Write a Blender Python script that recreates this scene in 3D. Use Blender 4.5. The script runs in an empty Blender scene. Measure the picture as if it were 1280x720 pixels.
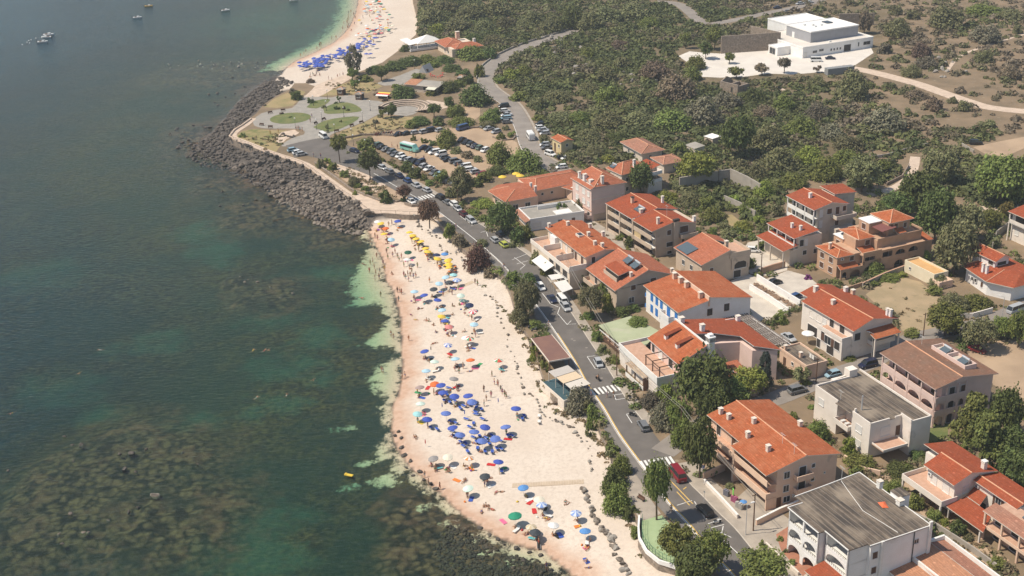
import bpy, bmesh, math, random
import numpy as np
from mathutils import Vector, Matrix
random.seed(7); RNG = np.random.default_rng(7)
SC = bpy.context.scene; COL = SC.collection
R = math.radians
# ------------------------------------------------------------------ camera
CAMH, FPX, PITCH, ROLL = 135.0, 1600.0, math.atan(710/1600), R(-2.0)
_fw = np.array([0, math.cos(PITCH), -math.sin(PITCH)]); _rt = np.array([1.0, 0, 0]); _up = np.cross(_rt, _fw)
RT = _rt*math.cos(ROLL) + _up*math.sin(ROLL); UP = -_rt*math.sin(ROLL) + _up*math.cos(ROLL); FW = _fw
CAMP = np.array([0, 0, CAMH])
def at(px, py, z=0.0):
    "point of the photograph (1280 x 720) -> point on the horizontal plane z"
    d = RT*(px-640) - UP*(py-360) + FW*FPX
    t = (z-CAMH)/d[2]
    return Vector((d[0]*t, d[1]*t, z))
def scale_at(p):
    "pixels per metre at a world point"
    return FPX/float((np.array(p)-CAMP) @ FW)
def theta_at(p):
    d = np.array(p)-CAMP
    return math.asin(-d[2]/np.linalg.norm(d))
cam = bpy.data.cameras.new('camera'); camo = bpy.data.objects.new('camera', cam); COL.objects.link(camo)
cam.sensor_width = 36; cam.lens = 36*FPX/1280; cam.clip_start = 1; cam.clip_end = 8000
m = Matrix.Identity(4)
for i in range(3):
    m[i][0] = RT[i]; m[i][1] = UP[i]; m[i][2] = -FW[i]; m[i][3] = CAMP[i]
camo.matrix_world = m; SC.camera = camo
# ------------------------------------------------------------------ noise / polygon helpers (numpy)
_tab = RNG.random((256, 256))
def vnoise(x, y):
    xi = np.floor(x).astype(int); yi = np.floor(y).astype(int); fx = x-xi; fy = y-yi
    fx = fx*fx*(3-2*fx); fy = fy*fy*(3-2*fy)
    a = _tab[xi & 255, yi & 255]; b = _tab[(xi+1) & 255, yi & 255]; c = _tab[xi & 255, (yi+1) & 255]; d = _tab[(xi+1) & 255, (yi+1) & 255]
    return (a*(1-fx)+b*fx)*(1-fy) + (c*(1-fx)+d*fx)*fy
def fbm(x, y, o=4):
    s = 0; a = .5; f = 1
    for _ in range(o):
        s = s + a*vnoise(x*f+17*f, y*f+5*f); a *= .5; f *= 2.03
    return s
def inside(poly, X, Y):
    r = np.zeros(np.shape(X), bool); n = len(poly)
    for i in range(n):
        x0, y0 = poly[i]; x1, y1 = poly[(i+1) % n]
        if y0 == y1: continue
        c = ((y0 > Y) != (y1 > Y)) & (X < (x1-x0)*(Y-y0)/(y1-y0)+x0)
        r ^= c
    return r
def dist_line(line, X, Y, closed=False):
    D = np.full(np.shape(X), 1e9); n = len(line)
    for i in range(n if closed else n-1):
        x0, y0 = line[i]; x1, y1 = line[(i+1) % n]; dx, dy = x1-x0, y1-y0
        L = dx*dx+dy*dy+1e-9
        t = np.clip(((X-x0)*dx+(Y-y0)*dy)/L, 0, 1)
        D = np.minimum(D, (X-x0-t*dx)**2+(Y-y0-t*dy)**2)
    return np.sqrt(D)
def wpoly(px, z=0.0): return [tuple(at(x, y, z)[:2]) for x, y in px]
def smooth_line(pts, n=4):
    "Catmull-Rom through 2-D points"
    out = []
    P = [pts[0]]+list(pts)+[pts[-1]]
    for i in range(1, len(P)-2):
        p0, p1, p2, p3 = [np.array(q, float) for q in P[i-1:i+3]]
        for k in range(n):
            t = k/n
            out.append(tuple(.5*((2*p1)+(-p0+p2)*t+(2*p0-5*p1+4*p2-p3)*t*t+(-p0+3*p1-3*p2+p3)*t**3)))
    out.append(tuple(pts[-1])); return out
# ------------------------------------------------------------------ materials
MATS = {}
def nodes(name):
    m = bpy.data.materials.new(name); m.use_nodes = True; nt = m.node_tree; nt.nodes.clear()
    def N(t, **kw):
        n = nt.nodes.new(t)
        for k, v in kw.items():
            if k.startswith('i_'):
                k2 = k[2:]; n.inputs[int(k2) if k2.isdigit() else k2.replace('_', ' ')].default_value = v
            else: setattr(n, k, v)
        return n
    def Lk(a, b): nt.links.new(a, b)
    out = N('ShaderNodeOutputMaterial')
    return m, N, Lk, out
def mix(N, Lk, fac, a, b, mode='MIX'):
    n = N('ShaderNodeMix', data_type='RGBA', blend_type=mode)
    for i, v in ((0, fac), (6, a), (7, b)):
        if hasattr(v, 'is_linked') or hasattr(v, 'links'): Lk(v, n.inputs[i])
        elif i == 0: n.inputs[0].default_value = v
        else: n.inputs[i].default_value = (*v[:3], 1)
    return n.outputs[2]
def ramp(N, Lk, src, p0, p1, c0=(0, 0, 0), c1=(1, 1, 1)):
    r = N('ShaderNodeValToRGB'); r.color_ramp.elements[0].position = p0; r.color_ramp.elements[1].position = p1
    r.color_ramp.elements[0].color = (*c0, 1); r.color_ramp.elements[1].color = (*c1, 1)
    Lk(src, r.inputs[0]); return r.outputs[0]
def math_(N, Lk, op, a, b=None, clamp=False):
    n = N('ShaderNodeMath', operation=op, use_clamp=clamp)
    for i, v in enumerate((a, b)):
        if v is None: continue
        if hasattr(v, 'links'): Lk(v, n.inputs[i])
        else: n.inputs[i].default_value = v
    return n.outputs[0]
def mat(name, c1, c2=None, scale=.5, rough=.85, bump=0., bscale=None, spots=None, metal=0., world=True, detail=5, spec=.3, lo=.35, hi=.65):
    "plain principled material: two tones mixed by noise, optional darker stains, optional bump"
    if name in MATS: return MATS[name]
    m, N, Lk, out = nodes(name)
    b = N('ShaderNodeBsdfPrincipled'); b.inputs['Roughness'].default_value = rough; b.inputs['Metallic'].default_value = metal
    b.inputs['Specular IOR Level'].default_value = spec
    if world: co = N('ShaderNodeNewGeometry').outputs['Position']
    else: co = N('ShaderNodeTexCoord').outputs['Object']
    if c2 is None: c2 = tuple(x*.86 for x in c1)
    n = N('ShaderNodeTexNoise'); n.inputs['Scale'].default_value = scale; n.inputs['Detail'].default_value = detail; Lk(co, n.inputs['Vector'])
    col = mix(N, Lk, ramp(N, Lk, n.outputs[0], lo, hi), c1, c2)
    if spots:
        n2 = N('ShaderNodeTexNoise'); n2.inputs['Scale'].default_value = spots[1]; n2.inputs['Detail'].default_value = 8; Lk(co, n2.inputs['Vector'])
        col = mix(N, Lk, ramp(N, Lk, n2.outputs[0], spots[2], spots[2]+.12), col, spots[0])
    Lk(col, b.inputs['Base Color'])
    if bump:
        n3 = N('ShaderNodeTexNoise'); n3.inputs['Scale'].default_value = bscale or scale*6; n3.inputs['Detail'].default_value = 6; Lk(co, n3.inputs['Vector'])
        bp = N('ShaderNodeBump'); bp.inputs['Strength'].default_value = bump; bp.inputs['Distance'].default_value = .1
        Lk(n3.outputs[0], bp.inputs['Height']); Lk(bp.outputs[0], b.inputs['Normal'])
    Lk(b.outputs[0], out.inputs[0]); MATS[name] = m; return m
def plain(name, c, rough=.6, metal=0., spec=.4):
    if name in MATS: return MATS[name]
    return mat(name, c, tuple(x*.93 for x in c), 3., rough, metal=metal, spec=spec, world=False)
# ------------------------------------------------------------------ mesh building
class MB:
    def __init__(s): s.v = []; s.f = []; s.m = []; s.uv = []
    def add(s, vs, fs, mi=0, uv=None):
        o = len(s.v); s.v += [tuple(v) for v in vs]
        for i, f in enumerate(fs):
            s.f.append([o+k for k in f]); s.m.append(mi); s.uv.append(uv[i] if uv else None)
    def box(s, x0, x1, y0, y1, z0, z1, mi=0):
        x0, x1 = min(x0, x1), max(x0, x1); y0, y1 = min(y0, y1), max(y0, y1)
        s.add([(x0,y0,z0),(x1,y0,z0),(x1,y1,z0),(x0,y1,z0),(x0,y0,z1),(x1,y0,z1),(x1,y1,z1),(x0,y1,z1)],
              [(0,3,2,1),(4,5,6,7),(0,1,5,4),(1,2,6,5),(2,3,7,6),(3,0,4,7)], mi)
    def prism(s, poly, z0, z1, mi=0):
        n = len(poly)
        if sum(poly[i][0]*poly[(i+1)%n][1]-poly[(i+1)%n][0]*poly[i][1] for i in range(n)) < 0: poly = poly[::-1]
        s.add([(x,y,z0) for x,y in poly]+[(x,y,z1) for x,y in poly],
              [list(range(n))[::-1], list(range(n,2*n))]+[(i,(i+1)%n,n+(i+1)%n,n+i) for i in range(n)], mi)
    def tube(s, a, b, r0, r1=None, n=6, mi=0, cap=True):
        a = Vector(a); b = Vector(b); r1 = r0 if r1 is None else r1
        d = (b-a).normalized(); u = d.orthogonal().normalized(); w = d.cross(u)
        vs = [a+(u*math.cos(2*math.pi*k/n)+w*math.sin(2*math.pi*k/n))*r0 for k in range(n)]+[b+(u*math.cos(2*math.pi*k/n)+w*math.sin(2*math.pi*k/n))*r1 for k in range(n)]
        fs = [(k,(k+1)%n,n+(k+1)%n,n+k) for k in range(n)]
        if cap: fs += [list(range(n))[::-1], list(range(n,2*n))]
        s.add(vs, fs, mi)
    def lathe(s, prof, n=10, c=(0,0,0), mi=0):
        vs = []; fs = []
        for r, z in prof:
            vs += [(c[0]+r*math.cos(2*math.pi*k/n), c[1]+r*math.sin(2*math.pi*k/n), c[2]+z) for k in range(n)]
        for i in range(len(prof)-1):
            fs += [(i*n+k, i*n+(k+1)%n, (i+1)*n+(k+1)%n, (i+1)*n+k) for k in range(n)]
        s.add(vs, fs, mi)
    def mesh(s, name, mats, smooth=False):
        me = bpy.data.meshes.new(name); me.from_pydata(s.v, [], s.f)
        for m in (mats if isinstance(mats, (list, tuple)) else [mats]): me.materials.append(m)
        me.polygons.foreach_set('material_index', s.m)
        if any(u is not None for u in s.uv):
            L = me.uv_layers.new(name='UVMap'); fl = []
            for f, u in zip(s.f, s.uv): fl += [c for q in (u or [(0,0)]*len(f)) for c in q]
            L.data.foreach_set('uv', fl)
        if smooth: me.polygons.foreach_set('use_smooth', [True]*len(s.f))
        me.update(); return me
def obj(name, me, parent=None, loc=None, rz=0, kind=None, scale=None):
    o = bpy.data.objects.new(name, me); COL.objects.link(o)
    if parent is not None: o.parent = parent
    if loc is not None: o.location = loc
    if rz: o.rotation_euler = (0, 0, rz)
    if scale is not None: o.scale = scale if hasattr(scale, '__len__') else (scale,)*3
    if kind: o['kind'] = kind
    return o
def tag(o, label, cat, group=None):
    o['label'] = label; o['category'] = cat
    if group: o['group'] = group
    return o
def thing(name, label, cat, loc=(0,0,0), rz=0, group=None, scale=None):
    return tag(obj(name, None, None, loc, rz, scale=scale), label, cat, group)
def mesh_np(name, V, F, mats, col=None, smooth=False):
    "V n x 3, F m x k (all faces alike)"
    me = bpy.data.meshes.new(name); n, k = F.shape
    me.vertices.add(len(V)); me.vertices.foreach_set('co', np.ascontiguousarray(V, np.float32).ravel())
    me.loops.add(n*k); me.loops.foreach_set('vertex_index', np.ascontiguousarray(F, np.int32).ravel())
    me.polygons.add(n); me.polygons.foreach_set('loop_start', np.arange(0, n*k, k, dtype=np.int32))
    try: me.polygons.foreach_set('loop_total', np.full(n, k, np.int32))
    except Exception: pass
    for m in (mats if isinstance(mats, (list, tuple)) else [mats]): me.materials.append(m)
    if col is not None:
        for nm, c in col.items():
            c = np.asarray(c, np.float32)
            if c.ndim == 1:
                a = me.attributes.new(nm, 'FLOAT', 'POINT'); a.data.foreach_set('value', c)
            else:
                a = me.attributes.new(nm, 'FLOAT_COLOR', 'POINT'); a.data.foreach_set('color', np.hstack([c, np.ones((len(c), 1))]).astype(np.float32).ravel())
    if smooth: me.polygons.foreach_set('use_smooth', np.ones(n, bool))
    me.update(calc_edges=True); me.validate(); return me
SHEETS = []; FOOT = []
def sheet(name, px, z, material, kind='structure', smooth=0, world=None):
    "a flat surface with its outline given in the photograph, lying at height z"
    w = world or wpoly(px, z)
    if name not in ('ground', 'deep_seabed', 'dry_lawn', 'garden_soil', 'hillside'): SHEETS.append(list(w))
    if smooth: w = smooth_line(w+[w[0]], smooth)[:-1]
    from mathutils.geometry import tessellate_polygon
    tris = tessellate_polygon([[Vector((x, y, 0)) for x, y in w]])
    V = [(x, y, z) for x, y in w]; F = []
    for t in tris:
        a, b, c = [V[i] for i in t]
        F.append(t if (b[0]-a[0])*(c[1]-a[1])-(b[1]-a[1])*(c[0]-a[0]) > 0 else t[::-1])
    me = bpy.data.meshes.new(name); me.from_pydata(V, [], F); me.materials.append(material)
    return obj(name, me, kind=kind)
def ribbon(line, w0, w1, z, mb, mi=0, zfun=None):
    "flat strip along a world 2-D polyline, from offset w0 to w1 (left positive)"
    n = len(line); L = []
    for i in range(n):
        a = np.array(line[max(i-1, 0)]); b = np.array(line[min(i+1, n-1)]); d = (b-a)/(np.linalg.norm(b-a)+1e-9); nn = np.array([-d[1], d[0]])
        p = np.array(line[i]); L.append((p+nn*w0, p+nn*w1))
    vs = []; fs = []
    for a, b in L: vs += [(a[0], a[1], z), (b[0], b[1], z)]
    for i in range(n-1): fs.append((2*i, 2*i+2, 2*i+3, 2*i+1) if w1 > w0 else (2*i, 2*i+1, 2*i+3, 2*i+2))
    mb.add(vs, fs, mi)
def wall_along(line, t, z0, z1, mb, mi=0):
    "upright wall of thickness t along a world polyline (z0/z1 numbers or functions of index)"
    n = len(line); vs = []; fs = []
    for i in range(n):
        a = np.array(line[max(i-1, 0)]); b = np.array(line[min(i+1, n-1)]); d = (b-a)/(np.linalg.norm(b-a)+1e-9); nn = np.array([-d[1], d[0]])*t/2
        p = np.array(line[i]); h0 = z0(i) if callable(z0) else z0; h1 = z1(i) if callable(z1) else z1
        vs += [(*(p+nn), h0), (*(p-nn), h0), (*(p-nn), h1), (*(p+nn), h1)]
    for i in range(n-1):
        a, b = 4*i, 4*i+4
        for k in range(4): fs.append((a+k, a+(k+1) % 4, b+(k+1) % 4, b+k))
    fs += [(3, 2, 1, 0), (4*n-4, 4*n-3, 4*n-2, 4*n-1)]
    mb.add(vs, fs, mi)
# ------------------------------------------------------------------ labels that single things out
LM = {}   # landmark phrase -> world point
def landmark(phrase, px, py): LM[phrase] = np.array(at(px, py)[:2])
ITEMS = []   # (object, base phrase, forced landmark set or None)
ORD = ['nearest', 'second nearest', 'third nearest', 'fourth nearest', 'fifth nearest', 'sixth nearest', 'seventh nearest', 'eighth nearest', 'ninth nearest', 'tenth nearest',
       'eleventh nearest', 'twelfth nearest', 'thirteenth nearest', 'fourteenth nearest', 'fifteenth nearest', 'sixteenth nearest', 'seventeenth nearest', 'eighteenth nearest']
def name_later(o, base, only=None): ITEMS.append((o, base, only))
def name_items():
    def wpos(o): return np.array(o.location[:2])
    by = {}
    for o, base, only in ITEMS:
        p = wpos(o); keys = [k for k in LM if (only is None or k in only)]
        k = min(keys, key=lambda q: np.hypot(*(LM[q]-p))); d = LM[k]-p
        # seen from the photograph: beyond = farther from the camera than the landmark
        rel = 'beside'
        if abs(d[1]) > abs(d[0])*1.0: rel = 'beyond' if d[1] < 0 else 'this side of'
        elif d[0] > 0: rel = 'seaward of'
        else: rel = 'inland of'
        by.setdefault((base, rel, k), []).append((np.hypot(*d), o))
    for (base, rel, k), L in by.items():
        L.sort(key=lambda t: t[0])
        for i, (d, o) in enumerate(L):
            t = f'{base} {rel} the {k}'
            if len(L) > 1: t += ', '+(ORD[i] if i < len(ORD) else 'among the farthest')
            if len(t.split()) > 16: t = t.replace(' this side of the', ' before the')
            if len(t.split()) > 16: t = t.replace(' swimwear', '')
            o['label'] = t
# ================================================================== shore outline (photograph coordinates, then world)
SEA = -4.0
PLATEAU_PX = [(905,760),(880,728),(845,710),(823,704),(807,691),(797.5,675),(797.5,650),(787,630),(777,606),(768,578),(752,542),(740,514),(724,505),(705,503),(690,494),(682,480),(674,455),(666,430),(655,410),(645,392),(638,365),(631,349),(609,324),(592,318),(579,311),(562,295),(553,283),(546,273),(535,268),(512,269),(485,267),(460,266),(445,253),(427,241),(402,223),(377,206),(347,196),(335,192),(320,186),(300,178),(288,173),(287,168),(292,163),(303,156),(312,148),(320,142),(330,130),(345,120),(362,112),(368,104),(382,104),(395,108),(415,100),(434,95),(456,87),(478,78),(497,64),(520,43),(522,25),(516,0),(513,-30),(509,-80)]
BEACH_WL = [(745,765),(722,728),(710,714),(697,704),(688,696.5),(678,688.5),(663,685.5),(644,679),(628,674.5),(612,665),(600,659),(587,650),(574,640),(563,630),(552,619),(539,608),(528,597),(512,585),(501,569),(493,556),(489,540),(491,522),(490,508),(496,495),(502,471),(502,449),(502,430),(501,415),(499,392),(491,363),(482,350),(479,328),(469,306),(462,292)]
ROCK_WL = [(457,287),(445,284),(425,280),(405,273),(385,262),(365,250),(345,237),(325,225),(305,213),(285,205),(262,198),(248,191),(245,182),(255,172),(269,160),(283,143),(299,124),(317,108),(337,98),(350,92)]
FAR_WL = [(360,82),(371,75),(387,68),(403,60),(418,52),(429,42),(437,31),(444,16),(447,0),(449,-20),(446,-60),(440,-100)]
W_BEACH = smooth_line(wpoly(BEACH_WL, SEA), 3); W_ROCK = wpoly(ROCK_WL, SEA); W_FAR = smooth_line(wpoly(FAR_WL, SEA), 3)
WATERLINE = W_BEACH+W_ROCK+W_FAR
W_PLAT = wpoly(PLATEAU_PX, 0.0)
BACK = [(420, 1500), (900, 1500), (900, 120), (60, 120)]
PLAT_POLY = W_PLAT+BACK
LAND_POLY = WATERLINE+BACK
SANDZONE = [tuple(p) for p in W_BEACH]+wpoly([(458,284),(470,275),(505,274),(540,262),(560,270),(700,400),(800,600),(860,740),(820,790)], -2)
FARSAND = [tuple(p) for p in W_FAR]+wpoly([(470,-100),(560,-60),(560,60),(440,110),(350,112),(345,95)], -2)
G = 1.0; GX = np.arange(-300, 112, G); GY = np.arange(166, 762, G)
XX, YY = np.meshgrid(GX, GY, indexing='ij')
D_WL = dist_line(WATERLINE, XX, YY); IN_LAND = inside(LAND_POLY, XX, YY); IN_PL = inside(PLAT_POLY, XX, YY)
D_PL = dist_line(W_PLAT, XX, YY)
IN_SAND = (inside(SANDZONE, XX, YY) | inside(FARSAND, XX, YY))
D_SANDEDGE = np.minimum(dist_line(W_BEACH, XX, YY), dist_line(W_FAR, XX, YY))
def ell(cx, cy, rx, ry, z=SEA, grow=0):
    "soft blob (1 in the middle, 0 at the rim) from an ellipse in the photograph"
    c = at(cx, cy, z); s = scale_at(c); st = math.sin(theta_at(c))
    return np.clip(1-((XX-c.x)/(rx/s))**2-((YY-c.y)/(ry/(s*st)))**2, -4, 1)
REEF = np.full(XX.shape, -4.0)
for e in [(135,600,150,88),(60,640,90,70),(205,640,110,60),(335,362,52,24),(300,345,24,10),(270,88,100,16),(330,100,45,14),(250,170,50,22),(300,225,70,20),(350,262,80,26),(420,292,50,16),(640,705,90,40),(560,690,90,50),(520,640,50,30)]:
    REEF = np.maximum(REEF, ell(*e))
SHAL = [(460,287),(447,292),(456,300),(464,308),(457,320),(440,345),(438,360),(446,370),(436,379),(455,381),(470,378),(488,392),(478,405),(458,428),(470,433),(490,433),(502,445),(480,456),(458,470),(472,485),(486,496),(478,510),(482,530),(485,548),(494,568),(520,600),(560,633),(600,667),(640,690)]
SHALP = wpoly(SHAL, SEA)+W_BEACH[6:]
sin_ = inside(SHALP, XX, YY); SANDF = np.where(sin_, 1, -1)*np.minimum(dist_line(SHALP, XX, YY, True), 12)
for e in [(430,533,28,6),(440,606,26,8),(478,600,30,13),(455,577,14,7),(530,633,18,8),(480,560,22,18),(500,585,22,16),(560,655,30,9),(640,702,30,8),(610,690,24,7),(600,672,30,8)]:
    SANDF = np.maximum(SANDF, ell(*e)*3.4-2.7)
fars = ((D_SANDEDGE < 26) & (YY > 560)); SANDF = np.where(fars, np.maximum(SANDF, 4-D_SANDEDGE*.42), SANDF)
TURQ = np.full(XX.shape, -4.0)
for e in [(190,416,34,10),(205,408,20,8),(145,425,22,8),(268,305,26,10),(280,316,20,9),(245,285,24,9),(350,347,30,8),(420,340,30,10),(395,420,30,16),(360,450,36,14),(400,470,26,10),(340,500,40,14),(300,655,36,30),(335,690,40,20),(370,640,26,12),(240,690,30,16),(60,470,50,18),(120,505,30,10),(240,520,30,10),(30,330,60,14),(340,395,30,8),(440,15,60,22),(400,45,50,14),(330,20,80,14)]:
    TURQ = np.maximum(TURQ, ell(*e))
NZ1 = fbm(XX/9, YY/9, 5); NZ2 = fbm(XX/2.6+40, YY/2.6, 4); NZ3 = fbm(XX/40, YY/40+9, 4)
t = D_WL/(D_WL+D_PL+1e-6)
land_sand = SEA-.06+(2.5)*np.clip(t*1.0, 0, 1)**.9+(NZ2-.47)*.10+(NZ1-.47)*.15
land_rock = SEA-.1+np.where(YY > 432, 1.7, 3.6)*t**.8+(NZ2-.45)*1.0+(NZ1-.47)*.9
ZL = np.where(IN_SAND, land_sand, land_rock)
dep = .06+np.minimum(D_WL*.045, 4.5)
rf = np.clip(REEF*1.5+.2, 0, 1)
ZS = SEA-dep*(1-.72*rf)+rf*((NZ2-.5)*1.5+(NZ1-.5)*.7-.12)+(1-rf)*(NZ1-.5)*np.minimum(dep, 1.2)*.5-np.where(SANDF > 0, 0, .12)
ZS = np.where(rf > .05, ZS, np.minimum(ZS, SEA-.03))
ZZ = np.where(IN_LAND, ZL, ZS)
ZZ = np.where(IN_PL, np.where(D_PL > 1.2, -2.6, np.minimum(ZL, -1.2)), ZZ)
def hgt(x, y):
    "height of the ground under a world point"
    fx = (x-GX[0])/G; fy = (y-GY[0])/G
    if fx < 0 or fy < 0 or fx >= len(GX)-1 or fy >= len(GY)-1: return 0.0
    i, j = int(fx), int(fy)
    if IN_PL[i, j] or IN_PL[i+1, j+1]: return 0.0
    a, b = fx-i, fy-j
    return float((ZZ[i,j]*(1-a)+ZZ[i+1,j]*a)*(1-b)+(ZZ[i,j+1]*(1-a)+ZZ[i+1,j+1]*a)*b)
def gnd(px, py, water=False):
    "where the sight line through a photograph point meets ground (or water)"
    z = 0.0
    p = at(px, py, 0)
    if hgt(p.x, p.y) == 0.0: return p
    z = -2.0
    for _ in range(6):
        p = at(px, py, z); h = hgt(p.x, p.y); z = max(h, SEA) if water or h < SEA else h
    return at(px, py, z)
# ---------------- shore material: sand, wet sand, weed, reef, rock, from smooth fields plus noise
def shore_material():
    m, N, Lk, out = nodes('shore')
    b = N('ShaderNodeBsdfPrincipled'); b.inputs['Roughness'].default_value = .9; b.inputs['Specular IOR Level'].default_value = .2
    co = N('ShaderNodeNewGeometry').outputs['Position']
    def noise(s, d=5, r=.55):
        n = N('ShaderNodeTexNoise'); n.inputs['Scale'].default_value = s; n.inputs['Detail'].default_value = d; n.inputs['Roughness'].default_value = r
        Lk(co, n.inputs['Vector']); return n.outputs[0]
    def A(nm): return N('ShaderNodeAttribute', attribute_name=nm).outputs['Fac']
    def thr(f, nz, amp, soft):   # clamp((f+(n-.5)*amp)/soft+.5)
        q = math_(N, Lk, 'MULTIPLY', math_(N, Lk, 'SUBTRACT', nz, .5), amp)
        return math_(N, Lk, 'ADD', math_(N, Lk, 'DIVIDE', math_(N, Lk, 'ADD', f, q), soft), .5, True)
    n1 = noise(.16, 8, .65); n2 = noise(.9, 6); n3 = noise(4., 4); n4 = noise(.05, 4)
    dry = mix(N, Lk, ramp(N, Lk, noise(.07, 5), .35, .65), (.61,.515,.425), (.67,.585,.495))
    dry = mix(N, Lk, ramp(N, Lk, noise(1.3, 6, .7), .46, .66), dry, (.55,.465,.385))
    wet = mix(N, Lk, ramp(N, Lk, n2, .4, .6), (.50,.33,.235), (.57,.40,.295))
    sand = mix(N, Lk, thr(A('wet'), n1, 5, 2.6), dry, wet)
    sea_sand = mix(N, Lk, ramp(N, Lk, n2, .35, .65), (.40,.46,.29), (.49,.53,.35))
    sea_sand = mix(N, Lk, thr(math_(N, Lk, 'SUBTRACT', 3.0, A('isea')), n1, 3., 6.), sea_sand, (.60,.50,.37)); sea_sand = mix(N, Lk, thr(math_(N, Lk, 'SUBTRACT', A('isea'), 9.), n1, 5., 7.), sea_sand, (.17,.31,.21))
    weed = mix(N, Lk, ramp(N, Lk, n2, .36, .64), (.007,.013,.008), (.105,.092,.040))
    weed = mix(N, Lk, math_(N, Lk, 'MULTIPLY', ramp(N, Lk, noise(.35, 7, .7), .47, .60), .8), weed, (.012,.018,.013))
    weed = mix(N, Lk, math_(N, Lk, 'MULTIPLY', ramp(N, Lk, n4, .40, .60), .75), weed, (.010,.036,.026))
    turq = mix(N, Lk, math_(N, Lk, 'MULTIPLY', thr(A('turq'), noise(.13, 9, .75), 14., 3.), .5), weed, (.035,.115,.080))
    vor = N('ShaderNodeTexVoronoi'); vor.inputs['Scale'].default_value = .58; vd = N('ShaderNodeVectorMath', operation='ADD'); nv = N('ShaderNodeTexNoise'); nv.inputs['Scale'].default_value = .5; nv.inputs['Detail'].default_value = 3; Lk(co, nv.inputs['Vector']); sv_ = N('ShaderNodeVectorMath', operation='SCALE'); sv_.inputs['Scale'].default_value = 2.6; Lk(nv.outputs['Color'], sv_.inputs[0]); Lk(co, vd.inputs[0]); Lk(sv_.outputs[0], vd.inputs[1]); Lk(vd.outputs[0], vor.inputs['Vector'])
    vor.inputs['Randomness'].default_value = 1
    reef = mix(N, Lk, ramp(N, Lk, vor.outputs['Distance'], .2, .7), (.16,.112,.062), (.014,.016,.011))
    reef = mix(N, Lk, math_(N, Lk, 'MULTIPLY', ramp(N, Lk, n1, .52, .66), .8), reef, (.17,.098,.062))
    reef = mix(N, Lk, math_(N, Lk, 'MULTIPLY', ramp(N, Lk, noise(.09, 5), .5, .62), .7), reef, (.022,.030,.022))
    bed = mix(N, Lk, thr(A('reef'), n1, 3.4, 1.6), turq, reef)
    bed = mix(N, Lk, thr(A('sandf'), noise(.33, 9, .78), 16., 1.5), bed, sea_sand)
    rock = mix(N, Lk, ramp(N, Lk, n2, .35, .7), (.07,.06,.052), (.17,.145,.125))
    rock = mix(N, Lk, ramp(N, Lk, n1, .5, .65), rock, (.055,.05,.045))
    land = mix(N, Lk, A('sandz'), rock, sand)
    # below the water's edge the ground is sea bed
    fac = thr(A('isea'), n2, 1.2, .7)
    Lk(mix(N, Lk, fac, land, bed), b.inputs['Base Color'])
    bp = N('ShaderNodeBump'); bp.inputs['Strength'].default_value = .8; bp.inputs['Distance'].default_value = .6
    Lk(math_(N, Lk, 'ADD', math_(N, Lk, 'MULTIPLY', fac, .5), .3), bp.inputs['Strength'])
    hh = math_(N, Lk, 'ADD', math_(N, Lk, 'MULTIPLY', n2, .6), math_(N, Lk, 'MULTIPLY', n3, .35)); Lk(hh, bp.inputs['Height']); Lk(bp.outputs[0], b.inputs['Normal'])
    Lk(b.outputs[0], out.inputs[0]); return m
M_SHORE = shore_material()
def grid_part(name, mask, kind='structure'):
    "the cells of the shore grid that fall in one class, as one mesh"
    nx, ny = XX.shape; ids = np.arange(nx*ny).reshape(nx, ny)
    c = mask[:-1, :-1]
    q = np.stack([ids[:-1,:-1][c], ids[1:,:-1][c], ids[1:,1:][c], ids[:-1,1:][c]], 1)
    u, inv = np.unique(q, return_inverse=True); F = inv.reshape(q.shape)
    V = np.stack([XX.ravel()[u], YY.ravel()[u], ZZ.ravel()[u]], 1)
    wetv = np.where(IN_LAND, 2.3-D_SANDEDGE*.62, 3).ravel()[u]
    col = dict(sandf=np.clip(SANDF, -8, 8).ravel()[u], turq=TURQ.ravel()[u], reef=(REEF*1.2).ravel()[u], sandz=IN_SAND.astype(float).ravel()[u], wet=wetv, isea=(np.where(IN_LAND, -1, 1)*np.minimum(D_WL, 12)).ravel()[u])
    return obj(name, mesh_np(name, V, F, M_SHORE, col, smooth=True), kind=kind)
deepin = IN_PL & (D_PL > 3)
land_c = IN_LAND & ~deepin
grid_part('beach', land_c & IN_SAND & (YY < 560)); grid_part('distant_beach', land_c & IN_SAND & (YY >= 560))
grid_part('rocky_shore', land_c & ~IN_SAND); grid_part('seabed', ~IN_LAND)
# deep sea floor far out
sheet('deep_seabed', None, SEA-9, mat('deep_bed', (.012,.030,.034), (.02,.04,.04), .02), world=[(-3000,-500),(300,-500),(300,3000),(-3000,3000)])
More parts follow.
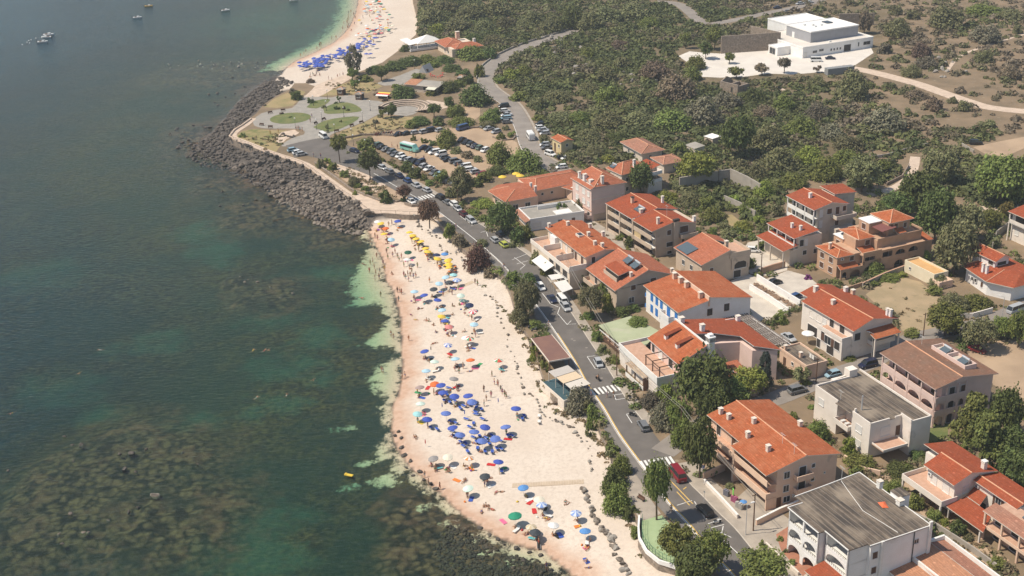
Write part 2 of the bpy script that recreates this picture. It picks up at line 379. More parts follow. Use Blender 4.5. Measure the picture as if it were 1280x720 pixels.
# ---------------- water
def water_material():
    m, N, Lk, out = nodes('sea_water')
    co = N('ShaderNodeNewGeometry').outputs['Position']
    def A(nm): return N('ShaderNodeAttribute', attribute_name=nm).outputs['Fac']
    w1 = N('ShaderNodeTexNoise'); w1.inputs['Scale'].default_value = .45; w1.inputs['Detail'].default_value = 5; w1.inputs['Roughness'].default_value = .6
    mp = N('ShaderNodeMapping'); mp.inputs['Rotation'].default_value = (0, 0, R(35)); mp.inputs['Scale'].default_value = (1, 2.4, 1); Lk(co, mp.inputs[0]); Lk(mp.outputs[0], w1.inputs['Vector'])
    w2 = N('ShaderNodeTexNoise'); w2.inputs['Scale'].default_value = 1.6; w2.inputs['Detail'].default_value = 3; Lk(co, w2.inputs['Vector'])
    h = math_(N, Lk, 'ADD', w1.outputs[0], math_(N, Lk, 'MULTIPLY', w2.outputs[0], .25))
    bp = N('ShaderNodeBump'); bp.inputs['Strength'].default_value = .6; bp.inputs['Distance'].default_value = .6; Lk(h, bp.inputs['Height'])
    tr = N('ShaderNodeBsdfTransparent'); Lk(mix(N, Lk, A('dep'), (1,1,1), (.72,.90,.82)), tr.inputs[0])
    n = N('ShaderNodeTexNoise'); n.inputs['Scale'].default_value = .02; n.inputs['Detail'].default_value = 5; Lk(co, n.inputs['Vector'])
    dc = mix(N, Lk, ramp(N, Lk, n.outputs[0], .38, .62), (.003,.038,.060), (.010,.070,.094)); far_ = mix(N, Lk, ramp(N, Lk, n.outputs[0], .40, .60), (.015,.090,.150), (.030,.132,.205)); dc = mix(N, Lk, ramp(N, Lk, A('turb'), .38, .66), dc, far_); dc = mix(N, Lk, ramp(N, Lk, w1.outputs[0], .42, .58), dc, (.004,.022,.030))  # wave tone paints ripple shading; bluer far tone paints in distant haze
    df = N('ShaderNodeBsdfDiffuse'); Lk(dc, df.inputs[0]); Lk(bp.outputs[0], df.inputs['Normal'])
    ms = N('ShaderNodeMixShader'); Lk(A('turb'), ms.inputs[0]); Lk(tr.outputs[0], ms.inputs[1]); Lk(df.outputs[0], ms.inputs[2])
    gl = N('ShaderNodeBsdfGlossy'); gl.inputs['Roughness'].default_value = .16; Lk(bp.outputs[0], gl.inputs['Normal'])
    fr = N('ShaderNodeFresnel'); fr.inputs['IOR'].default_value = 1.24; Lk(bp.outputs[0], fr.inputs['Normal'])
    m2 = N('ShaderNodeMixShader'); Lk(fr.outputs[0], m2.inputs[0]); Lk(ms.outputs[0], m2.inputs[1]); Lk(gl.outputs[0], m2.inputs[2])
    Lk(m2.outputs[0], out.inputs[0]); return m
wx = np.concatenate([np.array([-3000,-2000,-1200,-800,-550,-400]), np.arange(-300, 112, 2.), np.array([150, 300])])
wy = np.concatenate([np.array([-400,-100,60,140]), np.arange(166, 762, 2.), np.array([800,900,1100,1500,2200,3000])])
WXX, WYY = np.meshgrid(wx, wy, indexing='ij')
gi = np.clip(((WXX-GX[0])/G).astype(int), 0, len(GX)-1); gj = np.clip(((WYY-GY[0])/G).astype(int), 0, len(GY)-1)
d = np.where(IN_LAND, 0, D_WL)[gi, gj]; out_ = (WXX < GX[0]) | (WYY > GY[-1]) | (WYY < GY[0])
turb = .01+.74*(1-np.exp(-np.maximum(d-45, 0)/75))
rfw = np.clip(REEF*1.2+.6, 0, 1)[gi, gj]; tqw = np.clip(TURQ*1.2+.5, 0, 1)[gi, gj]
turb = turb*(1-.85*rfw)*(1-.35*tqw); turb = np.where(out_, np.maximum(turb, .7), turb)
n_ = np.arange(WXX.size).reshape(WXX.shape)
F = np.stack([n_[:-1,:-1].ravel(), n_[1:,:-1].ravel(), n_[1:,1:].ravel(), n_[:-1,1:].ravel()], 1)
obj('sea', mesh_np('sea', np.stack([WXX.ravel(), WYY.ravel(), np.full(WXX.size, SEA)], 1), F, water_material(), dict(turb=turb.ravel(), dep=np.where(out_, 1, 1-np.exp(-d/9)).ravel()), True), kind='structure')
# ---------------- the plateau on which town, road, park and hill stand
M_SOIL = mat('soil', (.27,.195,.125), (.185,.14,.09), .12, .95, .4, 1.5, ((.33,.27,.19), .5, .62))
M_STONEWALL = mat('stone_wall', (.34,.27,.21), (.20,.165,.135), 1.6, .9, .6, 3., ((.42,.36,.30), .9, .6))
gp = MB(); poly = PLAT_POLY; n = len(poly); nW = len(W_PLAT)
gp.add([(x, y, -5) for x, y in poly]+[(x, y, 0) for x, y in poly], [(i, i+1, n+i+1, n+i) if True else None for i in range(nW-1)], 1)
sk = gp.mesh('retaining_wall', [M_SOIL, M_STONEWALL]); obj('shore_edge', sk, kind='structure')
sheet('ground', None, 0.0, M_SOIL, world=PLAT_POLY)
# ================================================================== roads, paths, lawns, painted marks
M_ASPH = mat('asphalt', (.165,.148,.134), (.13,.118,.107), .25, .9, .25, 12, ((.185,.168,.15), .12, .58))
M_ASPH2 = mat('asphalt_old', (.30,.265,.232), (.24,.212,.187), .2, .9, .2, 10)
M_PAVE = mat('paving', (.42,.365,.30), (.34,.295,.245), .5, .9, .2, 8)
M_PLAZA = mat('plaza_stone', (.36,.33,.29), (.29,.27,.24), .4, .9, .2, 6)
M_PATH = mat('pale_path', (.64,.51,.40), (.52,.41,.32), .5, .95, .3, 4)
M_DIRT = mat('dirt', (.46,.335,.225), (.36,.26,.175), .12, .95, .3, 3, ((.30,.22,.15), .25, .64))
M_DRYGRASS = mat('dry_grass', (.37,.275,.145), (.28,.235,.11), .2, .95, .5, 5, ((.14,.16,.06), .35, .6))
M_LAWN = mat('lawn_grass', (.115,.15,.05), (.19,.19,.075), .35, .95, .5, 8)
M_CONC = mat('pale_concrete', (.60,.54,.46), (.48,.43,.37), .3, .9, .15, 5)
M_WHITEG = mat('white_gravel', (.72,.67,.60), (.64,.59,.53), .15, .9, .2, 5)
M_WPAINT = mat('road_paint', (.78,.77,.73), (.52,.50,.47), 1.2, .8, lo=.55, hi=.75)
M_YPAINT = mat('yellow_paint', (.70,.46,.13), (.52,.36,.14), 1.2, .8, lo=.5, hi=.75)
M_WHITE = mat('white_render', (.80,.78,.75), (.74,.71,.67), .6, .85)
M_GREENCT = mat('green_court', (.36,.45,.25), (.30,.39,.21), .4, .9)
L_EDGE = [(390,193),(417,200),(445,209),(467,217),(496,234),(509,241),(534,255),(548,265),(581,290),(611,315),(633,336),(655,362),(678,392),(695,417),(717,451),(734,482),(753,509),(773,543),(797,576),(820,607),(836,630),(857,652),(876,676),(893,696),(912,715),(940,748)]
R_EDGE = [(440,184),(465,198),(495,215),(528,234),(542,242),(579,268),(601,281),(617,290),(641,306),(664,322),(680,342),(695,362),(722,403),(738,428),(760,461),(781,496),(797,518),(814,538),(832,561),(846,580),(861,603),(877,619),(897,640),(918,660),(941,688),(962,714),(988,746)]
WL = smooth_line(wpoly(L_EDGE), 3); WR = smooth_line(wpoly(R_EDGE), 3)
def shift(line, d):
    out = []
    for i in range(len(line)):
        a = np.array(line[max(i-1, 0)]); b = np.array(line[min(i+1, len(line)-1)]); v = (b-a)/(np.linalg.norm(b-a)+1e-9)
        out.append(tuple(np.array(line[i])+np.array([-v[1], v[0]])*d))
    return out
# lines run from far to near, so left of travel (positive shift) is inland, right is seaward
top_px = [(416,172),(398,173),(381,176),(357,182),(368,197)]
sheet('street', None, .04, M_ASPH, world=shift(WL, -2.0)[::-1]+wpoly(top_px[::-1])+WR)
# seaward walkway: a raised kerb strip
kb = MB(); k0 = 27
ribbon(WL[k0:], -.25, -2.3, .14, kb, 0); wall_along(shift(WL[k0:], -.2), .18, 0, .15, kb, 1)
obj('pavement', kb.mesh('pavement', [mat('walk_asphalt', (.21,.19,.17), (.17,.155,.14), .4, .9), M_CONC]), kind='structure')
kb = MB(); iA = 11*3
ribbon(WR[iA:17*3], .05, 2.2, .13, kb, 0); wall_along(WR[iA:17*3], .16, 0, .14, kb, 1)
ribbon(WR[19*3:], .05, 4.6, .13, kb, 2); wall_along(WR[19*3:], .16, 0, .14, kb, 1)
ribbon(WR[3:11*3], .05, 1.4, .13, kb, 0); wall_along(WR[3:11*3], .16, 0, .14, kb, 1)
obj('pavement', kb.mesh('pavement_inland', [M_PAVE, M_CONC, M_PAVE]), kind='structure')
mk = MB()
ribbon(WL[9:], .02, .22, .06, mk, 0); ribbon(WL[39:], .26, .48, .06, mk, 1)
def strip(px, w=.14, mi=0, z=.06):
    ribbon([tuple(p) for p in wpoly(px)], -w/2, w/2, z, mk, mi)
def zebra(p0, p1, n, ln=3.0, bw=.5):
    a = np.array(at(*p0)[:2]); b = np.array(at(*p1)[:2]); d = (b-a)/np.linalg.norm(b-a); q = np.array([d[1], -d[0]])
    for i in range(n):
        c = a+(b-a)*(i+.5)/n
        vs = [c-d*bw/2-q*ln/2, c+d*bw/2-q*ln/2, c+d*bw/2+q*ln/2, c-d*bw/2+q*ln/2]
        mk.add([(v[0], v[1], .062) for v in vs], [(0, 1, 2, 3)] if np.cross(vs[1]-vs[0], vs[2]-vs[1]) > 0 else [(3, 2, 1, 0)], 0)
zebra((733,492), (775,484), 8, 3.0); zebra((796,583), (843,575.5), 9, 3.2); zebra((516,250), (547,243), 8, 3.2)
for px in [[(734,446),(744,461),(757,461)],[(734,446),(744,445)],[(768,494),(781,492)],[(770,500),(782,498)],[(768,494),(770,500)],[(783,518),(790,529)],[(783,518),(797,515)],
           [(697,392),(709,406),(720,405)],[(697,392),(700,384)],[(709,406),(714,401)],[(678,367),(688,380)],[(688,380),(698,384)],[(868,627),(881,648)],[(881,649),(888,648)],[(885,655),(902,649)],
           [(889,660),(905,656)],[(890,661),(914,672)],[(904,658),(901,673)],[(904,675),(933,702)],[(846,632),(865,626)],[(601,291),(607,289)],[(610,296),(608,290)],[(617,300),(626,298)],[(640,325),(660,317)],
           [(643,322),(656,332)],[(646,330),(660,326)],[(650,337),(657,331)],[(589,282),(598,280)],[(575,270),(590,281)]]: strip(px)
for px in [[(846,615),(862,632)],[(854,612),(858,609)],[(835,598),(866,630)]]: strip(px, .2, 1)
for cx, cy in [(715,424),(718,426),(733,435),(752,473)]:
    c = at(cx, cy); mk.add([(c.x+.35*math.cos(t*math.pi/4), c.y+.35*math.sin(t*math.pi/4), .064) for t in range(8)], [tuple(range(8))], 2)
obj('road_markings', mk.mesh('road_markings', [M_WPAINT, M_YPAINT, M_ASPH2]), kind='structure')
# upper road
UP_C = smooth_line(wpoly([(760,28),(725,37),(690,48),(662,56.5),(634,69),(615,82),(608,95),(609,108),(622,119),(637,130),(648,146),(656,163),(661,180),(672,196),(700,214)]), 4)
rb = MB(); ribbon(UP_C, -3.3, 3.3, .04, rb, 0); ribbon(UP_C, 3.45, 4.3, .05, rb, 1); ribbon(UP_C[16:], -3.35, -3.2, .05, rb, 2)
obj('hill_road', rb.mesh('hill_road', [M_ASPH2, M_PAVE, M_WPAINT]), kind='structure')
rb = MB(); ribbon(smooth_line(wpoly([(820,2),(850,6),(880,30),(900,28),(930,23),(950,18),(1000,8),(1040,-6)]), 3), -3, 3, .04, rb, 0)
rb2 = smooth_line(wpoly([(862,33),(885,30),(905,27),(935,22)]), 3)
obj('far_road', rb.mesh('far_road', M_ASPH2), kind='structure')
sheet('parking_lot', [(463,171),(500,163),(545,160),(580,159),(610,161),(630,169),(646,178),(650,192),(640,196),(612,187),(622,202),(607,214),(606,231),(585,234),(560,219),(520,201),(480,183),(463,177)], .02, M_DIRT)
sheet('plaza', [(316,150),(327,141.6),(346,137),(365,135),(374,126),(380,120),(384,119),(410,122),(421,120.4),(446,119),(459,125),(473,126),(488,131),(500,128),(522,132),(522,140),(508,145),(490,143),(473,143),(455,152.5),(421,165),(412,170),(412,176),(399,174),(381,177),(357,183),(352,181),(366,172),(380,168),(378,162),(358,160.5),(332,160.5),(318,157)], .03, M_PLAZA, smooth=2)
lawn = []
ca = at(363, 147.8)
lawn.append(sheet('lawn', None, .08, M_LAWN, world=[(ca.x+7.7*math.cos(a*math.pi/16), ca.y+7.4*math.sin(a*math.pi/16)) for a in range(32)]))
for px in [[(404,135.4),(418,129),(434,128),(445,131.4),(452,137),(446,140),(410,142.4),(405,139)],[(391.5,159),(405,151),(430,146.4),(449,146),(440,154),(415,164.4),(400,162)],[(383,134),(393,126),(412,123.6),(409,129),(396,135.4)]]:
    sheet('lawn', px, .08, M_LAWN, smooth=2)
sheet('dry_lawn', [(318,161),(345,163),(358,163),(366,168),(352,180),(345,190),(330,186),(318,180),(300,174),(295,170),(303,164)], .02, M_DRYGRASS)
sheet('lawn', [(304,167),(314,161.5),(330,162),(341,167),(338,176),(328,181),(312,174)], .03, mat('patchy_grass', (.16,.17,.06), (.33,.26,.13), .3, .95), smooth=2)
sheet('sand_patch', [(345,172),(352,165),(368,162),(374,166),(366,171),(358,174),(352,180),(346,178)], .04, M_PATH)
sheet('dry_lawn', [(330,134),(340,125),(356,117),(374,112),(382,115),(374,124),(366,132),(346,135)], .02, M_DRYGRASS)
sheet('dry_lawn', [(400,120),(420,108),(440,101),(470,103),(478,108),(460,116),(445,118),(421,119)], .02, M_DRYGRASS)
sheet('dry_lawn', [(425,165),(455,153),(473,144),(500,146),(525,146),(530,155),(500,160),(462,168),(436,176),(428,172)], .02, M_DRYGRASS)
sheet('path', [(380,121),(389,113),(395,106),(415,98.5),(434,92.5),(441,97),(425,106),(405,118),(398,121)], .04, M_PATH)
sheet('path', [(470,104),(500,94),(520,86),(532,88),(512,100),(508,106),(480,107)], .03, M_PLAZA)
sheet('path', [(522,129),(535,125),(556,128),(560,134),(540,140),(528,140)], .03, M_PATH)
sheet('path', [(575,133),(590,120),(600,125),(600,145),(590,152),(578,148)], .02, M_DIRT)
pr = MB(); W_PROM = smooth_line([tuple(p) for p in W_PLAT[27:45]], 3)
ribbon(W_PROM, -.15, -2.7, .05, pr, 0)
obj('promenade', pr.mesh('promenade', M_PATH), kind='structure')
sheet('promenade', [(445,238),(455,245),(475,250),(500,252),(518,257),(540,266),(553,283),(535,268),(512,268.6),(485,266.6),(460,265.6),(446,252)], .055, M_PATH)
sheet('path', [(412,197),(440,207),(448,214),(470,222),(484,230),(470,240),(455,232),(440,222),(420,210)], .02, M_PATH)
sheet('garden_soil', [(392,203),(412,213),(440,232),(460,242),(490,247),(505,250),(515,248),(486,233),(470,243),(440,226),(410,205)], .025, M_DIRT)
# white square, tracks, yards
sheet('white_square', [(848,70),(862,64),(880,66),(900,67),(930,63),(952,60),(990,66),(1040,62),(1086,54),(1092,66),(1068,82),(1050,88),(1030,90),(990,93),(960,92),(930,96),(900,97),(878,96),(872,86),(855,75)], .03, M_WHITEG)
tk = MB()
ribbon(smooth_line(wpoly([(1050,83),(1075,87),(1098,92),(1125,99),(1150,106),(1178,116),(1210,127),(1240,135),(1300,141)]), 3), -3.1, 3.1, .035, tk)
ribbon(smooth_line(wpoly([(1144,196),(1141,212),(1130,228),(1104,240),(1085,243)]), 3), -1.6, 1.6, .035, tk)
ribbon(smooth_line(wpoly([(1205,268),(1230,262),(1260,258),(1300,250)]), 3), -2.5, 2.5, .035, tk)
ribbon(smooth_line(wpoly([(1010,128),(985,115),(970,108)]), 2), -.8, .8, .035, tk); ribbon(smooth_line(wpoly([(1290,40),(1240,55),(1200,70),(1183,90)]), 3), -.8, .8, .035, tk)
obj('dirt_track', tk.mesh('dirt_track', M_PATH), kind='structure')
sheet('dirt_track', [(1216,184),(1238,179),(1290,169),(1290,181),(1256,196),(1240,197)], .04, M_DIRT)
sheet('yard', [(922,322),(935,303),(960,298),(985,316),(984,338),(960,345),(938,342)], .03, M_CONC)
sheet('yard', [(912,352),(935,342),(958,352),(990,384),(975,398),(940,402),(930,380)], .034, M_CONC)
sheet('yard', [(950,352),(985,338),(1010,345),(1030,362),(1000,375),(985,385)], .038, M_CONC)
sheet('yard', [(762,350),(735,292),(760,285),(790,305),(800,330),(780,340)], .03, M_PAVE)
sheet('yard', [(684,262),(720,262),(757,285),(745,292),(700,285)], .026, M_PAVE)
sheet('bare_plot', [(1082,368),(1118,344),(1150,352),(1190,385),(1165,414),(1128,414),(1118,396),(1100,385)], .03, mat('bare_plot', (.40,.30,.185), (.32,.25,.15), .2, .95, .5, 3, ((.24,.20,.12), .5, .6)))
sheet('dirt_lot', [(1200,445),(1232,428),(1290,420),(1290,505),(1262,492),(1236,478)], .03, M_DIRT)
sheet('yard', [(918,625),(944,602),(975,640),(1000,660),(990,700),(985,716),(962,700),(940,672)], .03, M_PAVE)
sheet('yard', [(905,640),(925,636),(985,700),(1010,735),(980,740),(960,712)], .02, M_CONC)
sheet('terrace_paving', [(970,668),(990,655),(1030,720),(1010,740),(985,715)], .035, mat('terracotta_paving', (.42,.19,.12), (.33,.16,.105), .8, .9))
sheet('yard', [(880,330),(912,350),(905,362),(884,348)], .03, M_PAVE)
sheet('dry_lawn', [(895,270),(915,268),(935,285),(945,292),(925,296),(900,290)], .02, M_DRYGRASS)
sheet('lawn', [(1150,530),(1185,528),(1185,552),(1160,556)], .02, M_LAWN)
sheet('yard', [(1040,555),(1060,565),(1110,590),(1150,600),(1180,640),(1225,680),(1262,700),(1230,720),(1160,650),(1090,590)], .02, M_DIRT)
sd_ = MB(); SIDE = smooth_line(wpoly([(828,566),(862,541),(895,523),(930,510),(970,498),(1000,486),(1040,470),(1085,454),(1108,440),(1140,424),(1195,412),(1240,400),(1300,376)]), 3)
ribbon(SIDE, -2.7, 2.7, .045, sd_, 0); obj('side_street', sd_.mesh('side_street', M_ASPH2), kind='structure')
sheet('sports_court', [(802.4,651),(812,648),(827.5,644),(843,662),(860,685),(863,695),(848,707.5),(830.6,701),(813.4,690),(803,675)], .05, M_GREENCT)
sheet('path', [(786,584),(796,590),(812,622),(826,642),(812,649),(800,650),(789,632),(782,608)], .03, M_PAVE)
# decks on the beach
bw = MB()
for px in ([(640,607),(730,602)], [(548,370),(592,352)]):
    w = [np.array(gnd(*q)) for q in px]; n = int(np.linalg.norm(w[1]-w[0])/.5)
    d = (w[1]-w[0])/np.linalg.norm(w[1]-w[0]); q = np.array([-d[1], d[0], 0])
    for i in range(n):
        c = w[0]+(w[1]-w[0])*(i+.5)/n; c[2] = hgt(c[0], c[1])+.05
        a = [c+d*s*.22+q*t*.75 for s, t in ((-1,-1),(1,-1),(1,1),(-1,1))]
        bw.add([tuple(p) for p in a]+[tuple(p-np.array([0,0,.08])) for p in a], [(0,1,2,3),(7,6,5,4),(0,4,5,1),(1,5,6,2),(2,6,7,3),(3,7,4,0)])
    tag(obj('boardwalk', bw.mesh('boardwalk', mat('bleached_planks', (.56,.45,.33), (.48,.38,.28), .9, .9))), 'pale plank boardwalk lying across the sand towards the promenade wall' if px[0][0] > 600 else 'narrow plank boardwalk crossing the upper sand near the stone steps', 'boardwalk'); bw = MB()
# ================================================================== building kit
def tile_mat(name, c1, c2, c3, row=.42, stain=.35):
    m, N, Lk, out = nodes(name)
    b = N('ShaderNodeBsdfPrincipled'); b.inputs['Roughness'].default_value = .85; b.inputs['Specular IOR Level'].default_value = .15
    uv = N('ShaderNodeUVMap', uv_map='UVMap').outputs[0]
    br = N('ShaderNodeTexBrick'); br.offset = 0; br.inputs['Scale'].default_value = 1; br.inputs['Brick Width'].default_value = .26; br.inputs['Row Height'].default_value = row
    br.inputs['Mortar Size'].default_value = .035; br.inputs['Mortar Smooth'].default_value = .6
    br.inputs['Color1'].default_value = (*c1, 1); br.inputs['Color2'].default_value = (*c2, 1); br.inputs['Mortar'].default_value = tuple(x*.55 for x in c2)+(1,)
    Lk(uv, br.inputs['Vector'])
    n = N('ShaderNodeTexNoise'); n.inputs['Scale'].default_value = .35; n.inputs['Detail'].default_value = 7; n.inputs['Roughness'].default_value = .65; Lk(N('ShaderNodeNewGeometry').outputs['Position'], n.inputs['Vector'])
    col = mix(N, Lk, math_(N, Lk, 'MULTIPLY', ramp(N, Lk, n.outputs[0], .42, .68), stain*2), br.outputs[0], c3)
    n2 = N('ShaderNodeTexNoise'); n2.inputs['Scale'].default_value = 1; n2.inputs['Detail'].default_value = 3
    mp = N('ShaderNodeMapping'); mp.inputs['Scale'].default_value = (.5, 2.6, 1); Lk(uv, mp.inputs[0]); Lk(mp.outputs[0], n2.inputs['Vector'])
    col = mix(N, Lk, math_(N, Lk, 'MULTIPLY', ramp(N, Lk, n2.outputs[0], .45, .6), .55), col, tuple(x*.55 for x in c1))
    n4 = N('ShaderNodeTexNoise'); n4.inputs['Scale'].default_value = 1.5; n4.inputs['Detail'].default_value = 4; Lk(uv, n4.inputs['Vector']); col = mix(N, Lk, math_(N, Lk, 'MULTIPLY', ramp(N, Lk, n4.outputs[0], .6, .72), .5), col, tuple(min(1, x*1.5+.05) for x in c1))
    Lk(col, b.inputs['Base Color'])
    wv = N('ShaderNodeTexWave'); wv.bands_direction = 'X'; wv.inputs['Scale'].default_value = 1.25; Lk(uv, wv.inputs['Vector'])
    bp = N('ShaderNodeBump'); bp.inputs['Strength'].default_value = .35; bp.inputs['Distance'].default_value = .05; Lk(wv.outputs[0], bp.inputs['Height']); Lk(bp.outputs[0], b.inputs['Normal'])
    Lk(b.outputs[0], out.inputs[0]); return m
T_OR = tile_mat('tiles_orange', (.49,.145,.058), (.40,.108,.045), (.44,.18,.095))
T_RED = tile_mat('tiles_red', (.43,.105,.047), (.34,.080,.037), (.27,.09,.05))
T_SALM = tile_mat('tiles_salmon', (.50,.170,.095), (.42,.135,.07), (.39,.16,.10))
T_BRN = tile_mat('tiles_brown', (.30,.165,.11), (.235,.125,.085), (.20,.135,.10), stain=.45)
T_OLD = tile_mat('tiles_old', (.46,.22,.15), (.38,.18,.12), (.30,.18,.13))
T_PALE = tile_mat('tiles_pale', (.56,.28,.165), (.50,.24,.14), (.42,.22,.14))
W_CREAM = mat('wall_cream', (.73,.61,.485), (.67,.55,.43), .5, .9, spots=((.50,.42,.34), .35, .64))
W_PEACH = mat('wall_peach', (.74,.53,.395), (.68,.48,.355), .5, .9, spots=((.52,.38,.29), .35, .64))
W_PINK = mat('wall_pink', (.73,.555,.49), (.67,.505,.445), .5, .9, spots=((.54,.41,.36), .3, .62))
W_BRN = mat('wall_brown', (.58,.47,.365), (.52,.415,.32), .5, .9, spots=((.33,.265,.205), .35, .62))
W_BEIGE = mat('wall_beige', (.64,.56,.47), (.58,.505,.42), .5, .9, spots=((.42,.36,.30), .35, .62))
W_TERRA = mat('wall_terracotta', (.54,.35,.235), (.48,.305,.20), .5, .9, spots=((.35,.23,.16), .35, .62))
W_WHITE = mat('wall_white', (.84,.83,.81), (.79,.77,.74), .5, .9, spots=((.62,.58,.53), .3, .66))
W_OFFW = mat('wall_offwhite', (.79,.72,.645), (.73,.66,.585), .5, .9, spots=((.55,.50,.44), .35, .63))
W_YEL = mat('wall_yellow', (.66,.54,.31), (.61,.49,.28), .5, .9)
def bitumen():
    m, N, Lk, out = nodes('bitumen_roof'); b = N('ShaderNodeBsdfPrincipled'); b.inputs['Roughness'].default_value = .95
    co = N('ShaderNodeTexCoord').outputs['Object']; n = N('ShaderNodeTexNoise'); n.inputs['Scale'].default_value = .3; n.inputs['Detail'].default_value = 7; n.inputs['Roughness'].default_value = .7; Lk(co, n.inputs[0])
    mp = N('ShaderNodeMapping'); mp.inputs['Scale'].default_value = (.12, 1.1, 1); Lk(co, mp.inputs[0]); n2 = N('ShaderNodeTexNoise'); n2.inputs['Scale'].default_value = 1.1; n2.inputs['Detail'].default_value = 4; Lk(mp.outputs[0], n2.inputs[0])
    wv = N('ShaderNodeTexWave'); wv.bands_direction = 'Y'; wv.inputs['Scale'].default_value = .31; wv.inputs['Distortion'].default_value = .6; Lk(co, wv.inputs[0])
    c = mix(N, Lk, ramp(N, Lk, n.outputs[0], .38, .66), (.10,.076,.058), (.24,.19,.14)); c = mix(N, Lk, ramp(N, Lk, n2.outputs[0], .42, .62), c, (.065,.054,.046)); c = mix(N, Lk, math_(N, Lk, 'MULTIPLY', ramp(N, Lk, wv.outputs[0], .9, 1.0), .6), c, (.30,.25,.20)); n5 = N('ShaderNodeTexNoise'); n5.inputs['Scale'].default_value = .14; n5.inputs['Detail'].default_value = 6; Lk(co, n5.inputs[0]); c = mix(N, Lk, math_(N, Lk, 'MULTIPLY', ramp(N, Lk, n5.outputs[0], .5, .64), .75), c, (.30,.245,.185))
    Lk(c, b.inputs['Base Color']); Lk(b.outputs[0], out.inputs[0]); return m
M_TRIM = mat('trim', (.74,.66,.57), (.68,.60,.51), .8, .8)
M_WTRIM = mat('white_trim', (.80,.78,.74), (.74,.72,.68), .8, .8)
M_TERRA = mat('terracotta_floor', (.56,.36,.26), (.49,.30,.21), 1.2, .85)
M_BITU = bitumen()
M_GREYROOF = mat('grey_roof', (.30,.28,.245), (.37,.34,.30), .25, .95, spots=((.42,.38,.33), .3, .6))
M_GLASS = plain('window_glass', (.035,.042,.05), .15, spec=.6)
M_DARK = plain('dark_room', (.05,.043,.038), .8)
M_SHUT = plain('brown_shutter', (.13,.07,.045), .7)
M_SHUTB = plain('blue_shutter', (.05,.21,.55), .6)
M_FRAMEW = plain('white_frame', (.74,.72,.69), .6)
M_FRAMEB = plain('brown_frame', (.16,.095,.06), .7)
M_ROLL = plain('roller_blind', (.72,.70,.66), .6)
M_IRON = plain('iron', (.06,.06,.06), .6)
M_WOOD = mat('dark_wood', (.15,.085,.055), (.11,.065,.045), 1., .8)
M_PANEL = plain('solar_glass', (.10,.13,.15), .15, spec=.8)
M_STEEL = plain('steel_tank', (.66,.67,.68), .35, .5)
M_AC = plain('unit_white', (.72,.72,.70), .5)
_wc = {}
def win_mesh(kind, w, h, fm, sm):
    "window facing -y, origin at the middle of its foot; returns (frame, pane, shutters) meshes"
    k = (kind, round(w, 2), round(h, 2), fm.name, sm.name)
    if k in _wc: return _wc[k]
    f = MB(); t = .09
    f.box(-w/2-t, -w/2, -.07, .02, -t, h+t); f.box(w/2, w/2+t, -.07, .02, -t, h+t); f.box(-w/2, w/2, -.07, .02, h, h+t); f.box(-w/2-.05, w/2+.05, -.14, .02, -t-.03, -.0)
    if kind in ('win', 'open') and w > .8: f.box(-.03, .03, -.05, 0, 0, h)
    p = MB(); p.box(-w/2, w/2, -.03, .01, 0, h)
    s = None
    if kind == 'shut':
        s = MB()
        for a, b in ((-w/2, -.02), (.02, w/2)):
            s.box(a, b, -.075, -.035, .02, h-.02)
            z = .12
            while z < h-.15: s.box(a+.06, b-.06, -.095, -.076, z, z+.07); z += .16
    elif kind == 'open':
        s = MB()
        for sg in (-1, 1):
            a = sg*(w/2+t); b = sg*(w/2+t+w*.46); s.box(a, b, -.09, -.03, 0, h)
            z = .12
            while z < h-.15: s.box(a+sg*.06, b-sg*.06, -.11, -.091, z, z+.07); z += .16
    pm = {'roll': M_ROLL, 'dark': M_DARK}.get(kind, M_GLASS)
    _wc[k] = (f.mesh('window_frame', fm), p.mesh('window_pane', pm), s.mesh('window_shutter', sm) if s else None); return _wc[k]
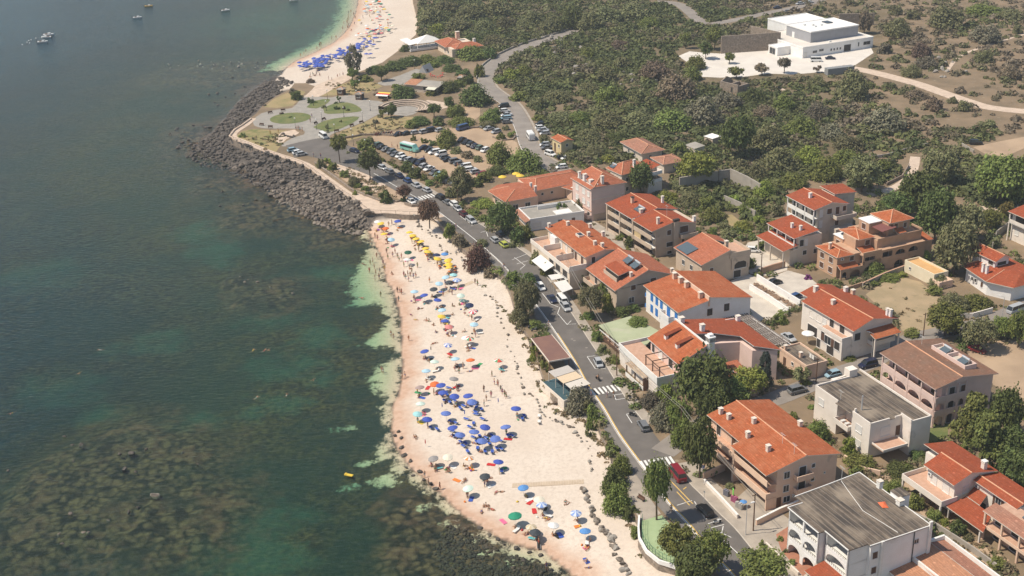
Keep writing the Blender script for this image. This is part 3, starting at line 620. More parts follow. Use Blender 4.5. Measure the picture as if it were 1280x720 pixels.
class House:
    def __init__(s, name, label, cat, h, px=None, O=None, L=10, W=10, ang=-67, wall=None, frame=None, shut=None, group=None):
        o = at(px[0], px[1], h) if px else Vector((*O, h))
        s.root = thing(name, label, cat, (o.x, o.y, 0), R(ang), group); s.h = h; s.L, s.W = L, W; s.O = o
        s.wall = wall or W_CREAM; s.frame = frame or M_FRAMEW; s.sm = shut or M_SHUT; s.w = MB(); s.wm = [s.wall, M_WTRIM, M_DARK, M_TERRA]; s.pl = dict(f=0, e=L, b=W, w=0)
        s.x = dict(f=(0, L), b=(0, L), e=(0, W), w=(0, W))
        s.c, s.sn = math.cos(R(ang)), math.sin(R(ang))
    def loc(s, px, py, z):
        p = at(px, py, z)-s.O; return p.x*s.c+p.y*s.sn, -p.x*s.sn+p.y*s.c
    def mi(s, m):
        if m is None: return 0
        if m not in s.wm: s.wm.append(m)
        return s.wm.index(m)
    def block(s, u0, u1, v0, v1, z0, z1, m=None, main=False):
        s.w.box(u0, u1, v0, v1, z0, z1, s.mi(m))
        if main: s.pl = dict(f=v0, e=u1, b=v1, w=u0); s.x = dict(f=(u0, u1), b=(u0, u1), e=(v0, v1), w=(v0, v1))
    def part(s, name, mb, mats, parent=None, loc=None, rz=0, smooth=False):
        return obj(name, mb.mesh(name, mats, smooth), parent or s.root, loc, rz)
    def prism(s, poly, z0, z1, m=None): s.w.prism(poly, z0, z1, s.mi(m))
    def gwall(s, u, t, v0, v1, z0, zr, vr, m=None, z1=None):
        "gable triangle standing across u"
        z1 = z0 if z1 is None else z1
        a = [(v0, z0), (v1, z1), (vr, zr)]; vs = [(u, v, z) for v, z in a]+[(u+t, v, z) for v, z in a]
        s.w.add(vs, [(2,1,0) if t > 0 else (0,1,2), (3,4,5) if t > 0 else (5,4,3), (0,1,4,3), (1,2,5,4), (2,0,3,5)], s.mi(m))
    def panels(s, polys, tile, t=.16, fascia=None, ridges=(), name='roof', rr=.14):
        "sloping tiled panels: first two points of each are its eave, the rest run on anticlockwise from above"
        mb = MB()
        for P in polys:
            P = [Vector(p) for p in P]; e = (P[1]-P[0]).normalized(); nrm = (P[1]-P[0]).cross(P[2]-P[0]).normalized(); g = nrm.cross(e)
            if nrm.z < 0: P = P[::-1]; e = (P[1]-P[0]).normalized(); nrm = (P[1]-P[0]).cross(P[2]-P[0]).normalized(); g = nrm.cross(e)
            n = len(P); uv = [((p-P[0]).dot(e), (p-P[0]).dot(g)) for p in P]
            mb.add(P, [tuple(range(n))], 0, [uv])
            Q = [p-Vector((0, 0, t)) for p in P]
            mb.add(P+Q, [tuple(range(2*n-1, n-1, -1))]+[(i, n+i, n+(i+1) % n, (i+1) % n) for i in range(n)], 1)
        for a, b in ridges: mb.tube(Vector(a)+Vector((0,0,.03)), Vector(b)+Vector((0,0,.03)), rr, n=6, mi=2)
        return s.part(name, mb, [tile, fascia or M_TRIM, M_RIDGE])
    def gable(s, u0, u1, v0, v1, ze, zr, vr, tile, ze1=None, ov=.45, t=.16, walls=True, fascia=None, m=None):
        ze1 = ze if ze1 is None else ze1
        r = s.panels([[(u0,v0,ze),(u1,v0,ze),(u1,vr,zr),(u0,vr,zr)], [(u1,v1,ze1),(u0,v1,ze1),(u0,vr,zr),(u1,vr,zr)]], tile, t, fascia, [((u0,vr,zr),(u1,vr,zr))])
        if walls:
            k = (zr-ze)/(vr-v0)*ov-t-.02; k1 = (zr-ze1)/(v1-vr)*ov-t-.02
            s.gwall(u0+ov, .25, v0+ov, v1-ov, ze+k, zr-t-.03, vr, m, ze1+k1); s.gwall(u1-ov, -.25, v0+ov, v1-ov, ze+k, zr-t-.03, vr, m, ze1+k1)
        return r
    def hip(s, u0, u1, v0, v1, ze, zr, tile, along='u', inset=None, t=.16, fascia=None):
        if along == 'u':
            vm = (v0+v1)/2; i = inset if inset is not None else (v1-v0)/2; a, b = (u0+i, vm, zr), (u1-i, vm, zr)
        else:
            um = (u0+u1)/2; i = inset if inset is not None else (u1-u0)/2; a, b = (um, v0+i, zr), (um, v1-i, zr)
        A, B, C, D = (u0,v0,ze), (u1,v0,ze), (u1,v1,ze), (u0,v1,ze)
        if along == 'u': P = [[A,B,b,a],[C,D,a,b],[B,C,b],[D,A,a]]; rg = [(a,b),(A,a),(D,a),(B,b),(C,b)]
        else: P = [[A,B,a],[B,C,b,a],[C,D,b],[D,A,a,b]]; rg = [(a,b),(A,a),(B,a),(C,b),(D,b)]
        if Vector(a) == Vector(b):
            P = [[A,B,a],[B,C,a],[C,D,a],[D,A,a]]; rg = rg[1:]
        return s.panels(P, tile, t, fascia, rg)
    def shed(s, u0, u1, v0, v1, z0, z1, tile, t=.14, name='roof', fascia=None):
        return s.panels([[(u0,v0,z0),(u1,v0,z0),(u1,v1,z1),(u0,v1,z1)]], tile, t, fascia, name=name)
    def flat(s, u0, u1, v0, v1, z, ph, m, t=.22, cap=None, name='roof'):
        mb = MB(); mb.box(u0, u1, v0, v1, z-.2, z, 0); r = s.part(name, mb, [m])
        if ph:
            p = MB(); zz = z+ph
            p.box(u0-.02, u1+.02, v0-.02, v0+t, z-.25, zz); p.box(u0-.02, u1+.02, v1-t, v1+.02, z-.25, zz)
            p.box(u0-.02, u0+t, v0+t+.001, v1-t-.001, z-.25, zz); p.box(u1-t, u1+.02, v0+t+.001, v1-t-.001, z-.25, zz)
            s.part('parapet', p, [cap or s.wall])
        return r
    def fpos(s, face, a, d=0):
        if face == 'f': return (a, s.pl['f']-d)
        if face == 'e': return (s.pl['e']+d, a)
        if face == 'b': return (a, s.pl['b']+d)
        return (s.pl['w']-d, a)
    RZ = dict(f=0, e=math.pi/2, b=math.pi, w=-math.pi/2)
    def win(s, face, fa, z, w=1.2, h=1.3, kind='win', d=0, n=1, step=0, absolute=False):
        lo, hi = s.x[face]
        for k in range(n):
            a = (fa if absolute else lo+(hi-lo)*fa)+k*step; x, y = s.fpos(face, a, d+.01)
            f, p, sh = win_mesh(kind, w, h, s.frame, s.sm)
            o = obj('window', f, s.root, (x, y, z), s.RZ[face]); obj('pane', p, o)
            if sh: obj('shutter', sh, o)
    def door(s, face, fa, w=1.0, h=2.1, m=None, d=0, z=0.02):
        lo, hi = s.x[face]; a = lo+(hi-lo)*fa; x, y = s.fpos(face, a, d); mb = MB(); mb.box(-w/2, w/2, -.06, .02, 0, h)
        o = s.part('door', mb, [m or M_SHUT], None, (x, y, z), s.RZ[face])
        k = MB(); k.box(w*.32, w*.38, -.11, -.06, 1.0, 1.12); obj('handle', k.mesh('door_handle', M_IRON), o)
    def fbox(s, mb, face, a0, a1, d0, d1, z0, z1, mi=0):
        if face == 'f': mb.box(a0, a1, s.pl['f']-d1, s.pl['f']-d0, z0, z1, mi)
        elif face == 'e': mb.box(s.pl['e']+d0, s.pl['e']+d1, a0, a1, z0, z1, mi)
        elif face == 'b': mb.box(a0, a1, s.pl['b']+d0, s.pl['b']+d1, z0, z1, mi)
        else: mb.box(s.pl['w']-d1, s.pl['w']-d0, a0, a1, z0, z1, mi)
    def balcony(s, face, a0, a1, z, dep=1.3, ph=.95, m=None, floor=None, t=.14):
        mb = MB(); s.fbox(mb, face, a0, a1, .01, dep, z-.18, z, 1)
        s.fbox(mb, face, a0, a1, dep-t, dep+.01, z-.2, z+ph, 0); s.fbox(mb, face, a0, a0+t, .01, dep-t-.002, z+.002, z+ph, 0); s.fbox(mb, face, a1-t, a1, .01, dep-t-.002, z+.002, z+ph, 0)
        return s.part('balcony', mb, [m or s.wall, floor or M_TERRA])
    def railing(s, face, a0, a1, z, dep, ph=.95):
        mb = MB(); n = max(2, int((a1-a0)/.5))
        for i in range(n+1):
            a = a0+(a1-a0)*i/n; s.fbox(mb, face, a-.02, a+.02, dep-.04, dep, z, z+ph)
        s.fbox(mb, face, a0, a1, dep-.05, dep+.01, z+ph, z+ph+.05); return s.part('railing', mb, [M_IRON])
    def archwall(s, face, a0, a1, z0, z1, d, arches, t=.28, m=None, name='arcade'):
        "upright panel standing d out from the face, with arched openings (middle, width, spring height, rise) cut up from its foot"
        out = [(a0, z0)]
        for c, w, zs, r in sorted(arches):
            out += [(c-w/2, z0), (c-w/2, zs)]+[(c-w/2*math.cos(math.pi*k/8), zs+r*math.sin(math.pi*k/8)) for k in range(1, 8)]+[(c+w/2, zs), (c+w/2, z0)]
        out += [(a1, z0), (a1, z1), (a0, z1)]
        def P(a, z, dd):
            x, y = s.fpos(face, a, dd); return (x, y, z)
        from mathutils.geometry import tessellate_polygon
        tr = tessellate_polygon([[Vector((a, z, 0)) for a, z in out]]); n = len(out); mb = MB()
        mb.add([P(a, z, d) for a, z in out]+[P(a, z, d-t) for a, z in out], [tuple(q) for q in tr]+[tuple(n+i for i in q[::-1]) for q in tr]+[(i, (i+1) % n, n+(i+1) % n, n+i) for i in range(n)])
        me = mb.mesh(name, [m or s.wall]); bm = bmesh.new(); bm.from_mesh(me); bmesh.ops.recalc_face_normals(bm, faces=bm.faces); bm.to_mesh(me); bm.free()
        return obj(name, me, s.root)
    def chimney(s, u, v, z, h=1.2, w=.6, m=None, cap=None):
        mb = MB(); mb.box(-w/2, w/2, -w/2, w/2, -.5, h); mb.box(-w/2-.08, w/2+.08, -w/2-.08, w/2+.08, h, h+.1)
        for sx in (-1, 1):
            for sy in (-1, 1): mb.box(sx*w*.3-.07, sx*w*.3+.07, sy*w*.3-.07, sy*w*.3+.07, h+.1, h+.32)
        o = s.part('chimney', mb, [m or M_TRIM], None, (u, v, z))
        c = MB(); c.box(-w/2-.1, w/2+.1, -w/2-.1, w/2+.1, h+.32, h+.42); obj('cap', c.mesh('chimney_cap', cap or M_TRIM), o)
    def solar(s, u, v, z, w=2.0, l=1.6, tilt=.35, n=1):
        "roof water heater facing the front slope"
        mb = MB(); dz = l*math.sin(tilt); dy = l*math.cos(tilt)
        mb.add([(-w/2,-dy/2,.18),(w/2,-dy/2,.18),(w/2,dy/2,.18+dz),(-w/2,dy/2,.18+dz),(-w/2,-dy/2,.08),(w/2,-dy/2,.08),(w/2,dy/2,.08+dz),(-w/2,dy/2,.08+dz)], [(0,1,2,3),(7,6,5,4),(0,4,5,1),(1,5,6,2),(2,6,7,3),(3,7,4,0)])
        o = s.part('solar_panel', mb, [M_PANEL], None, (u, v, z)); k = MB(); k.tube((-w/2, dy/2+.2, .35+dz), (w/2, dy/2+.2, .35+dz), .27, n=10)
        for sx in (-1, 1): k.box(sx*w*.4-.03, sx*w*.4+.03, dy/2+.1, dy/2+.25, -.2, .3+dz)
        obj('tank', k.mesh('tank', M_STEEL), o)
    def ac(s, face, fa, z, d=0):
        lo, hi = s.x[face]; x, y = s.fpos(face, lo+(hi-lo)*fa, d); mb = MB(); mb.box(-.42, .42, -.34, -.02, 0, .6); o = s.part('air_conditioner', mb, [M_AC], None, (x, y, z), s.RZ[face])
        k = MB(); k.lathe([(0,0),(.22,0),(.22,.02),(0,.02)], 12); f = obj('fan_grille', k.mesh('fan_grille', M_IRON), o, (-.1, -.345, .3)); f.rotation_euler = (math.pi/2, 0, 0)
    def antenna(s, u, v, z, h=2.2):
        mb = MB(); mb.tube((0,0,-.3), (0,0,h), .035, n=5); mb.tube((-.7,0,h-.1), (.7,0,h-.1), .02, n=4)
        for k in range(5): mb.tube((-.6+k*.3,-.3,h-.1), (-.6+k*.3,.3,h-.1), .015, n=4)
        s.part('antenna', mb, [M_AC], None, (u, v, z))
    def awning(s, u0, u1, v0, v1, z0, z1, m, name='awning'):
        mb = MB(); mb.add([(u0,v0,z0),(u1,v0,z0),(u1,v1,z1),(u0,v1,z1),(u0,v0,z0-.08),(u1,v0,z0-.08),(u1,v1,z1-.08),(u0,v1,z1-.08)], [(0,1,2,3),(7,6,5,4),(0,4,5,1),(1,5,6,2),(2,6,7,3),(3,7,4,0)])
        return s.part(name, mb, [m])
    def done(s):
        s.part('wall', s.w, s.wm); xs = [v[0] for v in s.w.v]+[0]; ys = [v[1] for v in s.w.v]+[0]
        FOOT.append((s.O.x, s.O.y, s.c, s.sn, min(xs)-1.2, max(xs)+1.2, min(ys)-1.2, max(ys)+1.2))
M_RIDGE = mat('ridge_tiles', (.66,.36,.22), (.60,.30,.18), 2., .85)
# ================================================================== the houses, one by one
# -- large orange-roofed apartment house by the lower zebra crossing
H = House('apartment_house', 'peach apartment house with broad orange gable roof beside the wooded corner of the side street', 'house', 8.2, O=(35.7,219.5), L=23.4, W=16.7, wall=W_PEACH)
H.block(.45, 22.9, 2.9, 16.2, 0, 8.0, main=True)
vr = 8.8
H.panels([[(0,2.0,8.45),(11.6,2.0,8.45),(11.6,vr,9.95),(0,vr,9.95)], [(11.6,.1,8.05),(23.4,.1,8.05),(23.4,vr,9.95),(11.6,vr,9.95)], [(23.4,16.7,8.2),(0,16.7,8.2),(0,vr,9.95),(23.4,vr,9.95)]], T_OR, ridges=[((0,vr,9.95),(23.4,vr,9.95))])
H.gwall(.45, .25, 2.9, 16.2, 8.0, 9.75, vr); H.gwall(22.9, -.25, 2.9, 16.2, 8.0, 9.75, vr)
for z in (5.3, 2.5):
    H.w.box(.5, 11.3, .9, 2.95, z-.2, z, 3); H.w.box(.5, 11.3, .75, .9, z-.25, z+1.0); H.w.box(11.9, 22.9, .9, 2.95, z-.2, z, 3); H.w.box(11.9, 22.9, .75, .9, z-.25, z+1.05)
    H.win('f', .12, z+.05, 1.4, 2.1, 'dark'); H.win('f', .36, z+.05, 1.4, 2.1, 'shut'); H.win('f', .62, z+.05, 1.4, 2.1, 'dark'); H.win('f', .84, z+.05, 1.6, 2.1, 'dark')
H.block(.5, .75, .75, 2.9, 0, 6.2); H.block(11.3, 11.9, .75, 2.9, 0, 8.2); H.block(22.65, 22.9, .75, 2.9, 0, 3.6)
H.win('e', .16, 5.9, 1.2, 1.35); H.win('e', .16, 3.0, 1.2, 1.35); H.win('e', .18, .7, 1.4, 1.2)
H.win('e', .42, 5.45, 1.5, 2.0, 'dark'); H.win('e', .42, 2.6, 1.5, 2.0, 'dark'); H.balcony('e', 6.6, 10.2, 5.3, 1.2); H.balcony('e', 6.6, 10.2, 2.5, 1.2); H.win('e', .60, 6.6, .7, .8); H.win('e', .60, 3.7, .7, .8); H.win('e', .8, 4.6, .25, .25, 'dark'); H.ac('e', .30, 1.4)
H.win('b', .2, 3.2, n=4, step=4.5); H.win('w', .4, 3.2, n=2, step=5); H.door('e', .05)
for u, v, z in ((1.6,4.2,8.9),(4.2,4.4,8.9),(8.6,7.2,9.5),(11.6,3.9,8.9),(17.6,4.4,9.0),(11.9,15.6,8.3)): H.chimney(u, v, z, .9, .7)
H.antenna(17.5, 7.6, 9.6); H.antenna(21.5, 7.4, 9.6)
H.done()
# -- white apartment block with flat grey roof
H = House('apartment_block', 'white three-storey apartment block with stained flat grey roof and arched balconies', 'building', 9.2, O=(47.6,190.3), L=18.7, W=15.0, ang=-66, wall=W_WHITE)
H.block(1.2, 18.6, 2.6, 15.0, 0, 8.95, main=True)
rf = MB(); rf.prism([(1.1,.2),(3.3,.2),(3.3,-2.9),(11.9,-2.9),(11.9,-1.6),(18.1,-1.6),(18.1,2.3),(18.75,2.3),(18.75,15.15),(0,15.15),(.6,8)], 8.96, 9.12); H.part('roof', rf, [M_BITU])
rm = MB()
for a, b in (((3.3,-2.9),(11.9,-2.9)),((11.9,-1.6),(18.1,-1.6)),((18.7,2.3),(18.7,15.1)),((0,15.1),(18.7,15.1)),((3.3,-2.9),(3.3,.2)),((.6,8),(0,15.1)),((1.1,.2),(.6,8))):
    dx, dy = abs(a[0]-b[0]), abs(a[1]-b[1]); rm.tube((*a, 9.14), (*b, 9.14), .11, n=4)
H.part('roof_edge', rm, [M_WTRIM])
for (u0, u1, vf) in ((3.5, 11.7, -2.7), (12.1, 17.9, -1.4)):
    n = 2 if u1-u0 > 7 else 1; bw_ = (u1-u0)/n; H.pl['f'] = vf
    for fl in (3.0, 6.0): H.w.box(u0, u1, vf+.05, 2.6, fl-.2, fl, 1)
    for i in range(n+1):
        a = u0+i*bw_; H.w.box(a-.2 if i else a, a+.2 if i < n else a, vf, vf+.35, 0, 8.95)
    for i in range(n):
        a0, a1 = u0+i*bw_+.2, u0+(i+1)*bw_-.2; c = (a0+a1)/2
        for fl in (3.0, 6.0):
            H.w.box(a0, a1, vf+.02, vf+.15, fl-.2, fl+.55); H.railing('f', a0, a1, fl+.55, -.03, .4)
            mid = MB(); 
            H.archwall('f', a0, a1, fl+1.4, fl+2.82, 0, [(c, a1-a0-.5, fl+1.55, 1.0)], .2) if fl == 3.0 else None
        H.archwall('f', a0, a1, 0, 2.82, 0, [(c, a1-a0-.4, 1.2, 1.2)], .2)
    H.w.box(u0, u0+.25, vf, 2.6, 0, 8.95); H.w.box(u1-.25, u1, vf, 2.6, 0, 8.95)
H.pl['f'] = 2.6
for fl in (.1, 3.05, 6.05):
    for a in (.22, .42, .62, .85): H.win('f', a, fl, 1.6, 2.1, 'dark')
H.pl['e'] = 18.6
H.win('e', .08, 6.2, 1.0, 1.3, 'shut'); H.win('e', .08, 3.2, 1.0, 1.3, 'shut'); H.win('e', .78, 6.4, .9, .8); H.win('b', .2, 3.2, n=3, step=5); H.win('w', .5, 3.2, n=2, step=4)
H.block(18.62, 18.95, 4.6, 5.1, 0, 9.3, M_WTRIM); H.block(18.62, 18.95, 14.6, 15.2, 0, 10.0, M_WTRIM)
dr = MB(); dr.tube((18.72,11.6,0), (18.72,11.6,8.9), .08, n=6); H.part('downpipe', dr, [M_IRON])
hb_ = MB(); hb_.box(8.2, 10.6, 15.2, 17.4, 0, 9.9); H.part('stair_housing', hb_, [W_WHITE]); hb_ = MB(); hb_.box(8.1, 10.7, 15.1, 17.5, 9.9, 10.02); H.part('housing_roof', hb_, [M_BITU])
H.chimney(5.6, 15.0, 9.0, 1.2, .8, M_WTRIM); H.chimney(11.4, 14.6, 9.0, .8, 1.0, M_WTRIM); H.antenna(.9, 10.4, 9.1, 3.0)
cb = MB()
for a, b in (((.9,10.4),(5,9.2)),((5,9.2),(10,7.8)),((10,7.8),(17.8,8.8))): cb.tube((*a,9.17), (*b,9.17), .05, n=4)
H.part('roof_cable', cb, [M_WTRIM])
tp = MB(); tp.add([(9.2,11.6,9.2),(11.0,11.2,9.25),(11.4,12.2,9.2),(9.7,12.8,9.3),(10.3,11.9,9.62)], [(0,1,4),(1,2,4),(2,3,4),(3,0,4),(3,2,1,0)])
tag(obj('tarpaulin', tp.mesh('tarpaulin', plain('orange_tarp', (.75,.16,.06), .6)), None, tuple(H.root.matrix_basis @ Vector((0,0,0))), H.root.rotation_euler.z), 'crumpled orange tarpaulin lying on the flat grey roof', 'tarpaulin')
H.panels([[(12.3,-5.6,2.7),(17.6,-5.6,2.7),(17.6,-1.55,3.4),(12.3,-1.55,3.4)]], T_RED, name='porch_roof')
st = MB()
for k in range(9): st.box(11.6-.0, 12.1, -6.5+k*.45, -6.05+k*.45, 0, .3+k*.3)
H.part('stairs', st, [M_CONC])
H.done()
# -- pink house with brown tiles
H = House('villa', 'pink three-storey house with brown tiled roof and arched loggias', 'house', 9.2, px=(1099.6,440.8), L=18.2, W=15.8, ang=-69, wall=W_PINK)
H.block(.5, 17.4, 2.4, 15.2, 0, 9.15, main=True)
H.gable(0, 18.2, 0, 15.8, 9.2, 10.6, 6.6, T_BRN, 9.3, fascia=W_PINK)
for z in (3.0, 6.1):
    H.w.box(.5, 17.4, .6, 2.4, z-.22, z, 3); H.w.box(.5, 17.4, .45, .62, z-.3, z+.95); H.w.box(17.4, 18.0, .45, 8.0, z-.22, z, 3); H.w.box(17.95, 18.1, .45, 8.0, z-.3, z+.95)
for i in range(5): H.w.box(.45+i*4.28, .75+i*4.28, .4, .7, 0, 9.2)
for v in (3.2, 6.0, 8.0): H.w.box(17.85, 18.12, v-.15, v+.15, 0, 9.25)
for i in range(4):
    a = .75+i*4.28; H.pl['f'] = .5; H.archwall('f', a, a+3.98, 3.95, 5.8, 0, [(a+1.99, 3.6, 4.3, 1.15)], .15); H.archwall('f', a, a+3.98, .02, 2.7, 0, [(a+1.99, 3.6, 1.3, 1.1)], .15)
H.pl['f'] = 2.4
H.pl['e'] = 18.0
for v0, v1 in ((.6,3.05),(3.35,5.85),(6.15,7.9)):
    for z in (0.02, 3.95): H.archwall('e', v0, v1, z, z+1.85 if z > 1 else 2.7, 0, [((v0+v1)/2, v1-v0-.3, z+.4 if z > 1 else 1.4, 1.1)], .15)
H.pl['e'] = 17.4
for z in (.05, 3.05, 6.15):
    for a in (.12, .37, .62, .86): H.win('f', a, z, 1.5, 2.1, 'dark')
    H.win('e', .2, z, 1.3, 2.1, 'dark'); H.win('e', .42, z, 1.2, 2.0, 'shut')
H.win('e', .75, 1.2, 1.1, 1.3, 'shut'); H.win('b', .2, 4.2, n=3, step=4.5); H.win('w', .3, 4.2, n=2, step=5)
# sunken roof terrace with two heaters
H.block(4.6, 15.2, 9.6, 9.8, 9.2, 11.0); H.block(4.6, 15.2, 12.4, 12.6, 9.2, 10.9); H.block(4.6, 4.8, 9.8, 12.4, 9.2, 10.95); H.block(15.0, 15.2, 9.8, 12.4, 9.2, 10.95); H.block(4.8, 15.0, 9.8, 12.4, 10.2, 10.3, M_CONC); H.block(9.4, 9.7, 9.8, 12.4, 10.3, 11.2)
H.solar(7.2, 11.0, 10.4, 2.2, 1.4); H.solar(12.8, 11.0, 10.4, 2.2, 1.4); H.antenna(2.2, 9.0, 10.2, 2.)
H.done()
# -- pale block with flat roof
H = House('flat_roofed_house', 'off-white two-storey house with striped flat roof between the pink house and the orange apartment house', 'house', 7.5, O=(61.1,233.8), L=22.4, W=12.6, wall=W_OFFW)
H.block(1.9, 9.3, 0, 12.5, 0, 7.3, main=True); H.block(9.3, 14.0, 2.2, 12.5, 0, 7.3); H.block(14.0, 19.6, 0, 12.5, 0, 7.3); H.block(19.6, 22.4, 7.6, 12.5, 0, 7.3)
rf = MB(); rf.prism([(1.9,0),(9.3,0),(9.3,-.6),(14,-.6),(14,0),(19.6,0),(19.6,7.6),(22.4,7.6),(22.4,12.5),(.3,12.5)], 7.3, 7.42); H.part('roof', rf, [M_BITU])
H.block(.3, 1.9, 5, 12.5, 0, 7.3)
for a in ((1.8,2.05,0,9.0),(14.0,19.6,-.02,.2),(1.9,9.3,-.02,.2),(0.2,22.4,12.3,12.55),(19.4,19.65,0,4.6),(19.4,19.65,6.0,7.6),(22.2,22.45,7.6,12.5)): H.block(*a, 7.3, 7.8)
H.block(.2, 2.0, 8.4, 10.4, 0, 9.1); H.block(19.3, 22.4, 7.5, 7.7, 7.3, 8.1); H.block(14.1, 14.4, .3, .7, 7.4, 8.3)
pp = MB(); pp.tube((14.0,2.2,7.4), (14.0,2.2,10.6), .16, n=8); H.part('flue', pp, [M_STEEL])
H.pl['f'] = 2.2; H.balcony('f', 9.35, 13.95, 3.3, 3.0, .9, W_OFFW); H.win('f', .5, 3.4, 2.4, 2.1, 'dark'); H.win('f', .5, .1, 3, 2.2, 'dark'); H.pl['f'] = 0
H.win('f', .3, 4.2, 1.6, 1.4, 'roll'); H.win('f', 1.95, 4.2, 1.8, 1.5, 'roll'); H.win('f', 1.95, 1.0, 1.8, 1.4, 'roll')
H.pl['e'] = 19.6; H.win('e', .3, 4.1, 2.2, 2.0, 'roll'); H.door('e', .55, 1.0, 2.2, M_WOOD, z=3.4); H.balcony('e', .6, 6.6, 3.2, 3.6, .3, W_OFFW); H.win('e', .35, .6, 1.6, 1.4, 'dark')
H.pl['e'] = 22.4; H.win('w', .2, 4.2, n=2, step=4); H.win('b', .2, 4.2, n=4, step=4.5)
fur = MB()
for k in range(3): fur.box(10.2+k*1.3, 10.9+k*1.3, .2, 1.2, 3.3, 3.75)
H.part('balcony_seats', fur, [M_AC]); H.antenna(8.6, 1.2, 7.4, 2.)
H.done()
# -- cream house with orange roof, parasol terrace
H = House('villa', 'cream two-storey house with orange gable roof beside the bare plot', 'house', 7.5, px=(1002.4,376.9), L=18.6, W=12.6, ang=-65, wall=W_OFFW)
H.block(-.6, 17.6, .7, 12.0, 0, 7.4, main=True); H.block(-4.6, -.6, 4.2, 12, 0, 6.8)
H.gable(-.2, 18.6, 0, 12.8, 7.5, 9.4, 5.4, T_RED, 7.8)
H.panels([[(-5.2,3.4,7.0),(-.2,3.4,7.0),(-.2,8.4,8.3),(-5.2,8.4,8.3)], [(-.2,13,7.0),(-5.2,13,7.0),(-5.2,8.4,8.3),(-.2,8.4,8.3)]], T_RED)
H.archwall('f', 1.6, 7.0, 4.4, 6.8, .05, [(3.0,1.7,5.2,.8),(5.6,1.7,5.2,.8)], .12); H.win('f', .19, 4.4, 1.7, 1.9, 'dark', -.05); H.win('f', .34, 4.4, 1.7, 1.9, 'dark', -.05)
H.win('f', .46, 4.6, 1.2, 1.3, 'roll'); H.block(8.6, 17.4, -2.0, .7, 0, 4.9); H.block(8.6, 17.4, -2.1, -1.95, 4.9, 5.7); H.block(17.2, 17.4, -1.95, .7, 4.9, 5.7); H.w.box(8.7, 17.2, -1.9, .68, 4.9, 4.94, 3)
H.win('f', .6, 5.0, 1.4, 2.1, 'dark'); H.win('f', .8, 5.0, 1.6, 2.1, 'dark'); H.pl['f'] = -2.0; H.win('f', .62, 2.4, 1.1, 2.2, 'dark'); H.win('f', .72, 2.2, 2.2, 2.0, 'open'); H.win('f', .9, 2.2, 1.8, 2.0, 'dark'); H.win('f', .55, .1, 1.2, 2.1, 'dark'); H.win('f', .78, .1, 2.4, 2.1, 'dark'); H.pl['f'] = .7
H.win('f', .25, .1, 4.0, 2.4, 'dark'); H.win('e', .12, 4.4, 1.6, 1.8, 'dark'); H.win('e', .7, 5, 3.4, 1.5, 'roll'); H.win('b', .2, 4, n=4, step=4); H.win('w', .6, 3.5, 1.2, 1.4, 'roll'); H.win('w', .4, 1.0, 1.2, 1.4, 'roll')
H.balcony('e', 5.0, 11.6, 3.0, 1.8); H.win('e', .6, 3.1, 1.4, 2.1, 'dark')
H.panels([[(20.9,4.4,5.5),(20.9,11.8,5.5),(17.65,11.8,6.4),(17.65,4.4,6.4)]], T_OR, name='porch_roof'); H.block(20.4, 20.7, 4.6, 4.9, 0, 5.5); H.block(20.4, 20.7, 11.3, 11.6, 0, 5.5)
H.chimney(6.8, 3.6, 8.5, 1.0, .8); H.chimney(-2.6, 6.0, 7.6, 1.2, .9, W_OFFW); H.chimney(1.5, 11.6, 8.0, .9, .8, W_WHITE); H.chimney(16.8, 11.0, 8.2, 1.4, .6, W_WHITE); H.chimney(17.6, 11.2, 8.2, 1.4, .6, W_WHITE); H.chimney(3.2, 12.4, 7.9, .8, .8, W_PEACH)
H.done()
# -- white house with blue shutters
H = House('villa', 'white house with bright blue shutters, blue balconies and two orange roof slopes', 'house', 7.0, O=(32.2,287.4), L=17.8, W=20.2, ang=-69, wall=W_WHITE, frame=M_SHUTB, shut=M_SHUTB)
H.block(.4, 17.5, .7, 19.8, 0, 6.95, main=True)
H.panels([[(0,0,7.0),(17.8,0,7.0),(17.8,8.2,8.5),(0,8.2,8.5)]], T_OR); H.panels([[(17.8,20.2,7.0),(0,20.2,7.0),(0,8.5,9.3),(17.8,8.5,9.3)]], T_OR)
H.gwall(.4, .25, .7, 8.3, 6.95, 8.4, 8.3); H.gwall(17.5, -.25, .7, 8.4, 6.95, 8.4, 8.3); H.gwall(.4, .25, 8.3, 19.8, 6.95, 9.1, 8.4); H.gwall(17.5, -.25, 8.3, 19.8, 6.95, 9.1, 8.4)
H.block(-.05, 17.85, 8.2, 8.5, 7, 9.5, W_PEACH)
for u in (2.4, 5.4, 8.4, 15.2): H.chimney(u, 7.4, 8.4, 1.1, .9, W_PEACH)
for i, a in enumerate((.18, .33, .47)):
    for z in (4.2, 1.2): H.win('f', a, z, 1.1, 1.7, 'shut')
H.block(10.2, 14.6, -.6, .7, 0, 3.5); H.balcony('f', 10.2, 14.6, 3.6, 1.4, .95, W_WHITE); H.win('f', .68, 3.7, 1.4, 2.1, 'shut'); H.win('f', .9, 4.0, 1.2, 1.9, 'shut'); H.win('f', .9, 1.0, 1.2, 1.9, 'shut')
H.balcony('w', 1.0, 3.2, 3.5, 1.2, .95, M_SHUTB); H.balcony('w', 1.0, 3.2, .6, 1.2, .95, M_SHUTB); H.win('w', .08, 3.6, 1.2, 2.1, 'shut'); H.win('w', .08, .7, 1.2, 2.1, 'shut')
fm_, H.frame = H.frame, M_FRAMEB; H.win('e', .42, 4.6, 1.2, 1.5); H.win('e', .66, 4.9, 1.2, 1.6); H.frame = fm_
H.block(17.5, 17.8, 14.2, 14.3, 0, .5); H.win('b', .3, 3.5, n=3, step=5)
H.done()
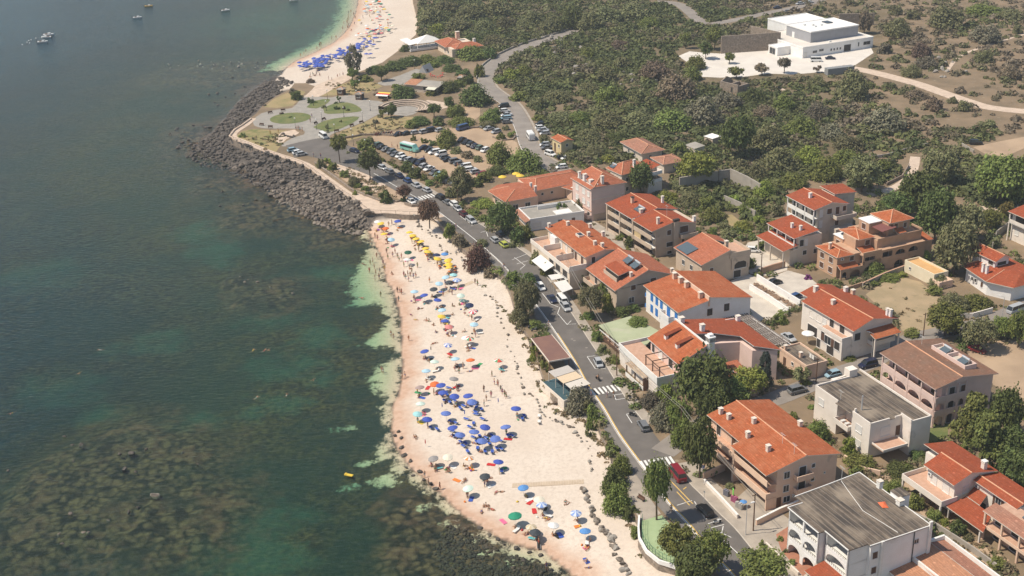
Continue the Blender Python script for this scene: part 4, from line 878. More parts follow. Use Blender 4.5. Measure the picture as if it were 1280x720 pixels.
# -- pinkish house with big white chimney, terrace and pergola
H = House('villa', 'pale pink house with orange roofs, tall white chimney and a long street terrace', 'house', 7.5, px=(809,422.6), L=14.3, W=24, ang=-69, wall=W_PINK)
H.block(.4, 13.9, .7, 7.0, 0, 7.4, main=True); H.block(.4, 8.6, 7.0, 23.0, 0, 7.3)
H.prism([(8.6,12.8),(10.2,17.8),(15.0,18.0),(17.2,23.0),(8.6,23.0)], 0, 7.3)
H.panels([[(0,0,7.5),(14.3,0,7.5),(14.3,7.1,10.6),(0,7.1,10.6)]], T_OR, fascia=M_WTRIM)
zz = lambda v: 10.4-(v-7.3)*(2.9/16.3)
rp = [(-.4,23.6),(-.4,7.3),(14.3,7.3),(8.4,8.6),(7.8,12.8),(9.8,18.0),(15.2,18.2),(17.7,23.6)]
H.panels([[(17.7,23.6,zz(23.6)),(-.4,23.6,zz(23.6)),(-.4,7.3,zz(7.3)),(7.6,7.3,zz(7.3)),(7.8,12.8,zz(12.8)),(9.8,18.0,zz(18)),(15.2,18.2,zz(18.2))]], T_RED, fascia=M_WTRIM)
H.block(-.2, 14.2, 7.0, 7.3, 7.3, 10.9, M_WTRIM); H.gwall(.4, .25, .7, 7.0, 7.4, 10.3, 6.9); H.gwall(13.9, -.25, .7, 7.0, 7.4, 10.3, 6.9); H.block(.4, .65, 7.3, 22, 7.2, 8.2)
for u, v in ((4.0,2.8),(9.0,2.9)):
    z0 = 7.5+v*.436; d = MB(); d.box(u-.5, u+.5, v-.5, v+.1, z0-.2, z0+.75); d.add([(u-.6,v-.6,z0+.78),(u+.6,v-.6,z0+.78),(u+.6,v+3.4,z0+1.75),(u-.6,v+3.4,z0+1.75)], [(0,1,2,3)], 1); H.part('dormer', d, [M_WTRIM, T_RED])
ch = MB(); ch.box(12.9, 14.5, 7.4, 8.8, 0, 12.2); ch.box(12.75, 14.65, 7.25, 8.95, 12.2, 12.4)
for k in range(4): ch.box(12.85, 12.9, 7.5+k*.33, 7.65+k*.33, 11.2, 12.0, 1); ch.box(14.5, 14.55, 7.5+k*.33, 7.65+k*.33, 11.2, 12.0, 1); ch.box(13.0+k*.38, 13.2+k*.38, 7.36, 7.4, 11.2, 12.0, 1)
ch.box(13.2, 14.2, 7.6, 8.6, 12.4, 12.9, 0); H.part('chimney', ch, [W_WHITE, M_DARK])
H.chimney(1.2, 8.0, 10.2, 1.0, 1.0, W_WHITE); H.chimney(6.2, 10.4, 9.9, 1.2, .9, W_WHITE); H.chimney(1.2, 22.6, 7.6, 1.0, .9, W_WHITE)
H.block(-4.6, 13.8, -4.6, .7, 0, 4.4, W_OFFW); H.w.box(-4.5, 13.7, -4.5, .68, 4.4, 4.43, 3); H.block(-4.7, 13.9, -4.8, -4.6, 3.6, 5.3, M_WTRIM); H.block(-4.7, -4.5, -4.6, 4, 4.4, 5.2, M_WTRIM); H.block(13.7, 13.9, -4.6, .6, 4.4, 5.2, M_WTRIM)
H.win('f', .1, 4.6, 1.2, 2.1, 'dark'); H.win('f', .35, 4.6, 1.8, 2.1, 'roll'); H.win('f', .7, 4.6, 1.8, 2.1, 'dark')
pg = MB()
for u in (6.2, 9.4, 12.6):
    pg.box(u-.1, u+.1, -3.6, -3.4, 4.4, 6.8); pg.box(u-.08, u+.08, -3.7, .7, 6.8, 6.95)
pg.box(6, 12.8, -3.6, -3.45, 6.65, 6.8); H.part('pergola', pg, [M_WOOD])
H.panels([[(17.4,8.2,3.6),(17.4,15.6,3.6),(12.8,15.6,4.6),(12.8,8.2,4.6)]], T_SALM, name='porch_roof')
for v in (8.6, 12.0, 15.2): H.block(17.0, 17.3, v-.15, v+.15, 0, 3.5)
H.pl['e'] = 8.6
H.win('b', .2, 3.5, n=2, step=3); o_ = H.pl['e']; H.pl['e'] = 10.0
H.done()
# -- brown house with roof-top sun panels and cut-in roof terrace
H = House('villa', 'brown house with two sun panels and a covered roof terrace on its orange roof', 'house', 5.5, px=(738.5,340.8), L=13.0, W=18.0, wall=W_BRN)
H.block(-.5, 12.5, .8, 17.4, 0, 5.45, main=True)
H.gable(-3, 13, 0, 18.0, 5.5, 9.3, 9.4, T_SALM, 6.1); H.block(-2.6, -.5, .8, 17.4, 0, 5.4)
H.solar(5.6, 7.6, 9.0, 2.6, 1.8, .45); H.solar(9.2, 7.6, 9.0, 2.6, 1.8, .45)
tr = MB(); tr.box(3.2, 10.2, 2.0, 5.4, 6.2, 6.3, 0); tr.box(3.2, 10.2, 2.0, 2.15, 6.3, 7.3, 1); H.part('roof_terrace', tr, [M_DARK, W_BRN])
tr = MB(); tr.box(3.3, 10.1, 2.6, 5.2, 6.35, 7.6); H.part('terrace_shade_block', tr, [M_DARK]); H.panels([[(3.0,2.4,8.15),(10.4,2.4,8.15),(10.4,5.6,8.9),(3.0,5.6,8.9)]], T_RED, name='terrace_roof')  # solid dark block stands in for the shade under the terrace roof
H.chimney(11.4, 5.4, 7.6, .9, .6); H.chimney(12.2, 16.6, 6.4, 1.2, .7, W_BRN)
H.win('e', .28, 4.5, 1.3, 1.3, 'shut'); H.win('e', .62, 5.2, 1.6, 1.4, 'shut'); H.win('e', .25, 1.2, 1.4, 1.4); H.win('e', .62, 1.6, 1.6, 1.5, 'open'); H.win('f', .15, 2.8, 1.2, 2.0, 'dark'); H.balcony('f', -2.4, 3.4, 2.6, 1.8); H.win('f', .6, 2.4, 1.3, 1.4); H.win('b', .3, 2.5, n=2, step=5)
H.done()
# -- orange house with bougainvillea
H = House('terrace_house', 'long cream house with orange roof and front terraces hung with purple bougainvillea', 'house', 8.4, px=(681.2,284.3), L=24.2, W=11.3, wall=W_CREAM)
H.block(.5, 23.7, .6, 10.7, 0, 8.3, main=True); H.gable(0, 24.2, 0, 11.3, 8.4, 9.6, 5.6, T_OR)
H.block(.5, 24.0, -4.4, .6, 0, 5.2, W_CREAM); H.w.box(.7, 23.8, -4.2, .58, 5.2, 5.24, 3); H.block(.4, 24.1, -4.6, -4.4, 4.9, 6.1, W_OFFW); H.block(23.8, 24.05, -4.4, .5, 5.2, 6.6, W_OFFW); H.block(8.2, 8.4, -4.4, .5, 5.2, 6.8, W_OFFW); H.block(16, 16.2, -4.4, .5, 5.2, 6.8, W_OFFW); H.block(.4, .6, -4.4, .5, 5.2, 6.1, W_OFFW)
for a in (.08, .2, .36, .5, .66, .74, .9): H.win('f', a, 5.3, 1.3, 2.2, 'shut' if a > .6 else 'roll')
H.block(4.5, 7.5, -.6, .6, 5.2, 8.0, W_WHITE)
H.pl['f'] = -4.4
for a in (.55, .72, .9): H.w.box(23.7*a-1.8, 23.7*a+1.8, -4.9, -4.4, 2.6, 2.75, 1); H.win('f', a, 2.9, 2.6, 1.9, 'dark'); H.win('f', a, .1, 2.8, 2.2, 'dark'); H.railing('f', 23.7*a-1.8, 23.7*a+1.8, 2.75, .5, .9)
H.awning(7, 15.4, -7.4, -4.65, 2.7, 3.9, M_ROLL); H.pl['f'] = .6
H.win('e', .2, 6.2, 1.0, 1.7, 'dark'); H.win('e', .62, 5.4, 1.1, 2.2, 'shut'); H.win('e', .85, 7.0, .6, .7); H.win('e', -.22, 3.0, 1.2, 1.6, 'shut') ; H.win('e', .4, 1.2, 1.2, 1.4); H.win('b', .1, 3.5, n=5, step=4.5)
for u, v, z in ((.8,.9,8.5),(4.0,5.0,9.3),(6.6,10.4,8.6),(13.6,6.4,9.3),(20.0,5.0,9.3),(13.4,10.8,8.6),(22.4,5.9,9.4)): H.chimney(u, v, z, .9, .7)
fr_ = MB(); fr_.box(11.0, 13.2, 3.8, 5.4, 9.0, 9.8); fr_.box(11.2, 13.0, 4.0, 5.2, 9.8, 9.84, 1); H.part('skylight', fr_, [M_TRIM, M_GLASS])
for Q in ([(685,344),(689.8,350),(708.7,346.3),(705.5,341)], [(692,353),(703,365.5),(716,360.5),(707,349.5)]):
    q = [H.loc(x, y, 2.8) for x, y in Q]; mb = MB(); mb.add([(u, v, 2.8) for u, v in q]+[(u, v, 2.72) for u, v in q], [(0,1,2,3),(7,6,5,4),(0,4,5,1),(1,5,6,2),(2,6,7,3),(3,7,4,0)])
    for u, v in q: mb.tube((u, v, 0), (u, v, 2.72), .04, n=4)
    H.part('sunshade', mb, [M_ROLL])
H.done()
# -- brown apartment house with three floors of loggias
H = House('apartment_house', 'brown three-storey apartment house with stacked loggias under a stepped orange roof', 'house', 8.2, px=(756.5,254), L=25.2, W=15.0, ang=-65, wall=W_BRN)
H.block(.5, 24.8, 2.4, 14.4, 0, 8.15, main=True)
vr = 8.4
H.gable(0, 14.6, 0, 15.2, 8.2, 9.8, vr, T_RED, 8.2, fascia=M_WTRIM); H.gable(14.6, 25.2, 0, 14.4, 8.0, 9.5, 7.2, T_RED, 7.9)
for z in (2.75, 5.5):
    H.w.box(.5, 24.6, .4, 2.4, z-.22, z, 1); H.w.box(.5, 24.6, .3, .45, z-.3, z+.9)
H.w.box(.5, 24.6, .3, .45, 0, .9)
for u in (.3, 7.5, 14.6): H.w.box(u, u+.5, .15, 2.4, 0, 8.2)
H.w.box(24.4, 24.8, 1.6, 2.4, 0, 8.0)
for z in (.05, 2.8, 5.55):
    for a in (.1, .2, .38, .5, .68, .85): H.win('f', a, z, 1.5, 2.1, 'dark' if z < 1 else 'shut' if a in (.2, .5) else 'dark')
bl = MB(); bl.box(15.4, 18.8, .46, .52, 3.3, 5.3); H.part('blind', bl, [plain('yellow_blind', (.62,.47,.26), .8)])
H.win('e', .28, 5.8, 1.2, 1.4, 'shut'); H.win('e', .3, 2.4, 2.0, 1.3, 'dark'); H.win('e', .68, 5.6, 2.6, 1.9, 'shut'); H.balcony('e', 9.0, 14.2, 4.6, 1.5); H.win('e', .66, 1.8, .9, 1.9, 'dark'); H.win('e', .3, .2, 1.4, .9, 'dark'); H.block(24.82, 25.5, 7.0, 8.4, 0, 9.6); H.block(24.82, 25.7, 6.8, 8.6, 9.6, 10.2, M_DARK)
H.win('b', .1, 3.5, n=5, step=4.6); H.win('w', .35, 3.5, n=2, step=5)
H.chimney(6.0, 5.4, 9.2, 1.4, .8, W_PEACH, M_DARK); H.chimney(8.8, 13.6, 8.6, 1.6, .6, W_WHITE); H.chimney(22.6, 3.6, 8.7, 1.5, .7); H.chimney(24.4, 14.0, 8.0, 1.2, .7, W_WHITE); H.solar(11.6, 4.2, 8.9, 3.2, 1.8, .3); H.chimney(13.4, 3.8, 8.7, 1.0, .9, M_TRIM); H.antenna(20, 8, 9.4, 3)
H.done()
# -- brown house with arch and dark glass roof light
H = House('villa', 'brown house with asymmetric orange roof, dark roof light and an arched side window', 'house', 6, O=(43.1,313.6), L=14.0, W=15.5, ang=-67, wall=W_BRN)
lf = H.loc
H.block(.4, 13.4, .6, 14.9, 0, 5.9, main=True)
H.panels([[(0,0,6.0),(14.0,0,6.0),(14.0,8.6,8.6),(0,8.6,8.6)], [(5.6,13.5,6.8),(0,13.5,6.8),(0,8.6,8.6),(5.6,8.6,8.6)]], T_SALM, ridges=[((0,8.6,8.6),(14,8.6,8.6))])
H.gwall(.4, .25, .6, 14.9, 5.9, 8.4, 8.5); H.gwall(13.4, -.25, .6, 14.9, 5.9, 8.4, 8.5)
H.block(5.6, 13.6, 8.8, 15.2, 5.9, 6.6); H.w.box(5.8, 13.4, 9.0, 15.0, 6.6, 6.64, 3); H.block(13.4, 13.6, 8.9, 15.2, 6.6, 7.4); H.block(5.6, 13.6, 15.0, 15.2, 6.6, 7.4)
sk_ = MB(); sk_.add([(1.0,.2,6.35),(6.6,.2,6.35),(6.6,3.6,7.35),(1.0,3.6,7.35),(1.0,.2,6.2),(6.6,.2,6.2),(6.6,3.6,7.2),(1.0,3.6,7.2)], [(0,1,2,3),(7,6,5,4),(0,4,5,1),(1,5,6,2),(2,6,7,3),(3,7,4,0)]); H.part('roof_light', sk_, [M_PANEL])
H.chimney(10.8, 9.4, 8.0, 1.5, .8, W_BRN)
H.pl['e'] = 13.6; H.archwall('e', 9.4, 14.9, 2.6, 6.2, .06, [(12.2,4.2,3.2,1.6)], .1); H.pl['e'] = 13.4; H.win('e', .81, 2.7, 3.6, 1.9, 'dark'); H.win('e', .2, 3.4, 1.0, 1.0, 'shut'); H.win('e', .75, .2, 2.2, 2.0, 'dark'); H.win('b', .3, 2.5, n=2, step=4); H.win('f', .3, 2.5, n=2, step=4)
H.done()
# -- tall pink house
H = House('tall_house', 'tall pink house with hipped orange roof and a windowless end wall', 'house', 10, px=(713,222.2), L=12.3, W=12.2, ang=-65, wall=W_PINK)
H.block(.4, 11.9, .5, 11.7, 0, 9.95, main=True)
a, b = (1.6,6.2,13.0), (8.4,6.2,13.0); A, B, C, D = (0,2.6,10.7), (12.3,.0,10), (12.3,12.2,10), (0,12.2,10)
H.panels([[(0,0,10),(12.3,0,10),(12.3,1.2,10.5),(0,1.2,10.5)], [(0,2.8,11.2),(12.3,1.2,10.5),b,a], [C,D,a,b], [(12.3,1.2,10.5),C,b], [D,(0,2.8,11.2),a]], T_SALM, ridges=[(a,b),(a,D),(b,C),(b,(12.3,1.2,10.5))])
H.block(.5, 11.8, 2.6, 2.9, 9.9, 11.1, W_OFFW); H.chimney(2.2, 1.9, 10.3, 1.6, .7, W_WHITE); H.chimney(5.0, 2.2, 10.4, 1.5, 1.0, W_WHITE); H.chimney(8.6, 2.3, 10.4, .8, 1.1, W_WHITE); H.chimney(11.4, 4.4, 11.0, 1.8, .8, W_OFFW)
for z in (7.2, 4.2): H.win('f', .25, z, 1.6, 1.6, 'roll'); H.win('f', .6, z, 1.6, 1.6, 'roll'); H.win('f', .85, z, 1.2, 1.4, 'roll')
H.block(.4, 12.0, .3, .5, 2.9, 3.1, M_TERRA); H.win('f', .85, .2, 1.4, 2.2, 'dark'); H.balcony('f', 9.2, 11.8, .9, 1.2); tr = MB(); tr.box(11.9, 11.96, .5, 11.7, 6.5, 6.7); H.part('string_course', tr, [M_TRIM]); H.win('b', .2, 4, n=3, step=3.4); H.block(11.92, 12.0, 1.2, 11.6, 0, 2.0, W_BRN)
H.done()
# -- flat white annex
H = House('flat_roofed_house', 'low white building with flat grey-green roof in front of the tall pink house', 'building', 3.6, px=(648.7,260.6), L=10, W=17.0, ang=-72, wall=W_WHITE)
H.block(0, 9.9, 0, 16.6, 0, 3.2, main=True); H.flat(-.1, 10, -.1, 16.7, 3.3, .5, M_GREYROOF)
H.panels([[(-.2,-1.6,2.9),(10.1,-1.6,2.9),(10.1,-.12,3.5),(-.2,-.12,3.5)]], T_OLD, name='porch_roof'); H.win('e', .12, 1.0, 2.6, 1.4, 'roll'); H.win('e', .55, 1.0, 1.2, 1.2); H.win('f', .3, .8, 1.5, 1.6, n=2, step=4); sh_ = MB(); sh_.box(5.5, 8.8, 8.5, 13.5, 3.32, 3.5); H.part('roof_slab', sh_, [M_WTRIM]); H.block(2.2, 2.5, 5, 12, 3.3, 4.4, M_WTRIM); H.door('e', .8)
H.done()
# -- restaurant with hipped roofs
H = House('restaurant', 'low restaurant with sprawling salmon hipped roofs beside the yellow parasols', 'restaurant', 4, px=(631.4,252.8), L=9, W=30, ang=-67, wall=W_PEACH)
H.block(-10.6, -.6, .4, 11, 0, 3.9, main=True); H.block(-17, -5.4, 11.6, 30.0, 0, 3.9)
H.panels([[(-11.7,-.7,4),(0,0,4),(-4.6,5.2,5.6),(-8.2,5.0,5.6)], [(0,0,4),(-.2,10.8,4),(-4.6,10.6,5.6),(-4.6,5.2,5.6)], [(-14.8,10.8,4),(-15.5,4.2,4),(-11.7,-.7,4),(-8.2,5.0,5.6),(-8.2,10.6,5.6)], [(-.2,10.8,4),(-14.8,10.8,4),(-8.2,10.6,5.6),(-4.6,10.6,5.6)], [(-8.2,5,5.6),(-4.6,5.2,5.6),(-4.6,10.6,5.6),(-8.2,10.6,5.6)]], T_SALM, ridges=[((0,0,4),(-4.6,5.2,5.6)),((-11.7,-.7,4),(-8.2,5,5.6))])
H.panels([[(-4.7,12,4),(-5.1,20.7,4),(-10.5,22,5.8),(-10.5,15,5.8)], [(-17.8,30.6,4),(-17.6,12,4),(-10.5,15,5.8),(-10.5,27,5.8)], [(-17.6,12,4),(-4.7,12,4),(-10.5,15,5.8)], [(-5.1,20.7,4),(-5.1,30.6,4),(-10.5,27,5.8),(-10.5,22,5.8)], [(-5.1,30.6,4),(-17.8,30.6,4),(-10.5,27,5.8)]], T_SALM, ridges=[((-10.5,15,5.8),(-10.5,27,5.8)),((-4.7,12,4),(-10.5,15,5.8)),((-17.6,12,4),(-10.5,15,5.8))])
H.panels([[(-4.9,20.8,3.7),(-.4,22.5,3.7),(-.4,27,3.7),(-5.0,28,4.4)]], T_SALM); H.block(-5.2, -1, 22.6, 27, 0, 3.3)
H.pl['e'] = -.6; H.win('e', .3, 1.0, 1.6, 1.4, n=2, step=4); H.pl['e'] = -5.4; H.x['e'] = (11.6, 22); H.win('e', .3, 2.0, .7, .7, 'dark', n=2, step=3.2); H.chimney(-6.4, 11.4, 4.6, 1.2, .6, W_WHITE); H.chimney(-3.2, 11.4, 4.4, 1.4, .7, W_PINK); H.win('f', .3, 1.0, 1.8, 1.5, 'dark', n=3, step=2.6)
H.done()
# -- grey house with orange hipped roof behind
H = House('villa', 'grey two-storey house with orange hipped roof beyond the tall pink house', 'house', 7, O=(31.1,376.4), L=10, W=14.6, ang=-60, wall=W_BEIGE)
H.block(.4, 6.6, .4, 10.2, 0, 6.9, main=True); H.hip(-1.5, 7.0, 0, 11.0, 7, 9.4, T_SALM, 'v', 3.6); H.block(.4, 6.0, 10.2, 14.5, 0, 6.2); H.shed(-1, 6.4, 10.4, 15.2, 6.2, 7.2, T_RED)
H.chimney(5.2, 6.0, 8.2, 1.8, .7, W_WHITE); H.block(6.6, 9.4, 8.2, 13.6, 0, 3.1, W_OFFW); H.pl['e'] = 6.6; H.balcony('e', 8.2, 13.8, 3.2, 2.6, .9, W_WHITE); H.balcony('e', 8.2, 13.8, 5.6, 2.6, .9, W_WHITE); H.win('e', .85, 3.4, 2.0, 2.0, 'dark'); H.win('e', .2, 4.4, .9, 1.2, 'dark'); H.win('e', .2, 1.4, .9, 1.2, 'dark'); H.win('f', .4, 4.2, n=2, step=2.6); H.win('b', .4, 3.4); H.solar(.6, 1.2, 7.6, 2.2, 1.4)
H.done()
# -- pair of old low roofs
H = House('cottage', 'low old cottage with faded brick-red roof in the trees beyond the villas', 'cottage', 3.4, O=(40.,410.7), L=10.5, W=9.0, wall=W_BEIGE)
H.block(-3.8, 9.4, .8, 8.2, 0, 3.2, main=True); H.hip(-4.7, 10.2, 0, 9.0, 3.4, 5.0, T_OLD, 'u', 3.4); H.win('e', .4, 1, 1, 1.1, 'dark'); H.win('f', .3, 1, 1, 1.1, n=2, step=4); H.done()
H = House('cottage', 'lower annex with faded red roof and long blank wall beside the old cottage', 'cottage', 3.2, O=(46.4,398.0), L=8.5, W=8.2, wall=W_BEIGE)
H.block(.3, 8.2, .6, 7.8, 0, 3.0, main=True); H.hip(0, 8.6, 0, 8.4, 3.2, 4.2, T_OLD, 'v', 3.0); H.win('e', .5, 1.2, .8, .8, 'dark'); H.done()
# -- yellow cabin
H = House('utility_cabin', 'yellow cabin with orange gable roof at the top of the car park', 'cabin', 4.4, O=(15.0,419.6), L=7.0, W=5.2, ang=-64, wall=W_YEL)
H.block(.4, 6.6, .4, 4.8, 0, 4.3, main=True); H.gable(0, 7.0, 0, 5.2, 4.4, 5.2, 2.6, T_OR, ov=.4); H.door('f', .3, 1.1, 3.0); H.win('f', .75, 2.2, .8, 1.0, 'dark'); H.win('e', .5, 2.6, .8, .8, 'dark'); H.done()
# -- stepped three-tier house
H = House('villa', 'grey-beige stepped house with three red roofs descending to the parked white car', 'house', 12, px=(982,244.3), L=13.4, W=11.6, ang=-68, wall=W_BEIGE)
H.block(.4, 12.9, 1.9, 11.2, 0, 11.9, main=True); H.gable(0, 13.4, 0, 11.6, 12, 13.3, 5.8, T_RED, fascia=M_WTRIM)
for z in (6.6, 9.2): H.w.box(.4, 12.9, .4, 1.9, z-.2, z, 1); H.w.box(.4, 12.9, .35, .5, z-.3, z+.85, 1)
for u in (.4, 4.5, 8.6, 12.65): H.w.box(u, u+.28, .35, .65, 6.3, 12, 1)
for z in (6.65, 9.25):
    for a in (.17, .5, .83): H.win('f', a, z, 2.2, 2.0, 'dark')
H.win('e', .1, 9.5, .9, 2.0, 'roll'); H.win('e', .38, 9.9, 1.5, 1.5, 'shut'); H.win('e', .66, 9.4, 1.2, 2.1, 'shut'); H.win('e', .9, 10.0, 1.1, 1.4, 'shut'); H.win('e', .1, 6.5, .9, 1.8, 'roll'); H.win('e', .66, 6.2, 1.1, 2.1, 'shut'); H.win('e', .1, 2.2, 1.2, 2.1, 'dark'); H.balcony('e', 6.0, 12.6, 8.9, 2.6, .9); H.win('b', .2, 8, n=2, step=5)
H.block(12.9, 15.4, 6.2, 12.4, 0, 6.0); H.panels([[(.4,18.6,12.6),(7.6,18.2,12.4),(7.4,11.0,12.9),(.2,11.0,13.1)]], T_RED); H.block(1, 7, 11.2, 18, 0, 12.3); H.chimney(6.4, 3.6, 12.8, 1.0, .7, W_WHITE)
b0 = (-9.6, -8.0)
u0, v0 = H.loc(959.2, 278.9, 8); H.block(u0+.3, u0+12.3, v0+1.6, v0+9, 0, 7.8); H.panels([[(u0-.4,v0,7.9),(u0+12.6,v0,7.9),(u0+12.6,v0+7.9,9.0),(u0-.4,v0+7.9,9.0)]], T_RED, fascia=M_WTRIM)
for u in (0, 4.1, 8.2, 12.0): H.w.box(u0+u+.1, u0+u+.35, v0+.25, v0+.5, 4.4, 7.9, 1)
H.w.box(u0+.1, u0+12.4, v0+.25, v0+.4, 4.6, 5.9, 1); H.w.box(u0+.1, u0+12.4, v0+.3, v0+1.6, 4.5, 4.7, 1); H.pl['f'] = v0+1.6; H.x['f'] = (u0, u0+12.4)
for a in (.17, .5, .83): H.win('f', a, 5.0, 2.4, 2.2, 'dark')
H.pl['e'] = u0+12.3; H.x['e'] = (v0+1.6, v0+9); H.win('e', .15, 5.2, 1.2, 1.8, 'dark'); H.win('e', .35, 5.2, .8, 1.8, 'roll'); H.win('e', .3, 2.6, 1.2, 1.2, 'dark'); H.win('e', .75, 2.4, 1.0, 1.2, 'dark'); H.chimney(u0+6.6, v0+3.4, 8.3, 1.0, .6, W_WHITE); H.chimney(u0+9.4, v0+4.2, 8.4, 1.0, .6, W_WHITE)
u1, v1 = H.loc(946, 294.6, 5); H.panels([[(u1-.3,v1,4.9),(u1+12.6,v1,4.9),(u1+12.6,v1+5.0,5.9),(u1-.3,v1+5.0,5.9)]], T_RED); H.w.box(u1+12.0, u1+12.3, v1+.3, v1+.6, 0, 4.9); H.w.box(u1+.1, u1+.4, v1+.3, v1+.6, 0, 4.9); H.w.box(u1+6, u1+6.3, v1+.3, v1+.6, 0, 4.9); H.w.box(u1, u1+12, v1+2.6, v1+5.4, 0, 4.5)
H.done()
# -- terracotta terraced house with arches
H = House('terraced_house', 'terracotta house of stacked terraces and round arches beside the cream pool box', 'house', 6, O=(83.8,301.9), L=10, W=33, ang=-67, wall=W_TERRA)
H.block(-9.3, -1.0, .6, 8.0, 0, 5.9, main=True); H.hip(-9.9, -.5, .2, 5.6, 6.0, 6.9, T_OR, 'u', 2.6)
H.block(-8.6, -3.4, 8.0, 13.2, 0, 8.6); H.hip(-11.2, -2.6, 8.4, 13.4, 8.7, 9.8, T_OR, 'v', 2.4); H.block(-10.5, -1.2, 13.2, 27.6, 0, 8.0)
H.block(-12.2, -8.4, 7.8, 11.4, 0, 7.0); H.flat(-12.4, -8.0, 7.6, 11.6, 7.25, 0, W_WHITE); H.solar(-10, 9.6, 7.3, 2, 1.4)
H.block(-9.6, -5.4, 13.6, 17.6, 0, 11.2); H.flat(-9.8, -5.2, 13.5, 17.9, 11.5, 0, W_WHITE); H.block(-9.2, -2.6, 17.6, 24.6, 0, 11.6); H.hip(-10.0, -1.8, 17.4, 25.2, 11.9, 13.7, T_OR, 'v', 3.9)
H.awning(-5.2, -.8, 14.2, 18.8, 10.5, 11.0, plain('maroon_awning', (.20,.075,.065), .8)); H.block(-1.3, -1.0, 13.2, 27.6, 8.0, 8.6); H.block(-5, -1, 27.3, 27.6, 8.0, 9.0); H.block(-9.4, -1, 27.6, 31.4, 0, 5.0)
H.panels([[(-.9,8.4,5.6),(-.9,12.6,5.6),(-3.4,12.6,6.4),(-3.4,8.4,6.4)]], T_OR, name='porch_roof'); H.panels([[(.6,.6,2.9),(.6,6.4,2.9),(-1,6.4,3.8),(-1,.6,3.8)]], T_OR, name='porch_roof'); H.panels([[(-.9,19.4,8.9),(-.9,22.4,8.9),(-2.6,22.4,9.8),(-2.6,19.4,9.8)]], T_OR, name='porch_roof'); H.panels([[(-.8,28,5.2),(-.8,31.6,5.2),(-6,31.6,6),(-6,28,6)]], T_OR, name='porch_roof')
H.pl['e'] = 0.6
H.block(-1.2, .6, 7.6, 27.6, 2.7, 2.95); H.block(.3, .6, 7.6, 27.6, 2.95, 3.8); H.block(-1.2, .6, 13.4, 27.6, 5.7, 5.95)
H.archwall('e', .8, 7.6, 0, 2.9, 0, [(2.0,1.6,1.2,.9),(5.4,3.2,1.0,1.2)]); H.archwall('e', 7.6, 17.2, 0, 2.7, 0, [(9.6,3.0,1.0,1.2),(13.4,3.0,1.0,1.2)]); H.archwall('e', 17.2, 27.6, 0, 2.7, 0, [(19.4,3.0,1.0,1.2),(24.6,4.0,1.0,1.3)])
H.archwall('e', 13.4, 27.6, 3.8, 5.75, 0, [(15.4,3.2,5.2,.1),(19.6,3.2,4.0,1.2),(23.8,3.2,4.0,1.2)]); H.archwall('e', 7.6, 13.4, 2.95, 5.4, 0, [(9.8,3.2,4.8,.1)]) ; H.block(-1.2, .6, 7.6, 13.4, 5.3, 5.6); H.block(.3, .6, 7.6, 13.4, 5.6, 6.3)
H.pl['e'] = -1.0
for z in (.05, 3.0):
    for v in (9.6, 13.6, 15.6, 19.6, 24.2): H.win('e', v, z, 2.6, 2.1, 'dark', absolute=True)
H.win('e', 3.5, .1, 2, 2, 'dark', absolute=True); H.win('e', 5.2, 4.2, 1.2, 1.2, 'shut', absolute=True); H.ac('e', .2, 4.9); H.pl['f'] = .6; H.x['f'] = (-9.3, -1)
for a in (.25, .7): H.win('f', a, 3.6, 1.6, 1.5, 'shut'); H.win('f', a, .8, 1.6, 1.5, 'shut')
H.pl['e'] = -3.4; H.win('e', 11.8, 6.4, 1.4, 1.4, 'shut', absolute=True); H.pl['e'] = -2.6; H.win('e', 20, 9.2, 1.2, 1.9, 'shut', absolute=True); H.win('e', 23, 9.6, 1.0, 1.3, 'shut', absolute=True); H.pl['f'] = 13.6; H.win('f', -7.5, 9.2, 1.5, 1.5, 'shut', absolute=True); H.pl['f'] = 7.8; H.win('f', -10.3, 4.6, 1.5, 1.5, 'shut', absolute=True)
H.chimney(-5.6, 1.6, 6.4, 1.4, .6, W_PEACH); H.block(-12, -9.4, 4, 7.8, 0, 5.2); H.block(-12, -10.4, 12, 18, 0, 8.5); H.win('b', .3, 2, n=2, step=4)
H.done()
# -- white villas at the right edge
H = House('villa', 'white villa with red hipped roof and raised attic, two white chimney pots on the slope', 'house', 4, px=(1201.7,331.6), L=15, W=12, ang=-67, wall=W_WHITE)
H.panels([[(0,0,4),(10.8,-1.8,4),(10,4.5,5.6),(2.4,4.8,5.6)], [(10.8,-1.8,4),(16.8,1.3,4),(14,6,5.6),(10,4.5,5.6)], [(16.8,1.3,4),(16.5,12,4),(14,11,5.6),(14,6,5.6)], [(0,12,4),(0,0,4),(2.4,4.8,5.6),(2.4,11,5.6)], [(2.4,4.8,5.6),(10,4.5,5.6),(14,6,5.6),(14,11,5.6),(2.4,11,5.6)]], T_RED, ridges=[((0,0,4),(2.4,4.8,5.6)),((10.8,-1.8,4),(10,4.5,5.6))])
H.prism([(1,.9),(10.3,-.8),(15.8,1.8),(15.8,11),(1,11)], 0, 3.9); H.block(-.4, 7.4, 3.8, 8.2, 0, 7.2); H.gable(-1.2, 8.2, 3.2, 8.8, 7.3, 8.6, 6.0, T_RED, ov=.5); H.pl = dict(f=.5, e=7.4, b=11, w=0); H.x = dict(f=(0, 10), b=(0, 10), e=(3.8, 8.2), w=(0, 11)); H.win('e', .5, 5.7, 2.8, .9, 'dark'); H.pl['f'] = 3.8; H.win('f', .6, 5.7, 1.6, 1.0, 'dark'); H.chimney(-.9, 3.6, 6.8, 1.6, .7, W_WHITE); H.chimney(6.6, .9, 4.6, 1.8, .6, W_WHITE); H.chimney(7.9, .9, 4.6, 1.8, .6, W_WHITE)
